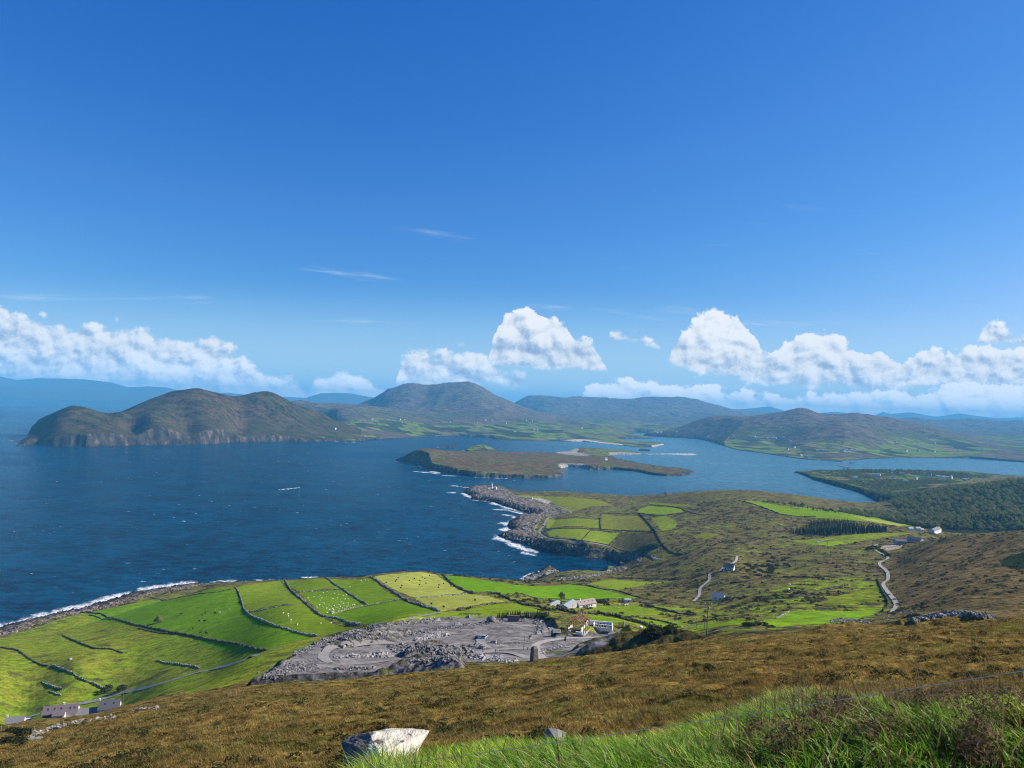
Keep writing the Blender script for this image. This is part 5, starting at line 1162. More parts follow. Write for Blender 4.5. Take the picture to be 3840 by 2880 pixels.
stones('tumbled_wall', [(495,2662),(545,2656),(590,2656)], 60, .2, .5, M_rub, 'faint line of stones on the brown slope above the cottages', 'ruined wall', 80, 3, None)
h_ = hit(120, 2775, 0, 60); b = MB(); b.box((0, 0, .15), (3.4, .7, .35), Matrix.Rotation(.5, 4, 'Z'), .9, .05); tag(b.build('stone_slab', M_stone, loc=h_), 'long pale slab lying in front of the ruined wall', 'stone slab')
for pp, n_ in (([(0,2730),(60,2750),(100,2760)], 12), ([(20,2790),(90,2790)], 8)):
    for i in range(n_):
        t_ = random.uniform(0, len(pp) - 1.001); k_ = int(t_); f_ = t_ - k_; h_ = hit(pp[k_][0] * (1 - f_) + pp[k_ + 1][0] * f_, pp[k_][1] * (1 - f_) + pp[k_ + 1][1] * f_, 0, 60)
        if h_: tag(copy_tree(bpy.data.objects['bush'], (h_.x, h_.y, h_.z), random.uniform(0, 6), random.uniform(.55, .95)), 'dark bramble bush left of the ruined wall', 'bush', 'brambles by the ruined wall')
# ================================================================== QUARRY ROCKS
def rubble(pp, n, a, b_, label, jit=7, m=None, ymin=235): return stones('rubble_heap', pp, int(n * 1.5), a * .6, b_ * .62, m or M_slate, label, 'rubble heap', ymin, jit, 'stuff')
rubble([(1000,2535),(1100,2500),(1180,2500)], 500, .4, 1.1, 'dark slate waste on the face of the left-hand tip', 16)
rubble([(1110,2450),(1200,2410),(1300,2380),(1360,2370)], 520, .4, 1.3, 'slate rubble along the left rim of the quarry', 10)
rubble([(1300,2395),(1400,2385),(1440,2390)], 220, .4, 1.2, 'grey mound of broken slate inside the loop track', 12)
rubble([(1380,2350),(1500,2338),(1620,2328),(1700,2318)], 520, .4, 1.4, 'back rim of broken slate above the field track', 8)
rubble([(1540,2378),(1620,2362),(1700,2350),(1790,2340),(1880,2332)], 420, .6, 1.6, 'line of slate blocks dividing the upper quarry floor', 6)
rubble([(1500,2440),(1560,2425),(1620,2440),(1700,2440),(1760,2442)], 800, .7, 2.0, 'big central heap of dark broken slate', 14)
rubble([(1560,2400),(1620,2388),(1680,2378)], 260, .7, 2.0, 'pale blocks on the crown of the central heap', 7, M_slate2)
rubble([(1450,2425),(1500,2430),(1530,2440)], 160, .5, 1.4, 'scattered slate left of the central heap', 8)
rubble([(1770,2462),(1850,2470),(1930,2478)], 360, .7, 1.8, 'low spread of slabs at the front of the quarry', 7, M_slate2)
rubble([(1260,2464),(1330,2462),(1400,2460),(1460,2462)], 170, .7, 1.9, 'row of cut slate stacked inside the loop track', 4, M_slate2)
rubble([(1260,2508),(1330,2510),(1400,2505)], 150, .6, 1.6, 'dark slabs along the near edge of the loop track', 4)
rubble([(1860,2415),(1900,2412),(1960,2410)], 200, .3, .7, 'thin windrow of slate chips across the quarry floor', 4)
rubble([(2010,2330),(2030,2350),(2020,2372)], 170, .7, 2.0, 'edge of slate blocks at the right of the floor', 7)
rubble([(1640,2462),(1700,2470),(1560,2480)], 260, .4, 1.2, 'loose slate on the front knoll of the quarry', 12)
rubble([(2030,2460),(2040,2440),(2100,2425),(2140,2425)], 110, .5, 1.1, 'kerb of stones round the small gravel yard', 4, M_slate2)
rubble([(3420,2330),(3500,2310),(3600,2298),(3720,2312)], 420, .6, 1.4, 'wall of stacked stone in the brown hillside dip at right', 9, M_rub, 195)
rubble([(3120,2330),(3180,2325),(3260,2332)], 240, .5, 1.3, 'heap of pale stones at the crest below the lane', 6, M_rub, 190)
rubble([(3310,2320),(3380,2300),(3440,2290)], 120, .4, 1.0, 'stones on the grassy hump beyond the crest', 6, M_rub, 220)
SL = [(1285,2425,2.2,'pale sawn slab among the stacked slate, topmost of the row'),(1425,2459,3.2,'dark block at the right end of the stacked slate'),(1340,2368,2.0,'pale slab on the left rim of the quarry'),(1715,2345,3.0,'large pale block left of the dividing line'),(2042,2372,3.6,'tall tilted slab right of the quarry floor'),(2062,2366,3.4,'second tilted slab right of the quarry floor'),(2085,2376,4.2,'wide rounded block at the right end of the slabs'),(2018,2378,2.4,'squat block left of the tilted slabs'),(1995,2388,2.2,'flat block lying apart below the tilted slabs'),(1990,2396,1.6,'small pale block in front of the flat one'),(1850,2412,2.6,'lone bent slab lying on the quarry floor'),(1790,2425,3.2,'large white slab at the right tip of the central heap'),(1806,2432,2.6,'tilted pale slab beside the right tip of the heap'),(1742,2440,2.2,'upright slab by the dark pit in the heap'),(1640,2330,3.0,'pale boulder on the upper quarry rim'),(1755,2318,2.4,'upright block left of the round rock'),(1835,2322,2.2,'pale block under the rusty shed'),(1965,2330,2.6,'pale block near the upper right corner')]
for u_, v_, s_, lb in SL:
    h_ = hit(u_, v_, 0, 240); b = MB(); M = Matrix.Rotation(random.uniform(-.6, .6), 4, 'Z') @ Matrix.Rotation(random.uniform(-.5, .3), 4, 'X') @ Matrix.Rotation(random.uniform(-.4, .4), 4, 'Y')
    b.box((0, 0, s_ * .22), (s_, s_ * .75, s_ * .42), M, .75, s_ * .07); b.box((s_ * .25, 0, s_ * .38), (s_ * .55, s_ * .5, s_ * .25), M, .7, s_ * .05)
    tag(b.build('stone_block', M_slate2, loc=h_), lb, 'stone block')
h_ = hit(1842, 2335, 0, 250); b = MB(); b.blob((0, 0, 1.3), (2.6, 2.2, 2.0), 9, 7, .12); tag(b.build('boulder', M_slate, loc=h_), 'big dark rounded boulder at the back of the quarry', 'boulder')
# rocks in the little bay
stones('shore_rocks', [(1960,2172),(2000,2168),(2030,2150),(2085,2142)], 260, 1.2, 3.2, M_stone, 'low reef of broken rock in the small bay', 'rocks', 700, 6)
stones('shore_rocks', [(2100,2172),(2170,2166),(2240,2158),(2300,2138),(2350,2132)], 320, .8, 2.2, M_stone, 'rocky foreshore at the head of the small bay', 'rocks', 700, 6)
stones('shore_rocks', [(0,2385),(120,2345),(260,2305),(400,2275),(520,2238),(640,2212),(740,2196)], 520, .7, 2.0, mat('warm_rock', (.30,.23,.17), .9, scale=.4, col2=(.08,.065,.055)), 'brown wave-washed rocks along the left-hand shore', 'rocks', 500, 9)
stones('shore_rocks', [(1770,1860),(1850,1862),(1920,1890),(1990,1915)], 260, 1.2, 3.4, M_rub, 'jagged rocks of the lighthouse point', 'rocks', 1200, 11)
stones('shore_rocks', [(1900,2018),(1960,2025),(2020,2045),(2100,2060),(1960,1985),(2000,1960)], 260, 1.2, 3.4, M_rub, 'rock platform around the south side of the point', 'rocks', 1000, 12)
stones('shore_rocks', [(2130,2052),(2230,2065),(2330,2085),(2400,2100)], 900, .7, 1.7, M_rub, 'cobble beach below the shore road', 'rocks', 900, 11)
# ================================================================== BUILDINGS
def gable_roof(L, D, zw, hr, over=.35, th=.18):
    b = MB(); hl = L / 2 + over; hd = D / 2 + over; sl = hr / (D / 2); ze = zw - over * sl
    for sgn in (-1, 1):
        y0 = D / 2 + sgn * hd; n = Vector((0, sgn * hr, D / 2)).normalized() * th
        vs = [(-hl, y0, ze), (hl, y0, ze), (hl, D / 2, zw + hr), (-hl, D / 2, zw + hr)]
        up = [(x, y + n.y, z + n.z) for x, y, z in vs]; k = vs + up
        f = [(0, 1, 2, 3), (7, 6, 5, 4), (0, 4, 5, 1), (1, 5, 6, 2), (3, 7, 4, 0), (2, 6, 7, 3)]
        b.add(k, f)
    return b
def house(name, label, cat, loc, rot, L, D, hw, hr, wm, rm, chim=(), wins=(), door=None, sky=0, group=None, gwin=False):
    e_ = empty(name, loc, rot); b = MB(); b.box((0, D / 2, hw / 2 - .75), (L, D, hw + 1.5))
    for sx_ in (-1, 1):
        x = sx_ * (L / 2 - .002); b.add([(x, 0, hw), (x, D, hw), (x, D / 2, hw + hr), (x - sx_ * .3, 0, hw), (x - sx_ * .3, D, hw), (x - sx_ * .3, D / 2, hw + hr)], [(0, 1, 2), (5, 4, 3), (0, 3, 4, 1), (1, 4, 5, 2), (2, 5, 3, 0)])
    b.build('wall', wm, e_)
    rf = gable_roof(L, D, hw, hr).build('roof', rm, e_)
    for cx in chim:
        c = MB(); c.box((cx, D / 2, hw + hr + .35), (.9, .7, 1.5)); c.box((cx, D / 2, hw + hr + 1.15), (1.05, .85, .14)); c.build('chimney', wm, rf)
    for i in range(sky):
        x = -L / 2 + L * (i + .7) / (sky + .4); t = .45; s = MB(); sl = math.atan2(hr, D / 2)
        s.box((0, 0, 0), (.8, 1.1, .12), Matrix.Translation((x, D / 2 * (1 - t) + .0, hw + hr * (1 - t) + .24)) @ Matrix.Rotation(sl, 4, 'X')); s.build('skylight', M_glass, rf)
    for x in wins:
        w_ = MB(); w_.box((x, -.012, hw * .52), (1.15, .10, 1.05)); wo_ = w_.build('window', M_glass, e_)
        s = MB(); s.box((x, -.05, hw * .52 - .6), (1.35, .2, .1)); s.build('sill', M_conc, wo_)
    if gwin:
        w_ = MB(); w_.box((-L / 2 - .012, D / 2, hw * .6), (.10, 1.1, 1.0)); w_.build('window', M_glass, e_)
    if door is not None:
        d = MB(); d.box((door, -.016, 1.0), (.95, .10, 2.05)); d.build('door', M_door, e_)
    return tag(e_, label, cat, group)
def front(pL, pR, ymin):
    a = hit(pL[0], pL[1], 0, ymin); b = hit(pR[0], pR[1], 0, ymin); d = b - a; return a, b, math.atan2(d.y, d.x), Vector((d.x, d.y)).length
def house_px(name, label, cat, pL, pR, D, hw, hr, wm, rm, ymin=300, L=None, dz=0, **k):
    a, b, r, l = front(pL, pR, ymin); c = (a + b) / 2; n = Vector((-math.sin(r), math.cos(r), 0)); z = min(gz(*(c + n * D * t_)[:2]) for t_ in (0, .5)) * .5 + max(gz(*(c + n * D * t_)[:2]) for t_ in (0, .5, 1)) * .5
    return house(name, label, cat, (c.x, c.y, z + dz), r, L or l, D, hw, hr, wm, rm, **k)
WN = lambda L, n: [L * ((i + .5) / n - .5) for i in range(n)]
a = Vector(ptY(10, 2718, 412)); b = Vector(ptY(450, 2650, 431)); a.z = gz(a.x, a.y); b.z = gz(b.x, b.y); r0 = math.atan2(b.y - a.y, b.x - a.x); l0 = (b - a).length
print('cottage row', a, b, l0)
ROWA, ROWB = a.copy(), b.copy()
def on_row(u0, u1, off, D, hw, hr, **k):
    f = lambda u: (u - 10) / 440.0
    p = a.lerp(b, f(u0)); q = a.lerp(b, f(u1)); c = (p + q) / 2; n = Vector((-math.sin(r0), math.cos(r0), 0)); c = c + n * off
    return dict(loc=(c.x, c.y, gz(c.x, c.y) + k.get('dz', -1.3)), rot=r0, L=(q - p).length, D=D, hw=hw, hr=hr)
house('cottage', 'small whitewashed cottage with a dark slate roof at the left end of the row', 'cottage', **on_row(19, 84, 0, 6, 3.1, 2.4), wm=M_white, rm=M_roofg, chim=(-4.2,), wins=(-2.2, 2.4), door=.3)
house('terraced_house', 'low purple-roofed house end beside the white lean-to', 'house', **on_row(152, 236, 1, 7.5, 3.0, 3.2), wm=M_roofp, rm=M_roofp, sky=3, wins=(2,))
house('lean_to', 'white lean-to gable in front of the purple-roofed houses', 'annexe', **on_row(196, 240, -3.5, 4.5, 2.6, 1.6), wm=M_white, rm=M_roofp, wins=(1.4,))
house('terraced_house', 'taller purple-roofed house with three skylights and a white chimney', 'house', **on_row(224, 281, 1.5, 8, 4.2, 3.6), wm=M_white, rm=M_roofp, chim=(-3.6,), sky=3, wins=(2.4,))
house('terraced_house', 'grey-roofed white house in the middle of the row', 'house', **on_row(281, 364, .5, 8, 3.8, 2.9), wm=M_white, rm=M_roofg, wins=WN(10, 4), door=-1.2)
house('terraced_house', 'dark slate-roofed white house at the right end of the row', 'house', **on_row(364, 446, 0, 8.5, 3.8, 3.6), wm=M_white, rm=M_roof, chim=(-5.2,), sky=2, wins=WN(10, 4), door=1.2)
house_px('farmhouse', 'white farmhouse with a pinkish tiled roof and skylights', 'farmhouse', (2172,2278), (2236,2277), 6.5, 3.0, 2.8, M_white, M_roofpink, 450, chim=(-5.5,), sky=4, wins=WN(11, 4), door=-.3)
house_px('shed', 'low farm shed with a blue-grey sheet roof left of the farmhouse', 'shed', (2129,2281), (2163,2280), 7, 2.4, 1.6, M_conc, M_roofl, 450, wins=(1,))
house_px('shed', 'long low greenhouse-like shed far left of the farmhouse', 'shed', (2068,2272), (2100,2270), 4, 1.6, .8, M_conc, M_roofl, 450)
house_px('outbuilding', 'tiny white outbuilding in the scrub right of the farmhouse', 'outbuilding', (2343,2259), (2366,2258), 4, 2.2, .8, M_white, M_conc, 450, wins=(.8,))
house_px('house', 'white house with a bright gable beside the upper part of the left lane', 'house', (2712,2141), (2750,2140), 8, 3.2, 3.4, M_white, M_roof, 600, chim=(4,), wins=WN(8, 3), gwin=True)
house_px('house', 'white cottage with a pale grey roof below the end of the left lane', 'house', (2668,2252), (2714,2249), 7, 2.8, 3.2, M_white, M_roofl, 500, wins=WN(8, 2), gwin=True)
house_px('house', 'white two-chimney house on the skyline of the brown hill', 'house', (3504,2001), (3530,2001), 7, 4.6, 3.0, M_white, M_roof, 1000, chim=(-4.2, 4.2), wins=WN(8, 3), dz=1.0)
for u_, v_, l_, lb in ((3418,1990,7,'small white outbuilding left of the skyline farm group'),(3446,1989,8,'white-roofed barn in the middle of the skyline farm group'),(3460,1994,5,'small white gabled hut at the right of the farm group')):
    h_ = hit(u_, v_, 0, 1050); house('outbuilding', lb, 'outbuilding', (h_.x, h_.y, h_.z + .5), .2, l_, 5, 2.8, 1.8, M_white, M_roofl, wins=(0,))
e1 = house_px('bungalow', 'long dark-roofed bungalow at the top of the right-hand lane', 'bungalow', (3362,2043), (3402,2040), 9, 2.9, 2.4, M_conc, M_roof, 850, wins=WN(12, 4), dz=1.5)
house_px('bungalow', 'rear dark-roofed wing behind the long bungalow', 'bungalow', (3400,2034), (3452,2031), 9, 2.9, 2.2, M_conc, M_roof, 850, wins=WN(12, 3), dz=1.5)
h_ = hit(1989, 1871, 0, 1500); house('cottage', 'tiny white cottage by the shore road near the lighthouse', 'cottage', (h_.x, h_.y, h_.z + .5), -.2, 9, 5, 2.6, 2.0, M_white, M_conc, chim=(-3.5,), wins=(1,))
h_ = hit(2058, 1990, 0, 1200); house('ruin', 'dark roofless stone ruin in the lower point field', 'ruin', (h_.x, h_.y, h_.z), -.1, 11, 6, 2.6, .6, M_stone, M_dark, wins=(0,))
# distant houses: one of each kind with wall and roof, then copies
fars = [house('far_house', 'x', 'house', (0, 0, -600 - 10 * i), 0, L_, D_, hw_, hr_, wm_, rm_) for i, (L_, D_, hw_, hr_, wm_, rm_) in enumerate([(13, 7, 3.4, 3, M_white, M_roofg), (17, 8, 3.4, 3.2, M_white, M_roof), (10, 7, 5.2, 3, M_white, M_roofg), (34, 12, 5, 2, M_white, M_roofl)])]
def far_houses(lst, label, group, h=fhit, kinds=(0, 1, 2), sc=1.35):
    lst = sorted(lst)
    for i, (u_, v_) in enumerate(lst):
        p = h(u_, v_)
        if p is None: continue
        k = random.choice(kinds); copy = copy_tree(fars[k], (p[0], p[1], p[2] + .5), random.uniform(-.7, .7), sc)
        tag(copy, ordinal(label, i, len(lst)), 'house', group)
far_houses([(1336,1554),(1397,1573),(1498,1574),(1515,1577),(1503,1587),(1634,1623),(1254,1610),(1687,1585)], 'tiny white house on the farmland left of the big mountain foot', 'far white houses under the flat-topped mountain')
far_houses([(1775,1586),(1786,1587),(1821,1576),(1842,1577),(1829,1590),(1896,1590),(1949,1577),(1979,1584),(1987,1586),(1992,1580),(1970,1578),(1932,1619),(1997,1613),(2012,1614)], 'tiny white house at the right foot of the flat-topped mountain', 'far white houses at the mountain right foot')
far_houses([(2146,1606),(2152,1607),(2177,1605),(2183,1607),(2097,1648),(2423,1614),(2480,1623),(2467,1624),(2593,1619),(2540,1622),(2450,1620)], 'tiny pale house on the plain behind the sandy channel', 'far houses behind the channel')
far_houses([(2658,1639),(2702,1638),(2752,1638),(2727,1642),(2754,1640),(2880,1646),(2899,1640),(2939,1643),(2966,1656),(3127,1632)], 'pale building at the foot of the long right-hand hill', 'far buildings under the right-hand hill')
far_houses([(2822,1641),(2900,1645)], 'long white factory roof at the foot of the right-hand hill', 'long white roofs', kinds=(3,))
far_houses([(3006,1711),(3023,1717),(3054,1717),(3040,1714),(2995,1706)], 'small pale building on the waterfront by the far pier', 'waterfront buildings by the far pier')
far_houses([(3088,1690),(3067,1691),(3162,1689),(3168,1695),(3187,1687),(3208,1688),(2982,1680),(2952,1688),(3175,1690),(3155,1692)], 'tiny white house on the green plain across the inlet', 'far houses across the inlet')
far_houses([(3308,1694),(3387,1695),(3402,1693),(3442,1693),(3470,1695),(3507,1696),(3445,1658),(3486,1646),(3507,1663),(3570,1682),(3357,1660),(3386,1637),(3622,1645),(3600,1690),(3680,1690)], 'tiny pale house on the plain at the far right', 'far houses at the right')
nh = lambda u, v: (lambda p: None if p is None else (p.x, p.y, p.z + 2))(hit(u, v, 0, 1700))
far_houses([(3207,1797),(3482,1783),(3520,1791),(3540,1794),(3559,1796),(3571,1796),(3620,1803),(3292,1830),(3399,1811),(3383,1780),(3350,1790),(3440,1800)], 'small white house among the trees of the village point', 'houses on the village point', nh, sc=1.1)
far_houses([(3285,1785)], 'long white building in the middle of the village point', 'long building on the village point', nh, kinds=(3,), sc=.9)
sx_, q_ = ray(2274, 1724); p_ = sea(2274, 1724, 12); far_houses([(0, 0)], 'single white house on the low island', 'house on the island', lambda u, v: (p_[0], p_[1], 11))
for f_ in fars:
    for c_ in list(f_.children):
        for d_ in list(c_.children): bpy.data.objects.remove(d_)
        bpy.data.objects.remove(c_)
    bpy.data.objects.remove(f_)
p_ = fhit(3016, 1695); b = MB(); b.box((0, 0, 9), (14, 9, 20)); t_e = empty('tower_ruin', p_, .2); b.build('wall', M_conc, t_e); b = MB(); b.box((-5, 0, 21), (4, 9, 5)); b.box((5, 0, 21), (4, 9, 5)); b.build('parapet', M_conc, t_e); tag(t_e, 'tall pale open-topped ruin behind the far waterfront', 'ruin')

# ---- lighthouse
h_ = hit(1844, 1831, 0, 1700); lz = h_.z
lt = tag(empty('lighthouse', (h_.x, h_.y, lz)), 'white lighthouse tower with a reddish band on the rocky point', 'lighthouse')
b = MB(); b.lathe([(3.0, -2), (2.9, 0), (2.55, 5.0)], 20); b.lathe([(2.36, 7.6), (2.15, 11.2)], 20); b.build('tower', M_white, lt)
b = MB(); b.lathe([(2.57, 5.0), (2.38, 7.6)], 20); b.build('band', mat('faded_red_band', (.62,.30,.27), .8, .2, 1.0), lt)
b = MB(); b.lathe([(2.9, 11.2), (2.9, 11.55)], 20); g_ = b.build('gallery', M_white, lt)
b = MB()
for i in range(12):
    a_ = i * math.pi / 6; b.tube((2.8 * math.cos(a_), 2.8 * math.sin(a_), 11.5), (2.8 * math.cos(a_), 2.8 * math.sin(a_), 12.5), .05, n=4)
b.build('railing', M_white, g_)
b = MB(); b.lathe([(1.5, 11.55), (1.5, 13.7)], 16); b.build('lantern', M_glass, lt); b = MB(); b.lathe([(1.75, 13.7), (1.5, 14.3), (.7, 15.0), (.2, 15.2), (.1, 15.9)], 16); b.build('dome', M_white, lt)
k = 1.05
def lh(u, v, lb, L_, D_, hh, z=0, name='lighthouse_building', cat='building', flat=True, rot=-.25):
    p = hit(u, v, 0, 1700); e_ = empty(name, (p.x, p.y, p.z + z), rot); b = MB(); b.box((0, 0, hh / 2 - 1), (L_, D_, hh + 2)); b.build('wall', M_white, e_); b = MB(); b.box((0, 0, hh + .12), (L_ + .5, D_ + .5, .25)); b.build('roof', M_white, e_)
    w_ = MB(); w_.box((0, -D_ / 2 - .01, hh * .55), (1, .1, 1.2)); w_.build('window', M_glass, e_); return tag(e_, lb, cat)
lh(1858, 1835, 'flat-roofed white keeper block just right of the tower', 6.5, 6, 6.2)
lh(1851, 1834, 'small white porch between the tower and keeper block', 4, 5, 4.2)
b = MB(); b.box((0, 0, .6), (20, 1.0, 3.4)); b.box((9.6, 0, 2.6), (1.4, 1.4, 1.6)); p = hit(1877, 1840, 0, 1700); o = b.build('enclosure_wall', M_white, loc=p, rotz=-.32); tag(o, 'long white enclosure wall right of the lighthouse', 'wall')
b = MB(); b.box((0, 0, .6), (8, 1.0, 2.8)); p = hit(1835, 1832, 0, 1700); o = b.build('enclosure_wall', M_white, loc=p, rotz=.5); tag(o, 'short white wall on the rocks left of the tower', 'wall')
# ---- obelisk cairn on the brow
h_ = hit(2003, 2478, 0, 150); S = h_.y / 235.0
ob = tag(empty('stone_pillar', (h_.x, h_.y, h_.z - .3), R(33)), 'tall square tapering stone pillar on the brow above the quarry', 'stone pillar')
M_pil = mat('mortared_stone', (.17,.155,.135), .95, scale=1.6, col2=(.075,.07,.06), bump=.8, bscale=4)
b = MB(); b.box((0, 0, 2.1 * S), (2.0 * S, 2.0 * S, 4.2 * S), None, .80, .03); b.build('shaft', M_pil, ob); b = MB(); b.box((0, 0, 4.2 * S + .12), (1.66 * S, 1.66 * S, .24), None, .8, .02); b.box((0, 0, 4.2 * S + .35), (1.2 * S, 1.2 * S, .25), None, .5, .02); b.build('cap', M_pil, ob)
# ---- building site
p0 = hit(2158, 2378, 0, 300); site = tag(empty('building_frame', (p0.x, p0.y, p0.z), R(-22)), 'red steel portal frame of a half-built shed beside the quarry road', 'steel frame')
b = MB(); b.box((0, 4.5, .1), (8.4, 11, .5)); b.build('floor_slab', M_conc, site)
for i, y_ in enumerate((0, 3.2, 6.4, 9.6)):
    b = MB()
    for s_ in (-1, 1): b.box((s_ * 3.8, y_, 2.3), (.26, .26, 4.4)); b.tube((s_ * 3.8, y_, 4.4), (0, y_, 7.0), .15, n=4, smooth=False)
    if i in (0, 3): b.box((0, y_, 4.4), (7.4, .18, .2))
    b.build('portal', M_iron, site)
for x_, z_ in ((-3.8, 4.45), (3.8, 4.45), (0, 7.1), (-1.9, 5.8), (1.9, 5.8)): b = MB(); b.box((x_, 4.8, z_), (.14, 9.8, .14)); b.build('purlin', M_iron, site)
for x_, y_, sx2, sy2, hh in ((-3.2, -.4, 1.6, .5, 1.2), (1.8, -.4, 3.0, .5, 1.1), (-3.9, 4, .4, 7, 1.6), (2, 5, .4, 6, 2.0)): b = MB(); b.box((x_, y_, hh / 2 + .3), (sx2, sy2, hh)); b.build('block_wall', M_white, site)
for x_ in (-2.2, -.6): b = MB(); b.box((x_, 3.5, .62), (1.0, 4.5, .5)); b.build('material_stack', M_white, site)
p0 = hit(2246, 2362, 0, 300); rr = tag(empty('roofless_building', (p0.x, p0.y, p0.z), R(-12)), 'long roofless white block building under construction', 'building')
for (x_, y_, L_, D_, h1) in ((0, 0, 12, .4, 1.0), (0, 4.5, 12, .4, 2.6), (-6, 2.2, .4, 4.8, 2.4), (6, 2.2, .4, 4.8, 2.2), (-2.6, 2.2, .35, 4.2, 2.2)): b = MB(); b.box((x_, y_, h1 / 2), (L_, D_, h1 + .6)); b.build('wall', M_white, rr)
for i in range(7): b = MB(); b.box((-1.6 + i * 1.25, -.03, 1.75), (.3, .34, 1.3)); b.build('pier', M_white, rr)
b = MB(); b.box((2.2, 0, 2.55), (8.4, .44, .3)); b.build('lintel', M_white, rr)
for i in range(5): b = MB(); b.box((-.9 + i * 1.5, 4.24, 1.5), (1.1, .14, 1.2)); b.build('window', M_dark, rr)
p0 = hit(1925, 2331, 0, 330); e_ = tag(empty('open_shed', p0, .0), 'rusty-roofed open shed in front of the spruce row', 'shed')
b = MB(); b.box((0, 1.5, 1.3), (5.6, 3, 2.2)); b.build('wall', mat('grey_boards', (.17,.17,.17), .9, .3, 2), e_); b = MB(); b.box((0, 1.4, 2.75), (6.4, 3.8, .16), Matrix.Rotation(-.12, 4, 'X')); b.build('roof', M_rust, e_)
for x_ in (-3, 3): b = MB(); b.box((x_, -.35, 1.2), (.15, .15, 2.9)); b.build('post', M_pole, e_)
# ---- cars and van
def car(label, loc, rot, paint, van=False):
    e_ = tag(empty('parked_van' if van else 'parked_car', loc, rot), label, 'van' if van else 'car'); L_, W_, H_ = (4.9, 1.95, 2.0) if van else (4.3, 1.78, 1.5)
    zb = .28; zs = .95 if not van else 1.1
    prof = [(-L_/2, zb), (-L_/2, zs * .8), (-L_/2 + .12, zs), (-L_/2 + (.25 if van else .35), zs + .02), (L_/2 - (.75 if van else 1.05), zs), (L_/2 - .1, zs - .14), (L_/2, zb + .25), (L_/2, zb)]
    def extrude(pr, w0, w1=None):
        w1 = w1 or w0; n = len(pr); zm = max(z for _, z in pr); zl = min(z for _, z in pr); b = MB(); vs = []
        for s_ in (-1, 1):
            for x, z in pr: t_ = (z - zl) / (zm - zl); vs.append((x, s_ * (w0 * (1 - t_) + w1 * t_) / 2, z))
        b.add(vs, [tuple(range(n)), tuple(range(2 * n - 1, n - 1, -1))] + [((i + 1) % n, i, n + i, n + (i + 1) % n) for i in range(n)]); return b
    extrude(prof, W_, W_ * .95).build('body', paint, e_)
    cab = [(-L_/2 + .12, zs - .02), (-L_/2 + (.28 if van else .55), H_), (L_/2 - (1.45 if van else 1.95), H_), (L_/2 - (.8 if van else 1.15), zs - .02)]
    cb_ = extrude(cab, W_ * .93, W_ * .74 if not van else W_ * .88).build('cabin', M_glass, e_)
    b = MB(); b.box(((cab[1][0] + cab[2][0]) / 2, 0, H_ + .012), (cab[2][0] - cab[1][0] + .1, W_ * (.76 if not van else .9), .06), None, .96); b.build('roof', paint, e_)
    for x in (-L_/2 + .8, L_/2 - .85):
        for s_ in (-1, 1): b = MB(); b.tube((x, s_ * (W_/2 - .2), .32), (x, s_ * (W_/2 + .01), .32), .32, n=16); w_ = b.build('wheel', M_rubber, e_); b = MB(); b.tube((x, s_ * (W_/2), .32), (x, s_ * (W_/2 + .025), .32), .18, n=12); b.build('rim', M_silver, w_)
    for s_ in (-1, 1):
        b = MB(); b.box((-L_/2 - .005, s_ * W_ * .4, zs * .82), (.06, .22, .2)); b.build('tail_lamp', M_lamp, e_); b = MB(); b.box((L_/2 - .03, s_ * W_ * .38, zb + .4), (.08, .3, .14)); b.build('headlamp', M_white, e_)
    b = MB(); b.box((-L_/2 - .02, 0, .5), (.04, .5, .12)); b.build('number_plate', M_white, e_)
    return e_
p = hit(1792, 2396, 0, 250); car('dark blue car, the left one of two parked on the quarry floor', p, R(68), M_bluec)
p = hit(1817, 2393, 0, 250); car('silver-blue car, the right one of two parked on the quarry floor', p, R(72), M_silver)
f = (86 - 10) / 440.0; c = ROWA.lerp(ROWB, f) + Vector((-math.sin(r0), math.cos(r0), 0)) * 9
car('white van on the road behind the small white cottage', (c.x, c.y, gz(c.x, c.y) + .4), r0 + .1, mat('white_paint', (.75,.77,.78), .35, .05, 1, spec=.5), True)
p = hit(3066, 2036, 0, 900); car('tiny white car on the track below the spruce plantation', (p.x, p.y, p.z + .5), .3, bpy.data.materials['white_paint'])
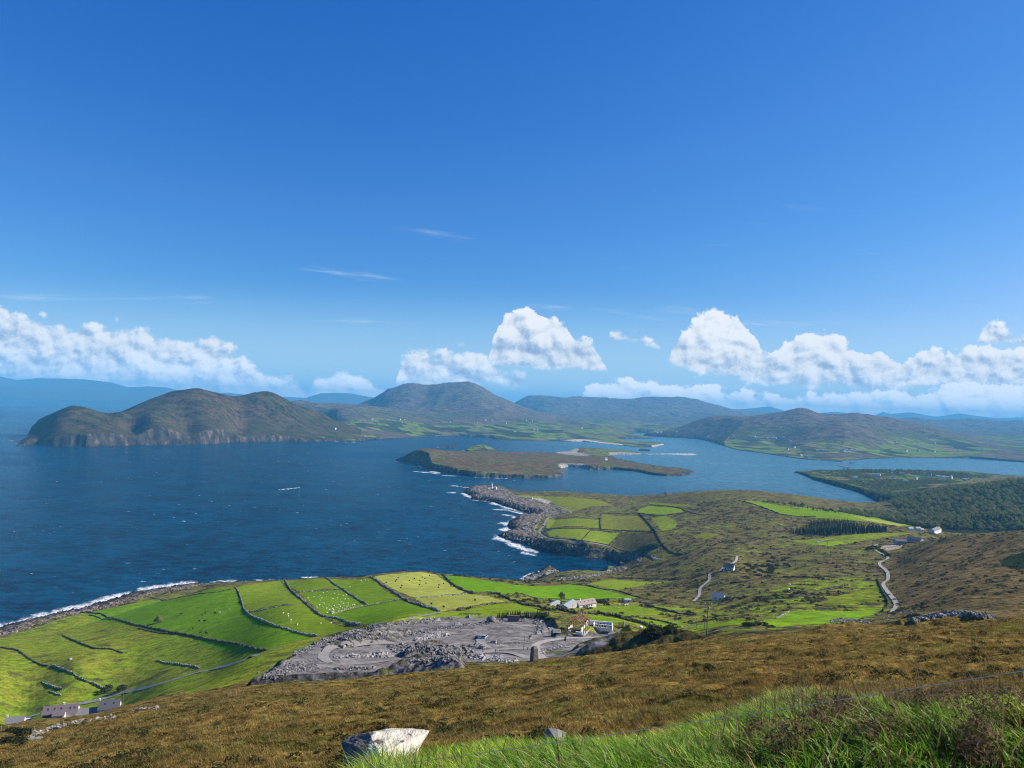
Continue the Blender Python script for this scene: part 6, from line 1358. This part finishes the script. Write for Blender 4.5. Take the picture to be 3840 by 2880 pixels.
# ---- people
def skinned(name, joints, bones, m, parent, sub=1):
    me = bpy.data.meshes.new(name); me.from_pydata([j[0] for j in joints], bones, []); o = link(name, me, parent); md = o.modifiers.new('s', 'SKIN'); md.use_smooth_shade = True
    for v_, j in zip(me.skin_vertices[0].data, joints): v_.radius = (j[1], j[2] if len(j) > 2 else j[1])
    me.skin_vertices[0].data[0].use_root = True
    sm_ = o.modifiers.new('d', 'SUBSURF'); sm_.levels = sub; sm_.render_levels = sub; me.materials.append(m); return o
def person(label, loc, rot, top, legs_):
    e_ = tag(empty('person', loc, rot), label, 'person')
    J = [((0,0,.98),.11,.09),((0,0,1.2),.12,.09),((0,0,1.42),.13,.08),((0,0,1.52),.05),((0,0,1.6),.085),((0,.01,1.70),.09),((.19,0,1.42),.05),((.24,.02,1.14),.04),((.24,.10,.92),.032),((-.19,0,1.42),.05),((-.25,0,1.14),.04),((-.22,.08,.90),.032),
         ((.10,0,.9),.085),((.12,.03,.5),.06),((.12,0,.08),.045),((.13,.14,.04),.04),((-.10,0,.9),.085),((-.13,-.02,.5),.06),((-.14,-.06,.08),.045),((-.15,.08,.04),.04)]
    B = [(0,1),(1,2),(2,3),(3,4),(4,5),(2,6),(6,7),(7,8),(2,9),(9,10),(10,11),(0,12),(12,13),(13,14),(14,15),(0,16),(16,17),(17,18),(18,19)]
    skinned('body', J, B, M_skin, e_)
    k = lambda i, g=.018: (J[i][0], J[i][1] + g, (J[i][2] if len(J[i]) > 2 else J[i][1]) + g)
    skinned('jacket', [k(0), k(1), k(2), k(6), k(7), k(9), k(10)], [(0,1),(1,2),(2,3),(3,4),(2,5),(5,6)], top, e_)
    skinned('trousers', [k(0, .01), k(12), k(13), k(14), k(16), k(17), k(18)], [(0,1),(1,2),(2,3),(0,4),(4,5),(5,6)], legs_, e_)
    b = MB(); b.blob((0, -.015, 1.72), (.098, .105, .095), 12, 8); b.build('hair', M_dark, e_)
for u_, v_, rt, tp, lg, lb in ((1811,2448,.4,M_dark,M_navy,'person in dark clothes standing left on the quarry track'),(1858,2449,-.5,M_navy,M_grey,'person in navy beside a pale-clothed companion on the quarry track'),(1867,2449,.9,M_pale,M_pale,'person in pale clothes on the quarry track'),(1583,2508,.2,M_dark,M_dark,'person in black alone on the front knoll of the quarry')):
    p = hit(u_, v_, 0, 240); person(lb, p, rt, tp, lg)
for u_, v_, hh, lb in ((1737,2448,2.4,'upright slab standing at the right of the dark pit'),(1746,2454,2.0,'second upright slab near the knoll'),(2118,2403,2.0,'dark boulder at the foot of the pole by the white track'),(1978,2436,1.1,'low dark rock at the foot of the quarry pole')):
    p = hit(u_, v_, 0, 240); b = MB(); b.box((0, 0, hh / 2 - .2), (hh * .45, hh * .35, hh + .3), Matrix.Rotation(.2, 4, 'Y'), .7, .06); tag(b.build('standing_stone', M_slate, loc=p), lb, 'stone')
# ---- poles
def pole(ub, vb, hh, lb, ymin=230, arm=False, tr=False, lean=.03, r=.13, m=None, wob=1.0):
    p = hit(ub, vb, 0, ymin)
    if not p: return
    e_ = tag(empty('utility_pole', p, random.uniform(-.3, .3)), lb, 'pole'); b = MB(); b.tube((0, 0, -.5), (lean * hh, 0, hh), r, r * .7, 8); b.build('shaft', m or M_pole, e_)
    if arm: b = MB(); b.box((lean * hh * .95, 0, hh - .4), (2.2, .12, .14)); b.build('crossarm', M_pole, e_)
    if arm:
        for x_ in (-.9, 0, .9): b = MB(); b.tube((x_ + lean * hh, 0, hh - .33), (x_ + lean * hh, 0, hh - .08), .07, n=6); b.build('insulator', M_white, e_)
    if tr: b = MB(); b.tube((.35, -.3, hh - 1.9), (.35, -.3, hh - .9), .3, n=10); b.build('transformer', M_roofl, e_)
pole(1963, 2440, 6.4, 'thin leaning wooden pole in the middle of the quarry floor', lean=.05)
pole(2121, 2411, 5.8, 'leaning pole beside the white quarry road', lean=.06)
pole(2641, 2357, 9.5, 'dark tall pole, middle of the trio right of the site', 300, True, r=.2)
pole(2649, 2390, 10, 'nearest tall pole of the trio with white fittings', 190, True, True, r=.15)
pole(2611, 2360, 6.5, 'shorter pole at the left of the trio with white fittings', 300, True, True)
pole(2721, 2236, 8, 'pole behind the pale-roofed white cottage', 400, True)
pole(3338, 2175, 9, 'pole on the outer bend of the right-hand lane', 500, lean=0, r=.17)
pole(3342, 2089, 9, 'pole below the long bungalow', 700, lean=0, r=.17)
pole(3322, 2117, 8, 'faint pole between the lane bends', 600, lean=0)
pole(3362, 2232, 8, 'pole beside the lowest straight of the right-hand lane', 400, lean=0)
pole(3010, 2104, 8, 'lone pole on the heather slope in the middle', 700, lean=0)
pole(3103, 2046, 8, 'lone pole on the green band below the plantation', 800, lean=0)
pole(2336, 2283, 8, 'thin tall pole right of the farmhouse bushes', 450)
pole(2140, 2308, 4, 'short forked post on the bank below the farm shed', 350, True)
pole(2034, 2289, 5, 'thin pole on the hedge bank left of the farm', 380)
pole(2538, 2336, 4, 'short white post in the wet green strips', 350, m=M_white)
pole(2339, 2349, 3, 'stubby chimney-like post behind the building site', 330, r=.35, lean=0, m=M_conc)
pole(460, 2642, 7, 'pale pole at the right end of the cottage row', 380, r=.16)
pole(3183, 1975, 8, 'thin pole in the yellow end of the long skyline field', 900, lean=0)
# ---- fence posts on the near slope
FPX = [(5,2736),(30,2735),(57,2745),(83,2741),(128,2751),(201,2729),(237,2724),(304,2707),(350,2695),(404,2686),(455,2672),(492,2662),(540,2656),(591,2650),(640,2640),(723,2624),(765,2622),(799,2615),(850,2610),(885,2610),(907,2608),(944,2600),(1000,2592),(1060,2588),(1172,2572)]
wires = []
for i, (u_, v_) in enumerate(FPX):
    p = hit(u_, v_, 0, 90)
    if not p: continue
    hh = 1.35 if i < 12 else 1.2; b = MB(); ln = random.uniform(-.12, .12); b.tube((0, 0, -.3), (ln, 0, hh), .075, .065, 7)
    pal = i in (1, 2, 4, 5, 6, 19)
    lbs = {4: 'thickest pale fence post, standing above the ruined wall', 19: 'bright white fence post among the dark ones on the slope'}
    o = b.build('fence_post', M_wood if (pal or i < 8) else M_pole, loc=p); tag(o, lbs.get(i, ordinal('pale wooden fence post near the ruined wall', i, 8) if i < 8 else ordinal('thin fence post in the line across the brown slope', i - 8, 17)), 'fence post', 'posts near the ruined wall' if i < 8 else 'posts across the brown slope')
# ---- hay bales, sheep, cattle
b = MB(); b.tube((-.65, 0, .62), (.65, 0, .62), .66, n=14); bale = b.mesh('hay_bale', M_hay)
for i_, (x_, y_) in enumerate(sorted([(1015,165),(1026,152),(1130,158),(1165,172),(1198,157),(1205,187),(1163,198),(948,183),(1048,203),(1044,218),(1320,190),(1290,199),(1287,215),(1368,205),(1097,171),(1228,137),(1008,175),(1180,148)])):
    p = hit(900 + x_ / 1.728, 2080 + y_ / 1.728, 0, 400); o = link('hay_bale', bale, loc=p, rotz=random.uniform(0, 3)); o.scale = (.95,) * 3; tag(o, ordinal('round bale lying in the upper pale mown field', i_, 18), 'hay bale', 'bales in the upper mown field')
for i_, (x_, y_) in enumerate(sorted([(1240,322),(1320,342),(1418,355),(1495,345),(1632,318),(1602,326),(1523,297),(1653,273)])):
    p = hit(900 + x_ / 1.728, 2080 + y_ / 1.728, 0, 400); o = link('hay_bale', bale, loc=p, rotz=random.uniform(0, 3)); o.scale = (.95,) * 3; tag(o, ordinal('dark round bale in the lower pale mown field', i_, 8), 'hay bale', 'bales in the lower mown field')
def beast(m, headm, s_):
    b = MB(); b.blob((0, 0, .62), (.55, .26, .29), 10, 7); b.blob((.42, 0, .72), (.2, .17, .2), 8, 5)
    for x_ in (-.36, .34):
        for y_ in (-.14, .14): b.tube((x_, y_, .5), (x_ + .02, y_, .27), .07, .045, 6); b.tube((x_ + .02, y_, .27), (x_, y_, 0), .045, .04, 6)
    body = b.mesh('body', m); b = MB(); b.tube((.5, 0, .78), (.68, 0, .92), .12, .09, 7); b.blob((.78, 0, .93), (.17, .09, .10), 8, 5); b.box((.70, .12, .99), (.05, .1, .04)); b.box((.70, -.12, .99), (.05, .1, .04)); hd = b.mesh('head', headm); b = MB(); b.tube((-.54, 0, .7), (-.62, 0, .35), .035, .02, 5); tl = b.mesh('tail', m)
    return body, hd, tl
def animals(name, parts, lst, sc, label, cat, group, ymin=400):
    for i, (u_, v_) in enumerate(sorted(lst)):
        p = hit(u_, v_, 0, ymin)
        if not p: continue
        e_ = tag(empty(name, p, random.uniform(0, 6.3)), ordinal(label, i, len(lst)), cat, group); e_.scale = (sc,) * 3
        for n_, me in zip(('body', 'head', 'tail'), parts): link(n_, me, e_)
sheep = beast(M_wool, M_wool, 1); cow = beast(M_hide, M_hide, 1); ccow = beast(mat('cream_hide', (.62,.56,.42), .85, .15, 3), bpy.data.materials['cream_hide'], 1)
SP = [(1160+r_.uniform(0,1)*0, 0) for _ in range(0)]
SPX = [(470,240),(485,262),(497,243),(520,268),(540,250),(565,243),(590,262),(612,255),(640,262),(655,240),(668,268),(680,292),(690,262),(700,290),(520,300),(545,318),(560,352),(580,360),(600,355),(620,345),(632,350),(650,340),(665,350),(640,330),(610,335),(590,340),(575,335),(690,345),(700,330),(715,350),(730,330),(742,328),(650,290),(630,285),(600,290),(670,320),(655,312),(440,285),(450,300),(498,345),(565,380),(590,375),(640,368),(680,355),(620,300),(588,300),(560,275),(530,285),(700,318),(672,335),(645,355),(606,362),(540,345),(515,330),(478,275)]
animals('sheep', sheep, [(900 + x_ / 1.728, 2080 + y_ / 1.728) for x_, y_ in SPX], .95, 'white sheep grazing in the densely stocked field', 'sheep', 'sheep of the crowded field')
animals('sheep', sheep, [(900 + x_ / 1.728, 2080 + y_ / 1.728) for x_, y_ in [(280,383),(313,403),(332,428),(328,443),(310,390),(524,450),(372,458),(590,447)]], 1.0, 'white sheep scattered in the field below the crowded one', 'sheep', 'scattered sheep')
animals('sheep', sheep, [(900 + x_ / 1.728, 2080 + y_ / 1.728) for x_, y_ in [(785,172),(800,170),(812,168),(715,212),(790,178),(830,172)]], 1.0, 'white sheep near the cliff top at the top of the long field', 'sheep', 'sheep near the cliff top')
animals('sheep', sheep, [(2050 + x_ / 4.424, 2180 + y_ / 4.424) for x_, y_ in [(212,350),(1210,460),(1135,435),(965,400),(1060,450)]], 1.2, 'white sheep in the green strips near the farmhouse', 'sheep', 'sheep near the farmhouse')
animals('cow', ccow, [(2050 + x_ / 4.424, 2180 + y_ / 4.424) for x_, y_ in [(1210,405),(1300,415),(1318,410),(1340,412),(1352,400)]], 2.0, 'cream cow in the small herd right of the farmhouse', 'cow', 'cream cattle by the farmhouse')
animals('cow', cow, [(x_ / 1.728, 2080 + y_ / 1.728) for x_, y_ in [(1175,390),(1330,382),(1310,400),(1395,386),(1290,436),(1325,437),(1250,485),(1300,512),(1338,516)]], 2.0, 'dark cow grazing in the big lush field', 'cow', 'dark cattle in the big field')
animals('sheep', sheep, [(x_ / 1.728, 2080 + y_ / 1.728) for x_, y_ in [(1425,380),(1483,355)]], 1.5, 'pale animal among the dark cattle of the big field', 'sheep', 'pale animals in the big field')
for u_, v_, s_, lb in ((2402,2355,1.4,'small white boulder on the grass behind the mound'),(2960,2193,1.4,'white boulder on the heather slope below the thin bank'),(2957,2212,1.6,'second white boulder below the first on the slope'),(1244,2299,2.2,'big white boulder in the corner of the sheep field'),(262,2475,2.0,'pale stone lying in the rough pasture')):
    p = hit(u_, v_, 0, 300); b = MB(); b.blob((0, 0, s_ * .3), (s_ * .8, s_ * .6, s_ * .45), 8, 6, .15); tag(b.build('boulder', M_white if s_ < 1.8 else M_slate2, loc=p), lb, 'boulder')
# ---- piers and boats
def pier(name, pA, pB, wd_, h_, m, lb, z=0):
    A_ = sea(*pA); B_ = sea(*pB); d = Vector((B_[0] - A_[0], B_[1] - A_[1])); b = MB(); b.box((0, 0, h_ / 2 - 2), (d.length, wd_, h_ + 4)); n_ = max(2, int(d.length / 12))
    e_ = tag(empty(name, ((A_[0] + B_[0]) / 2, (A_[1] + B_[1]) / 2, 0), math.atan2(d.y, d.x)), lb, 'pier'); b.build('deck', m, e_)
    b = MB(); b.box((0, wd_ / 2 - .25, h_ + .5), (d.length - 1, .5, 1.1)); b.build('parapet', m, e_); return e_
pier('pier', (2326,2120), (2430,2122), 7, 4.0, mat('dark_masonry', (.12,.11,.11), .9, .4, .4), 'dark stone pier closing the head of the small bay')
pier('pier', (3095,1728), (3165,1733), 9, 4, M_conc, 'long low pier running out from the far waterfront')
pier('pier', (3140,1746), (3185,1755), 8, 3, M_conc, 'short pier at the tip of the village point')
def boat(name, label, loc, rot, L_, W_, hullm, topm, cab, mast=0, ferry=False):
    e_ = tag(empty(name, loc, rot), label, 'boat'); st = [(-.5, .8, .9), (-.25, 1, .8), (.1, 1, .85), (.35, .7, 1.0), (.5, .04, 1.2)]; b = MB(); vs = []
    for x, w_, h_ in st: vs += [(x * L_, -w_ * W_ / 2, h_ * W_ * .45), (x * L_, -w_ * W_ * .3, -.4), (x * L_, w_ * W_ * .3, -.4), (x * L_, w_ * W_ / 2, h_ * W_ * .45)]
    fs = [(0, 1, 2, 3), (16, 19, 18, 17)]
    for i in range(4):
        for j in range(3): fs.append((i * 4 + j, i * 4 + 4 + j, i * 4 + 5 + j, i * 4 + 1 + j))
        fs.append((i * 4 + 3, i * 4 + 7, i * 4 + 4, i * 4))
    b.add(vs, fs); b.build('hull', hullm, e_)
    cx, cl, ch = cab; b = MB(); b.box((cx * L_, 0, W_ * .42 + ch / 2), (cl * L_, W_ * .62, ch), None, .85); c_ = b.build('cabin', topm, e_); b = MB(); b.box((cx * L_ + cl * L_ * .47, 0, W_ * .42 + ch * .65), (.12, W_ * .5, ch * .35)); b.build('windscreen', M_glass, c_)
    if mast: b = MB(); b.tube((cx * L_, 0, W_ * .4 + ch), (cx * L_, 0, W_ * .4 + ch + mast), .1, .05, 6); b.tube((-.4 * L_, 0, W_ * .4), (cx * L_, 0, W_ * .4 + ch + mast * .9), .05, .05, 4); b.build('mast', M_dark, e_)
A_ = sea(1118, 1830); boat('motorboat', 'small white motorboat trailing a wake on the open water', (A_[0], A_[1], .3), .1, 9, 3, M_white, M_white, (.05, .35, 1.5))
A_ = sea(2497, 1852); boat('fishing_boat', 'red-hulled fishing boat with a mast in the channel', (A_[0], A_[1], .2), 2.9, 14, 4.4, M_red, M_dark, (.12, .3, 2.6), 6)
A_ = sea(3192, 1737); boat('ferry', 'dark little ferry crossing between the two piers', (A_[0], A_[1], .2), .4, 26, 8, M_dark, M_conc, (-.1, .35, 4.0), 3)

# ================================================================== FOREGROUND
def blades(name, X, Y, hgt, wid, dirx, diry, bend, colr, m, zoff=-.02):
    n = len(X); Zg = ground(X, Y) + zoff; a_ = rng.uniform(0, 2 * math.pi, n); wx_, wy_ = np.cos(a_) * wid, np.sin(a_) * wid
    V = np.zeros((n, 7, 3)); 
    for k_, (t_, w_) in enumerate(((0, 1), (.4, .85), (.75, .55))):
        cx, cy, cz = X + dirx * bend * hgt * t_ ** 2, Y + diry * bend * hgt * t_ ** 2, Zg + hgt * t_ * (1 - .35 * bend * t_)
        V[:, 2 * k_] = np.stack([cx - wx_ * w_, cy - wy_ * w_, cz], 1); V[:, 2 * k_ + 1] = np.stack([cx + wx_ * w_, cy + wy_ * w_, cz], 1)
    V[:, 6] = np.stack([X + dirx * bend * hgt, Y + diry * bend * hgt, Zg + hgt * (1 - .35 * bend)], 1)
    i = np.arange(n)[:, None] * 7; q = np.concatenate([i + [0, 1, 3, 2], i + [2, 3, 5, 4]]); t3 = i + [4, 5, 6]
    me = np_mesh(name, V.reshape(-1, 3), q, m, True, np.repeat(colr, 7, 0), t3); return link(name, me)
M_gr = attr_mat('grass_blades', .75, .15, 0.0, trans=.35)
N = 300000
yg = rng.uniform(1.9 ** 1.5, 11.3 ** 1.5, N) ** (1 / 1.5); xg = rng.uniform(-.28, 1.12, N) * yg + rng.uniform(-.5, .6, N)
edge = xg > -.195 * yg + .35 * fbm(xg, yg, 1.2, 3, 55)
xg, yg = xg[edge], yg[edge]; n_ = len(xg)
cl1 = fbm(xg, yg, 1.1, 3, 61); cl2 = fbm(xg, yg, .35, 2, 63); cl3 = fbm(xg, yg, 2.6, 2, 65)
hg = np.clip(.125 + .16 * cl1 + .12 * cl2 + rng.normal(0, .035, n_), .04, .38) * (1 + .9 * sm(xg / yg, -.06, -.14)) * (1 - .25 * sm(xg / yg, .45, .7))
an = 2.6 + 3.4 * fbm(xg, yg, 1.3, 3, 67) + rng.normal(0, .8, n_)
base = np.where((cl3 + .3 * cl2 > .1)[:, None], np.array((.215, .320, .024)), np.array((.110, .215, .018)))
base = base * rng.uniform(.45, 1.6, n_)[:, None] * (1 + .5 * cl2)[:, None]; straw = rng.random(n_) < (.10 + .32 * sm(xg / yg, .15, .5) * sm(yg, 5, 8)); base[straw] = np.array((.42, .32, .13)) * rng.uniform(.6, 1.3, straw.sum())[:, None]
pal_ = rng.random(n_) < .06; base[pal_] = np.array((.36, .44, .20))
o = blades('grass', xg, yg, hg, rng.uniform(.0022, .0045, n_) * (1 + yg / 14), np.cos(an), np.sin(an) * .7, rng.uniform(.3, 1.15, n_), base, M_gr); tag(o, 'lush wind-blown grass on the near bank', 'grass', kind='stuff')
# seed heads and dead stems
N = 3400; ys_ = rng.uniform(2.4, 10.5, N); xs_ = ys_ * rng.uniform(-.16, .95, N); kp_ = (rng.random(N) < .10 + .8 * sm(xs_ / ys_, .18, .5)); xs_, ys_ = xs_[kp_], ys_[kp_]; n_ = len(xs_)
an = rng.uniform(0, 6.3, n_); o = blades('dry_stems', xs_, ys_, rng.uniform(.2, .42, n_) * (1 - .3 * (ys_ < 4)), np.full(n_, .0035), np.cos(an), np.sin(an), rng.uniform(.05, .5, n_), np.array((.20, .135, .065)) * rng.uniform(.4, 1.3, n_)[:, None], M_gr); tag(o, 'thin brown dead stems and seed heads above the bank grass', 'dry stems', kind='stuff')
# heather and bracken clumps along the brow and at the lower right
M_hea = leaf_mat('heather_twigs', (.085,.055,.032), (.055,.065,.022), (.24,.16,.09), 9.0)
Vs, Qs, off = [], [], 0
def clump(x, y, r_a, h_a, n, sz):
    global off
    V_, Q_ = leafy([((0, 0, h_a * .5), (r_a, r_a, h_a * .6)), ((r_a * .6, .1, h_a * .4), (r_a * .6, r_a * .6, h_a * .45)), ((-r_a * .6, -.05, h_a * .4), (r_a * .6, r_a * .6, h_a * .45))], n, sz, random.randrange(9999), .3)
    Vs.append(V_ + np.array((x, y, gz(x, y) - .03))); Qs.append(Q_ + off); off += len(V_)
HC = [(2560,2690,8.6),(2620,2680,8.6),(2700,2670,8.7),(2740,2700,8.2),(2960,2600,9),(2900,2620,9),(3010,2610,9),(3250,2640,7.6),(3300,2650,7.4),(3360,2640,7.3),(3480,2660,6.6),(3560,2680,6.2),(3620,2660,6.0),(3700,2690,5.4),(3780,2660,5.2),(2350,2775,8.2),(2480,2740,8.4),
      (3100,2780,4.7),(3350,2800,4.0),(3420,2840,3.7),(3520,2800,3.9),(3600,2740,4.3),(3640,2840,3.4),(3720,2780,3.7),(3560,2870,3.3),(2780,2830,4.7),(2860,2870,4.2),(2720,2870,4.6),(3250,2860,3.8),(3760,2860,3.0),(3680,2720,4.5),(3150,2850,3.6),(3050,2800,4.4),(3480,2740,4.6),(3240,2740,5.4),(3420,2760,4.6),(3820,2800,3.2),(3800,2720,4.2),(3300,2870,3.4),(2950,2870,3.8),(3080,2700,6.0),(2880,2730,6.2),(1640,2770,8.0),(1600,2790,7.8)]
for u_, v_, Y_ in HC:
    s_, q_ = ray(u_, v_)
    for _ in range(2):
        x_ = s_ * Y_ + random.gauss(0, .12); y_ = Y_ + random.gauss(0, .2); clump(x_, y_, random.uniform(.07, .15), random.uniform(.12, .24), 300, .012)
tag(link('heather', np_mesh('heather', np.concatenate(Vs), np.concatenate(Qs), M_hea, False)), 'dark brown heather and bracken tufts mixed into the bank', 'heather', kind='stuff')
# tufts of moor grass on the brown slope
N = 110000; yt = np.exp(rng.uniform(math.log(11.5), math.log(170), N)); st = rng.uniform(-.74, .74, N); xt = st * yt; k_ = (perlin(xt / (yt * .02 + .6), yt / (yt * .02 + .6), 5) > -.25); xt, yt = xt[k_], yt[k_]; n_ = len(xt)
xt = np.repeat(xt, 4) + rng.normal(0, .05, n_ * 4) * (1 + np.repeat(yt, 4) / 40); yt4 = np.repeat(yt, 4) + rng.normal(0, .05, n_ * 4) * (1 + np.repeat(yt, 4) / 40)
ht = rng.uniform(.12, .32, n_ * 4) * (1 + yt4 / 200); wt = .006 + yt4 * .00022; an = 2.8 + rng.normal(0, .8, n_ * 4); bd = rng.uniform(.3, 1.1, n_ * 4)
tn = fbm(xt, yt4, 7, 3, 71); cb_ = np.where((tn > .12)[:, None], np.array((.110, .110, .022)), np.array((.200, .125, .030))); pz_ = rng.random(n_ * 4) < .16; cb_[pz_] = (.34, .26, .11); cb_ = cb_ * rng.uniform(.5, 1.3, n_ * 4)[:, None]
zt = ground(xt, yt4); aa = rng.uniform(0, 6.3, n_ * 4); V = np.stack([np.stack([xt - np.cos(aa) * wt, yt4 - np.sin(aa) * wt, zt - .03], 1), np.stack([xt + np.cos(aa) * wt, yt4 + np.sin(aa) * wt, zt - .03], 1), np.stack([xt + np.cos(an) * bd * ht, yt4 + np.sin(an) * bd * ht * .6, zt + ht * (1 - .3 * bd)], 1)], 1).reshape(-1, 3)
tag(link('moor_grass', np_mesh('moor_grass', V, None, M_gr, True, np.repeat(cb_, 3, 0), np.arange(len(V)).reshape(-1, 3))), 'coarse brown moor grass covering the near slope', 'moor grass', kind='stuff')
# the white boulder
s_, q_ = ray(1440, 2850); Yb = 7.4; bx_, by_ = s_ * Yb, Yb
M_bld = bpy.data.materials.new('lichened_quartz'); M_bld.use_nodes = True; t = NT(M_bld.node_tree); pb = t.n['Principled BSDF']; pb.inputs['Roughness'].default_value = .9
tcn = t.new('ShaderNodeTexCoord'); n1 = t.noise(tcn.outputs['Object'], 7.0, 6, .65, .3); n2 = t.noise(t.vmath('MULTIPLY', tcn.outputs['Object'], (60, 8, 30)), 1.0, 4, .6); n3 = t.noise(tcn.outputs['Object'], 30, 4, .6)
c_ = t.mix(t.rng(n2.outputs[0], .35, .65), (.40, .37, .30), (.62, .58, .49)); c_ = t.mix(t.rng(n1.outputs[0], .575, .62), c_, (.075, .060, .045)); c_ = t.mix(t.math('MULTIPLY', t.rng(n3.outputs[0], .6, .7), .5), c_, (.20, .18, .14)); ox, oy, oz = t.sep(tcn.outputs['Object']); shade_ = t.rng(t.math('ADD', t.math('ADD', ox, t.math('MULTIPLY', oz, -.25)), t.math('MULTIPLY', t.math('SUBTRACT', n1.outputs[0], .5), .10)), -.085, -.125)
c_ = t.mix(shade_, c_, t.mix(t.rng(n3.outputs[0], .35, .65), (.055, .053, .052), (.15, .14, .125)))  # shade of the left face painted into the rock colour
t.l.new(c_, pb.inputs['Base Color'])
bn = t.new('ShaderNodeBump'); bn.inputs['Strength'].default_value = .8; bn.inputs['Distance'].default_value = .02; t.l.new(n2.outputs[0], bn.inputs['Height']); bn2 = t.new('ShaderNodeBump'); bn2.inputs['Strength'].default_value = .7; bn2.inputs['Distance'].default_value = .02; t.l.new(n3.outputs[0], bn2.inputs['Height']); t.l.new(bn.outputs[0], bn2.inputs['Normal']); t.l.new(bn2.outputs[0], pb.inputs['Normal'])
def P3(u, v, Y): x, y, z = ptY(u, v, Y); return Vector((x, y, z))
def rock(name, quad, back, label, m, sub=4, amp=.017, seed=0):
    """a convex boulder from its corner points, subdivided and roughened"""
    import bmesh
    bm = bmesh.new(); 
    for p in quad + back: bm.verts.new(p)
    bmesh.ops.convex_hull(bm, input=bm.verts); bmesh.ops.subdivide_edges(bm, edges=bm.edges, cuts=10, use_grid_fill=True); bmesh.ops.triangulate(bm, faces=bm.faces)
    bm.normal_update(); c = sum((v.co for v in bm.verts), Vector()) / len(bm.verts)
    from mathutils import noise as mn
    for v in bm.verts:
        k = mn.fractal((v.co - c) * 9.0, 1.0, 2.0, 4); k2 = mn.noise((v.co - c) * 3.0); v.co += v.normal * (k * amp + k2 * amp * 1.2)
    me = bpy.data.meshes.new(name); bm.to_mesh(me); bm.free(); me.transform(Matrix.Translation(-c)); me.materials.append(m); o = link(name, me, loc=c); return tag(o, label, 'boulder')
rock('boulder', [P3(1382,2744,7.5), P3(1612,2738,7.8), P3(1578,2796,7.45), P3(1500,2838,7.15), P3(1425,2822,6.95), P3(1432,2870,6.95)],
     [P3(1284,2788,7.55), P3(1300,2768,7.7), P3(1288,2868,7.3), P3(1330,2900,7.0), P3(1480,2735,8.3), P3(1590,2742,8.2), P3(1400,2760,8.3), P3(1310,2850,8.2), P3(1540,2880,7.5), P3(1440,2920,7.0), P3(1310,2915,7.3)], 'large angular boulder, white-lichened on top, left face painted as shaded, at the bank edge', M_bld)
rock('boulder', [P3(2030,2785,8.0), P3(2055,2728,8.1), P3(2095,2734,8.1), P3(2095,2785,7.9)], [P3(2050,2742,8.5), P3(2125,2748,8.5), P3(2110,2790,8.3), P3(2040,2800,8.3)], 'small grey stone tucked into the grass right of the large boulder', M_slate, amp=.006)
# the fence wire
A_ = P3(3960, 2497, 1.25); B_ = P3(1050, 2918, 3.1); b = MB(); n_ = 40; prev = None
for i in range(n_ + 1):
    t_ = i / n_; p = A_.lerp(B_, t_) - Vector((0, 0, .012 * 4 * t_ * (1 - t_)))
    if prev is not None: b.tube(prev, p, .0007, n=6, caps=False)
    prev = p
tag(b.build('fence_wire', mat('galvanised_wire', (.50,.47,.40), .9, .3, 30, spec=.1)), 'single pale strand of fence wire slanting across the grassy bank', 'wire')
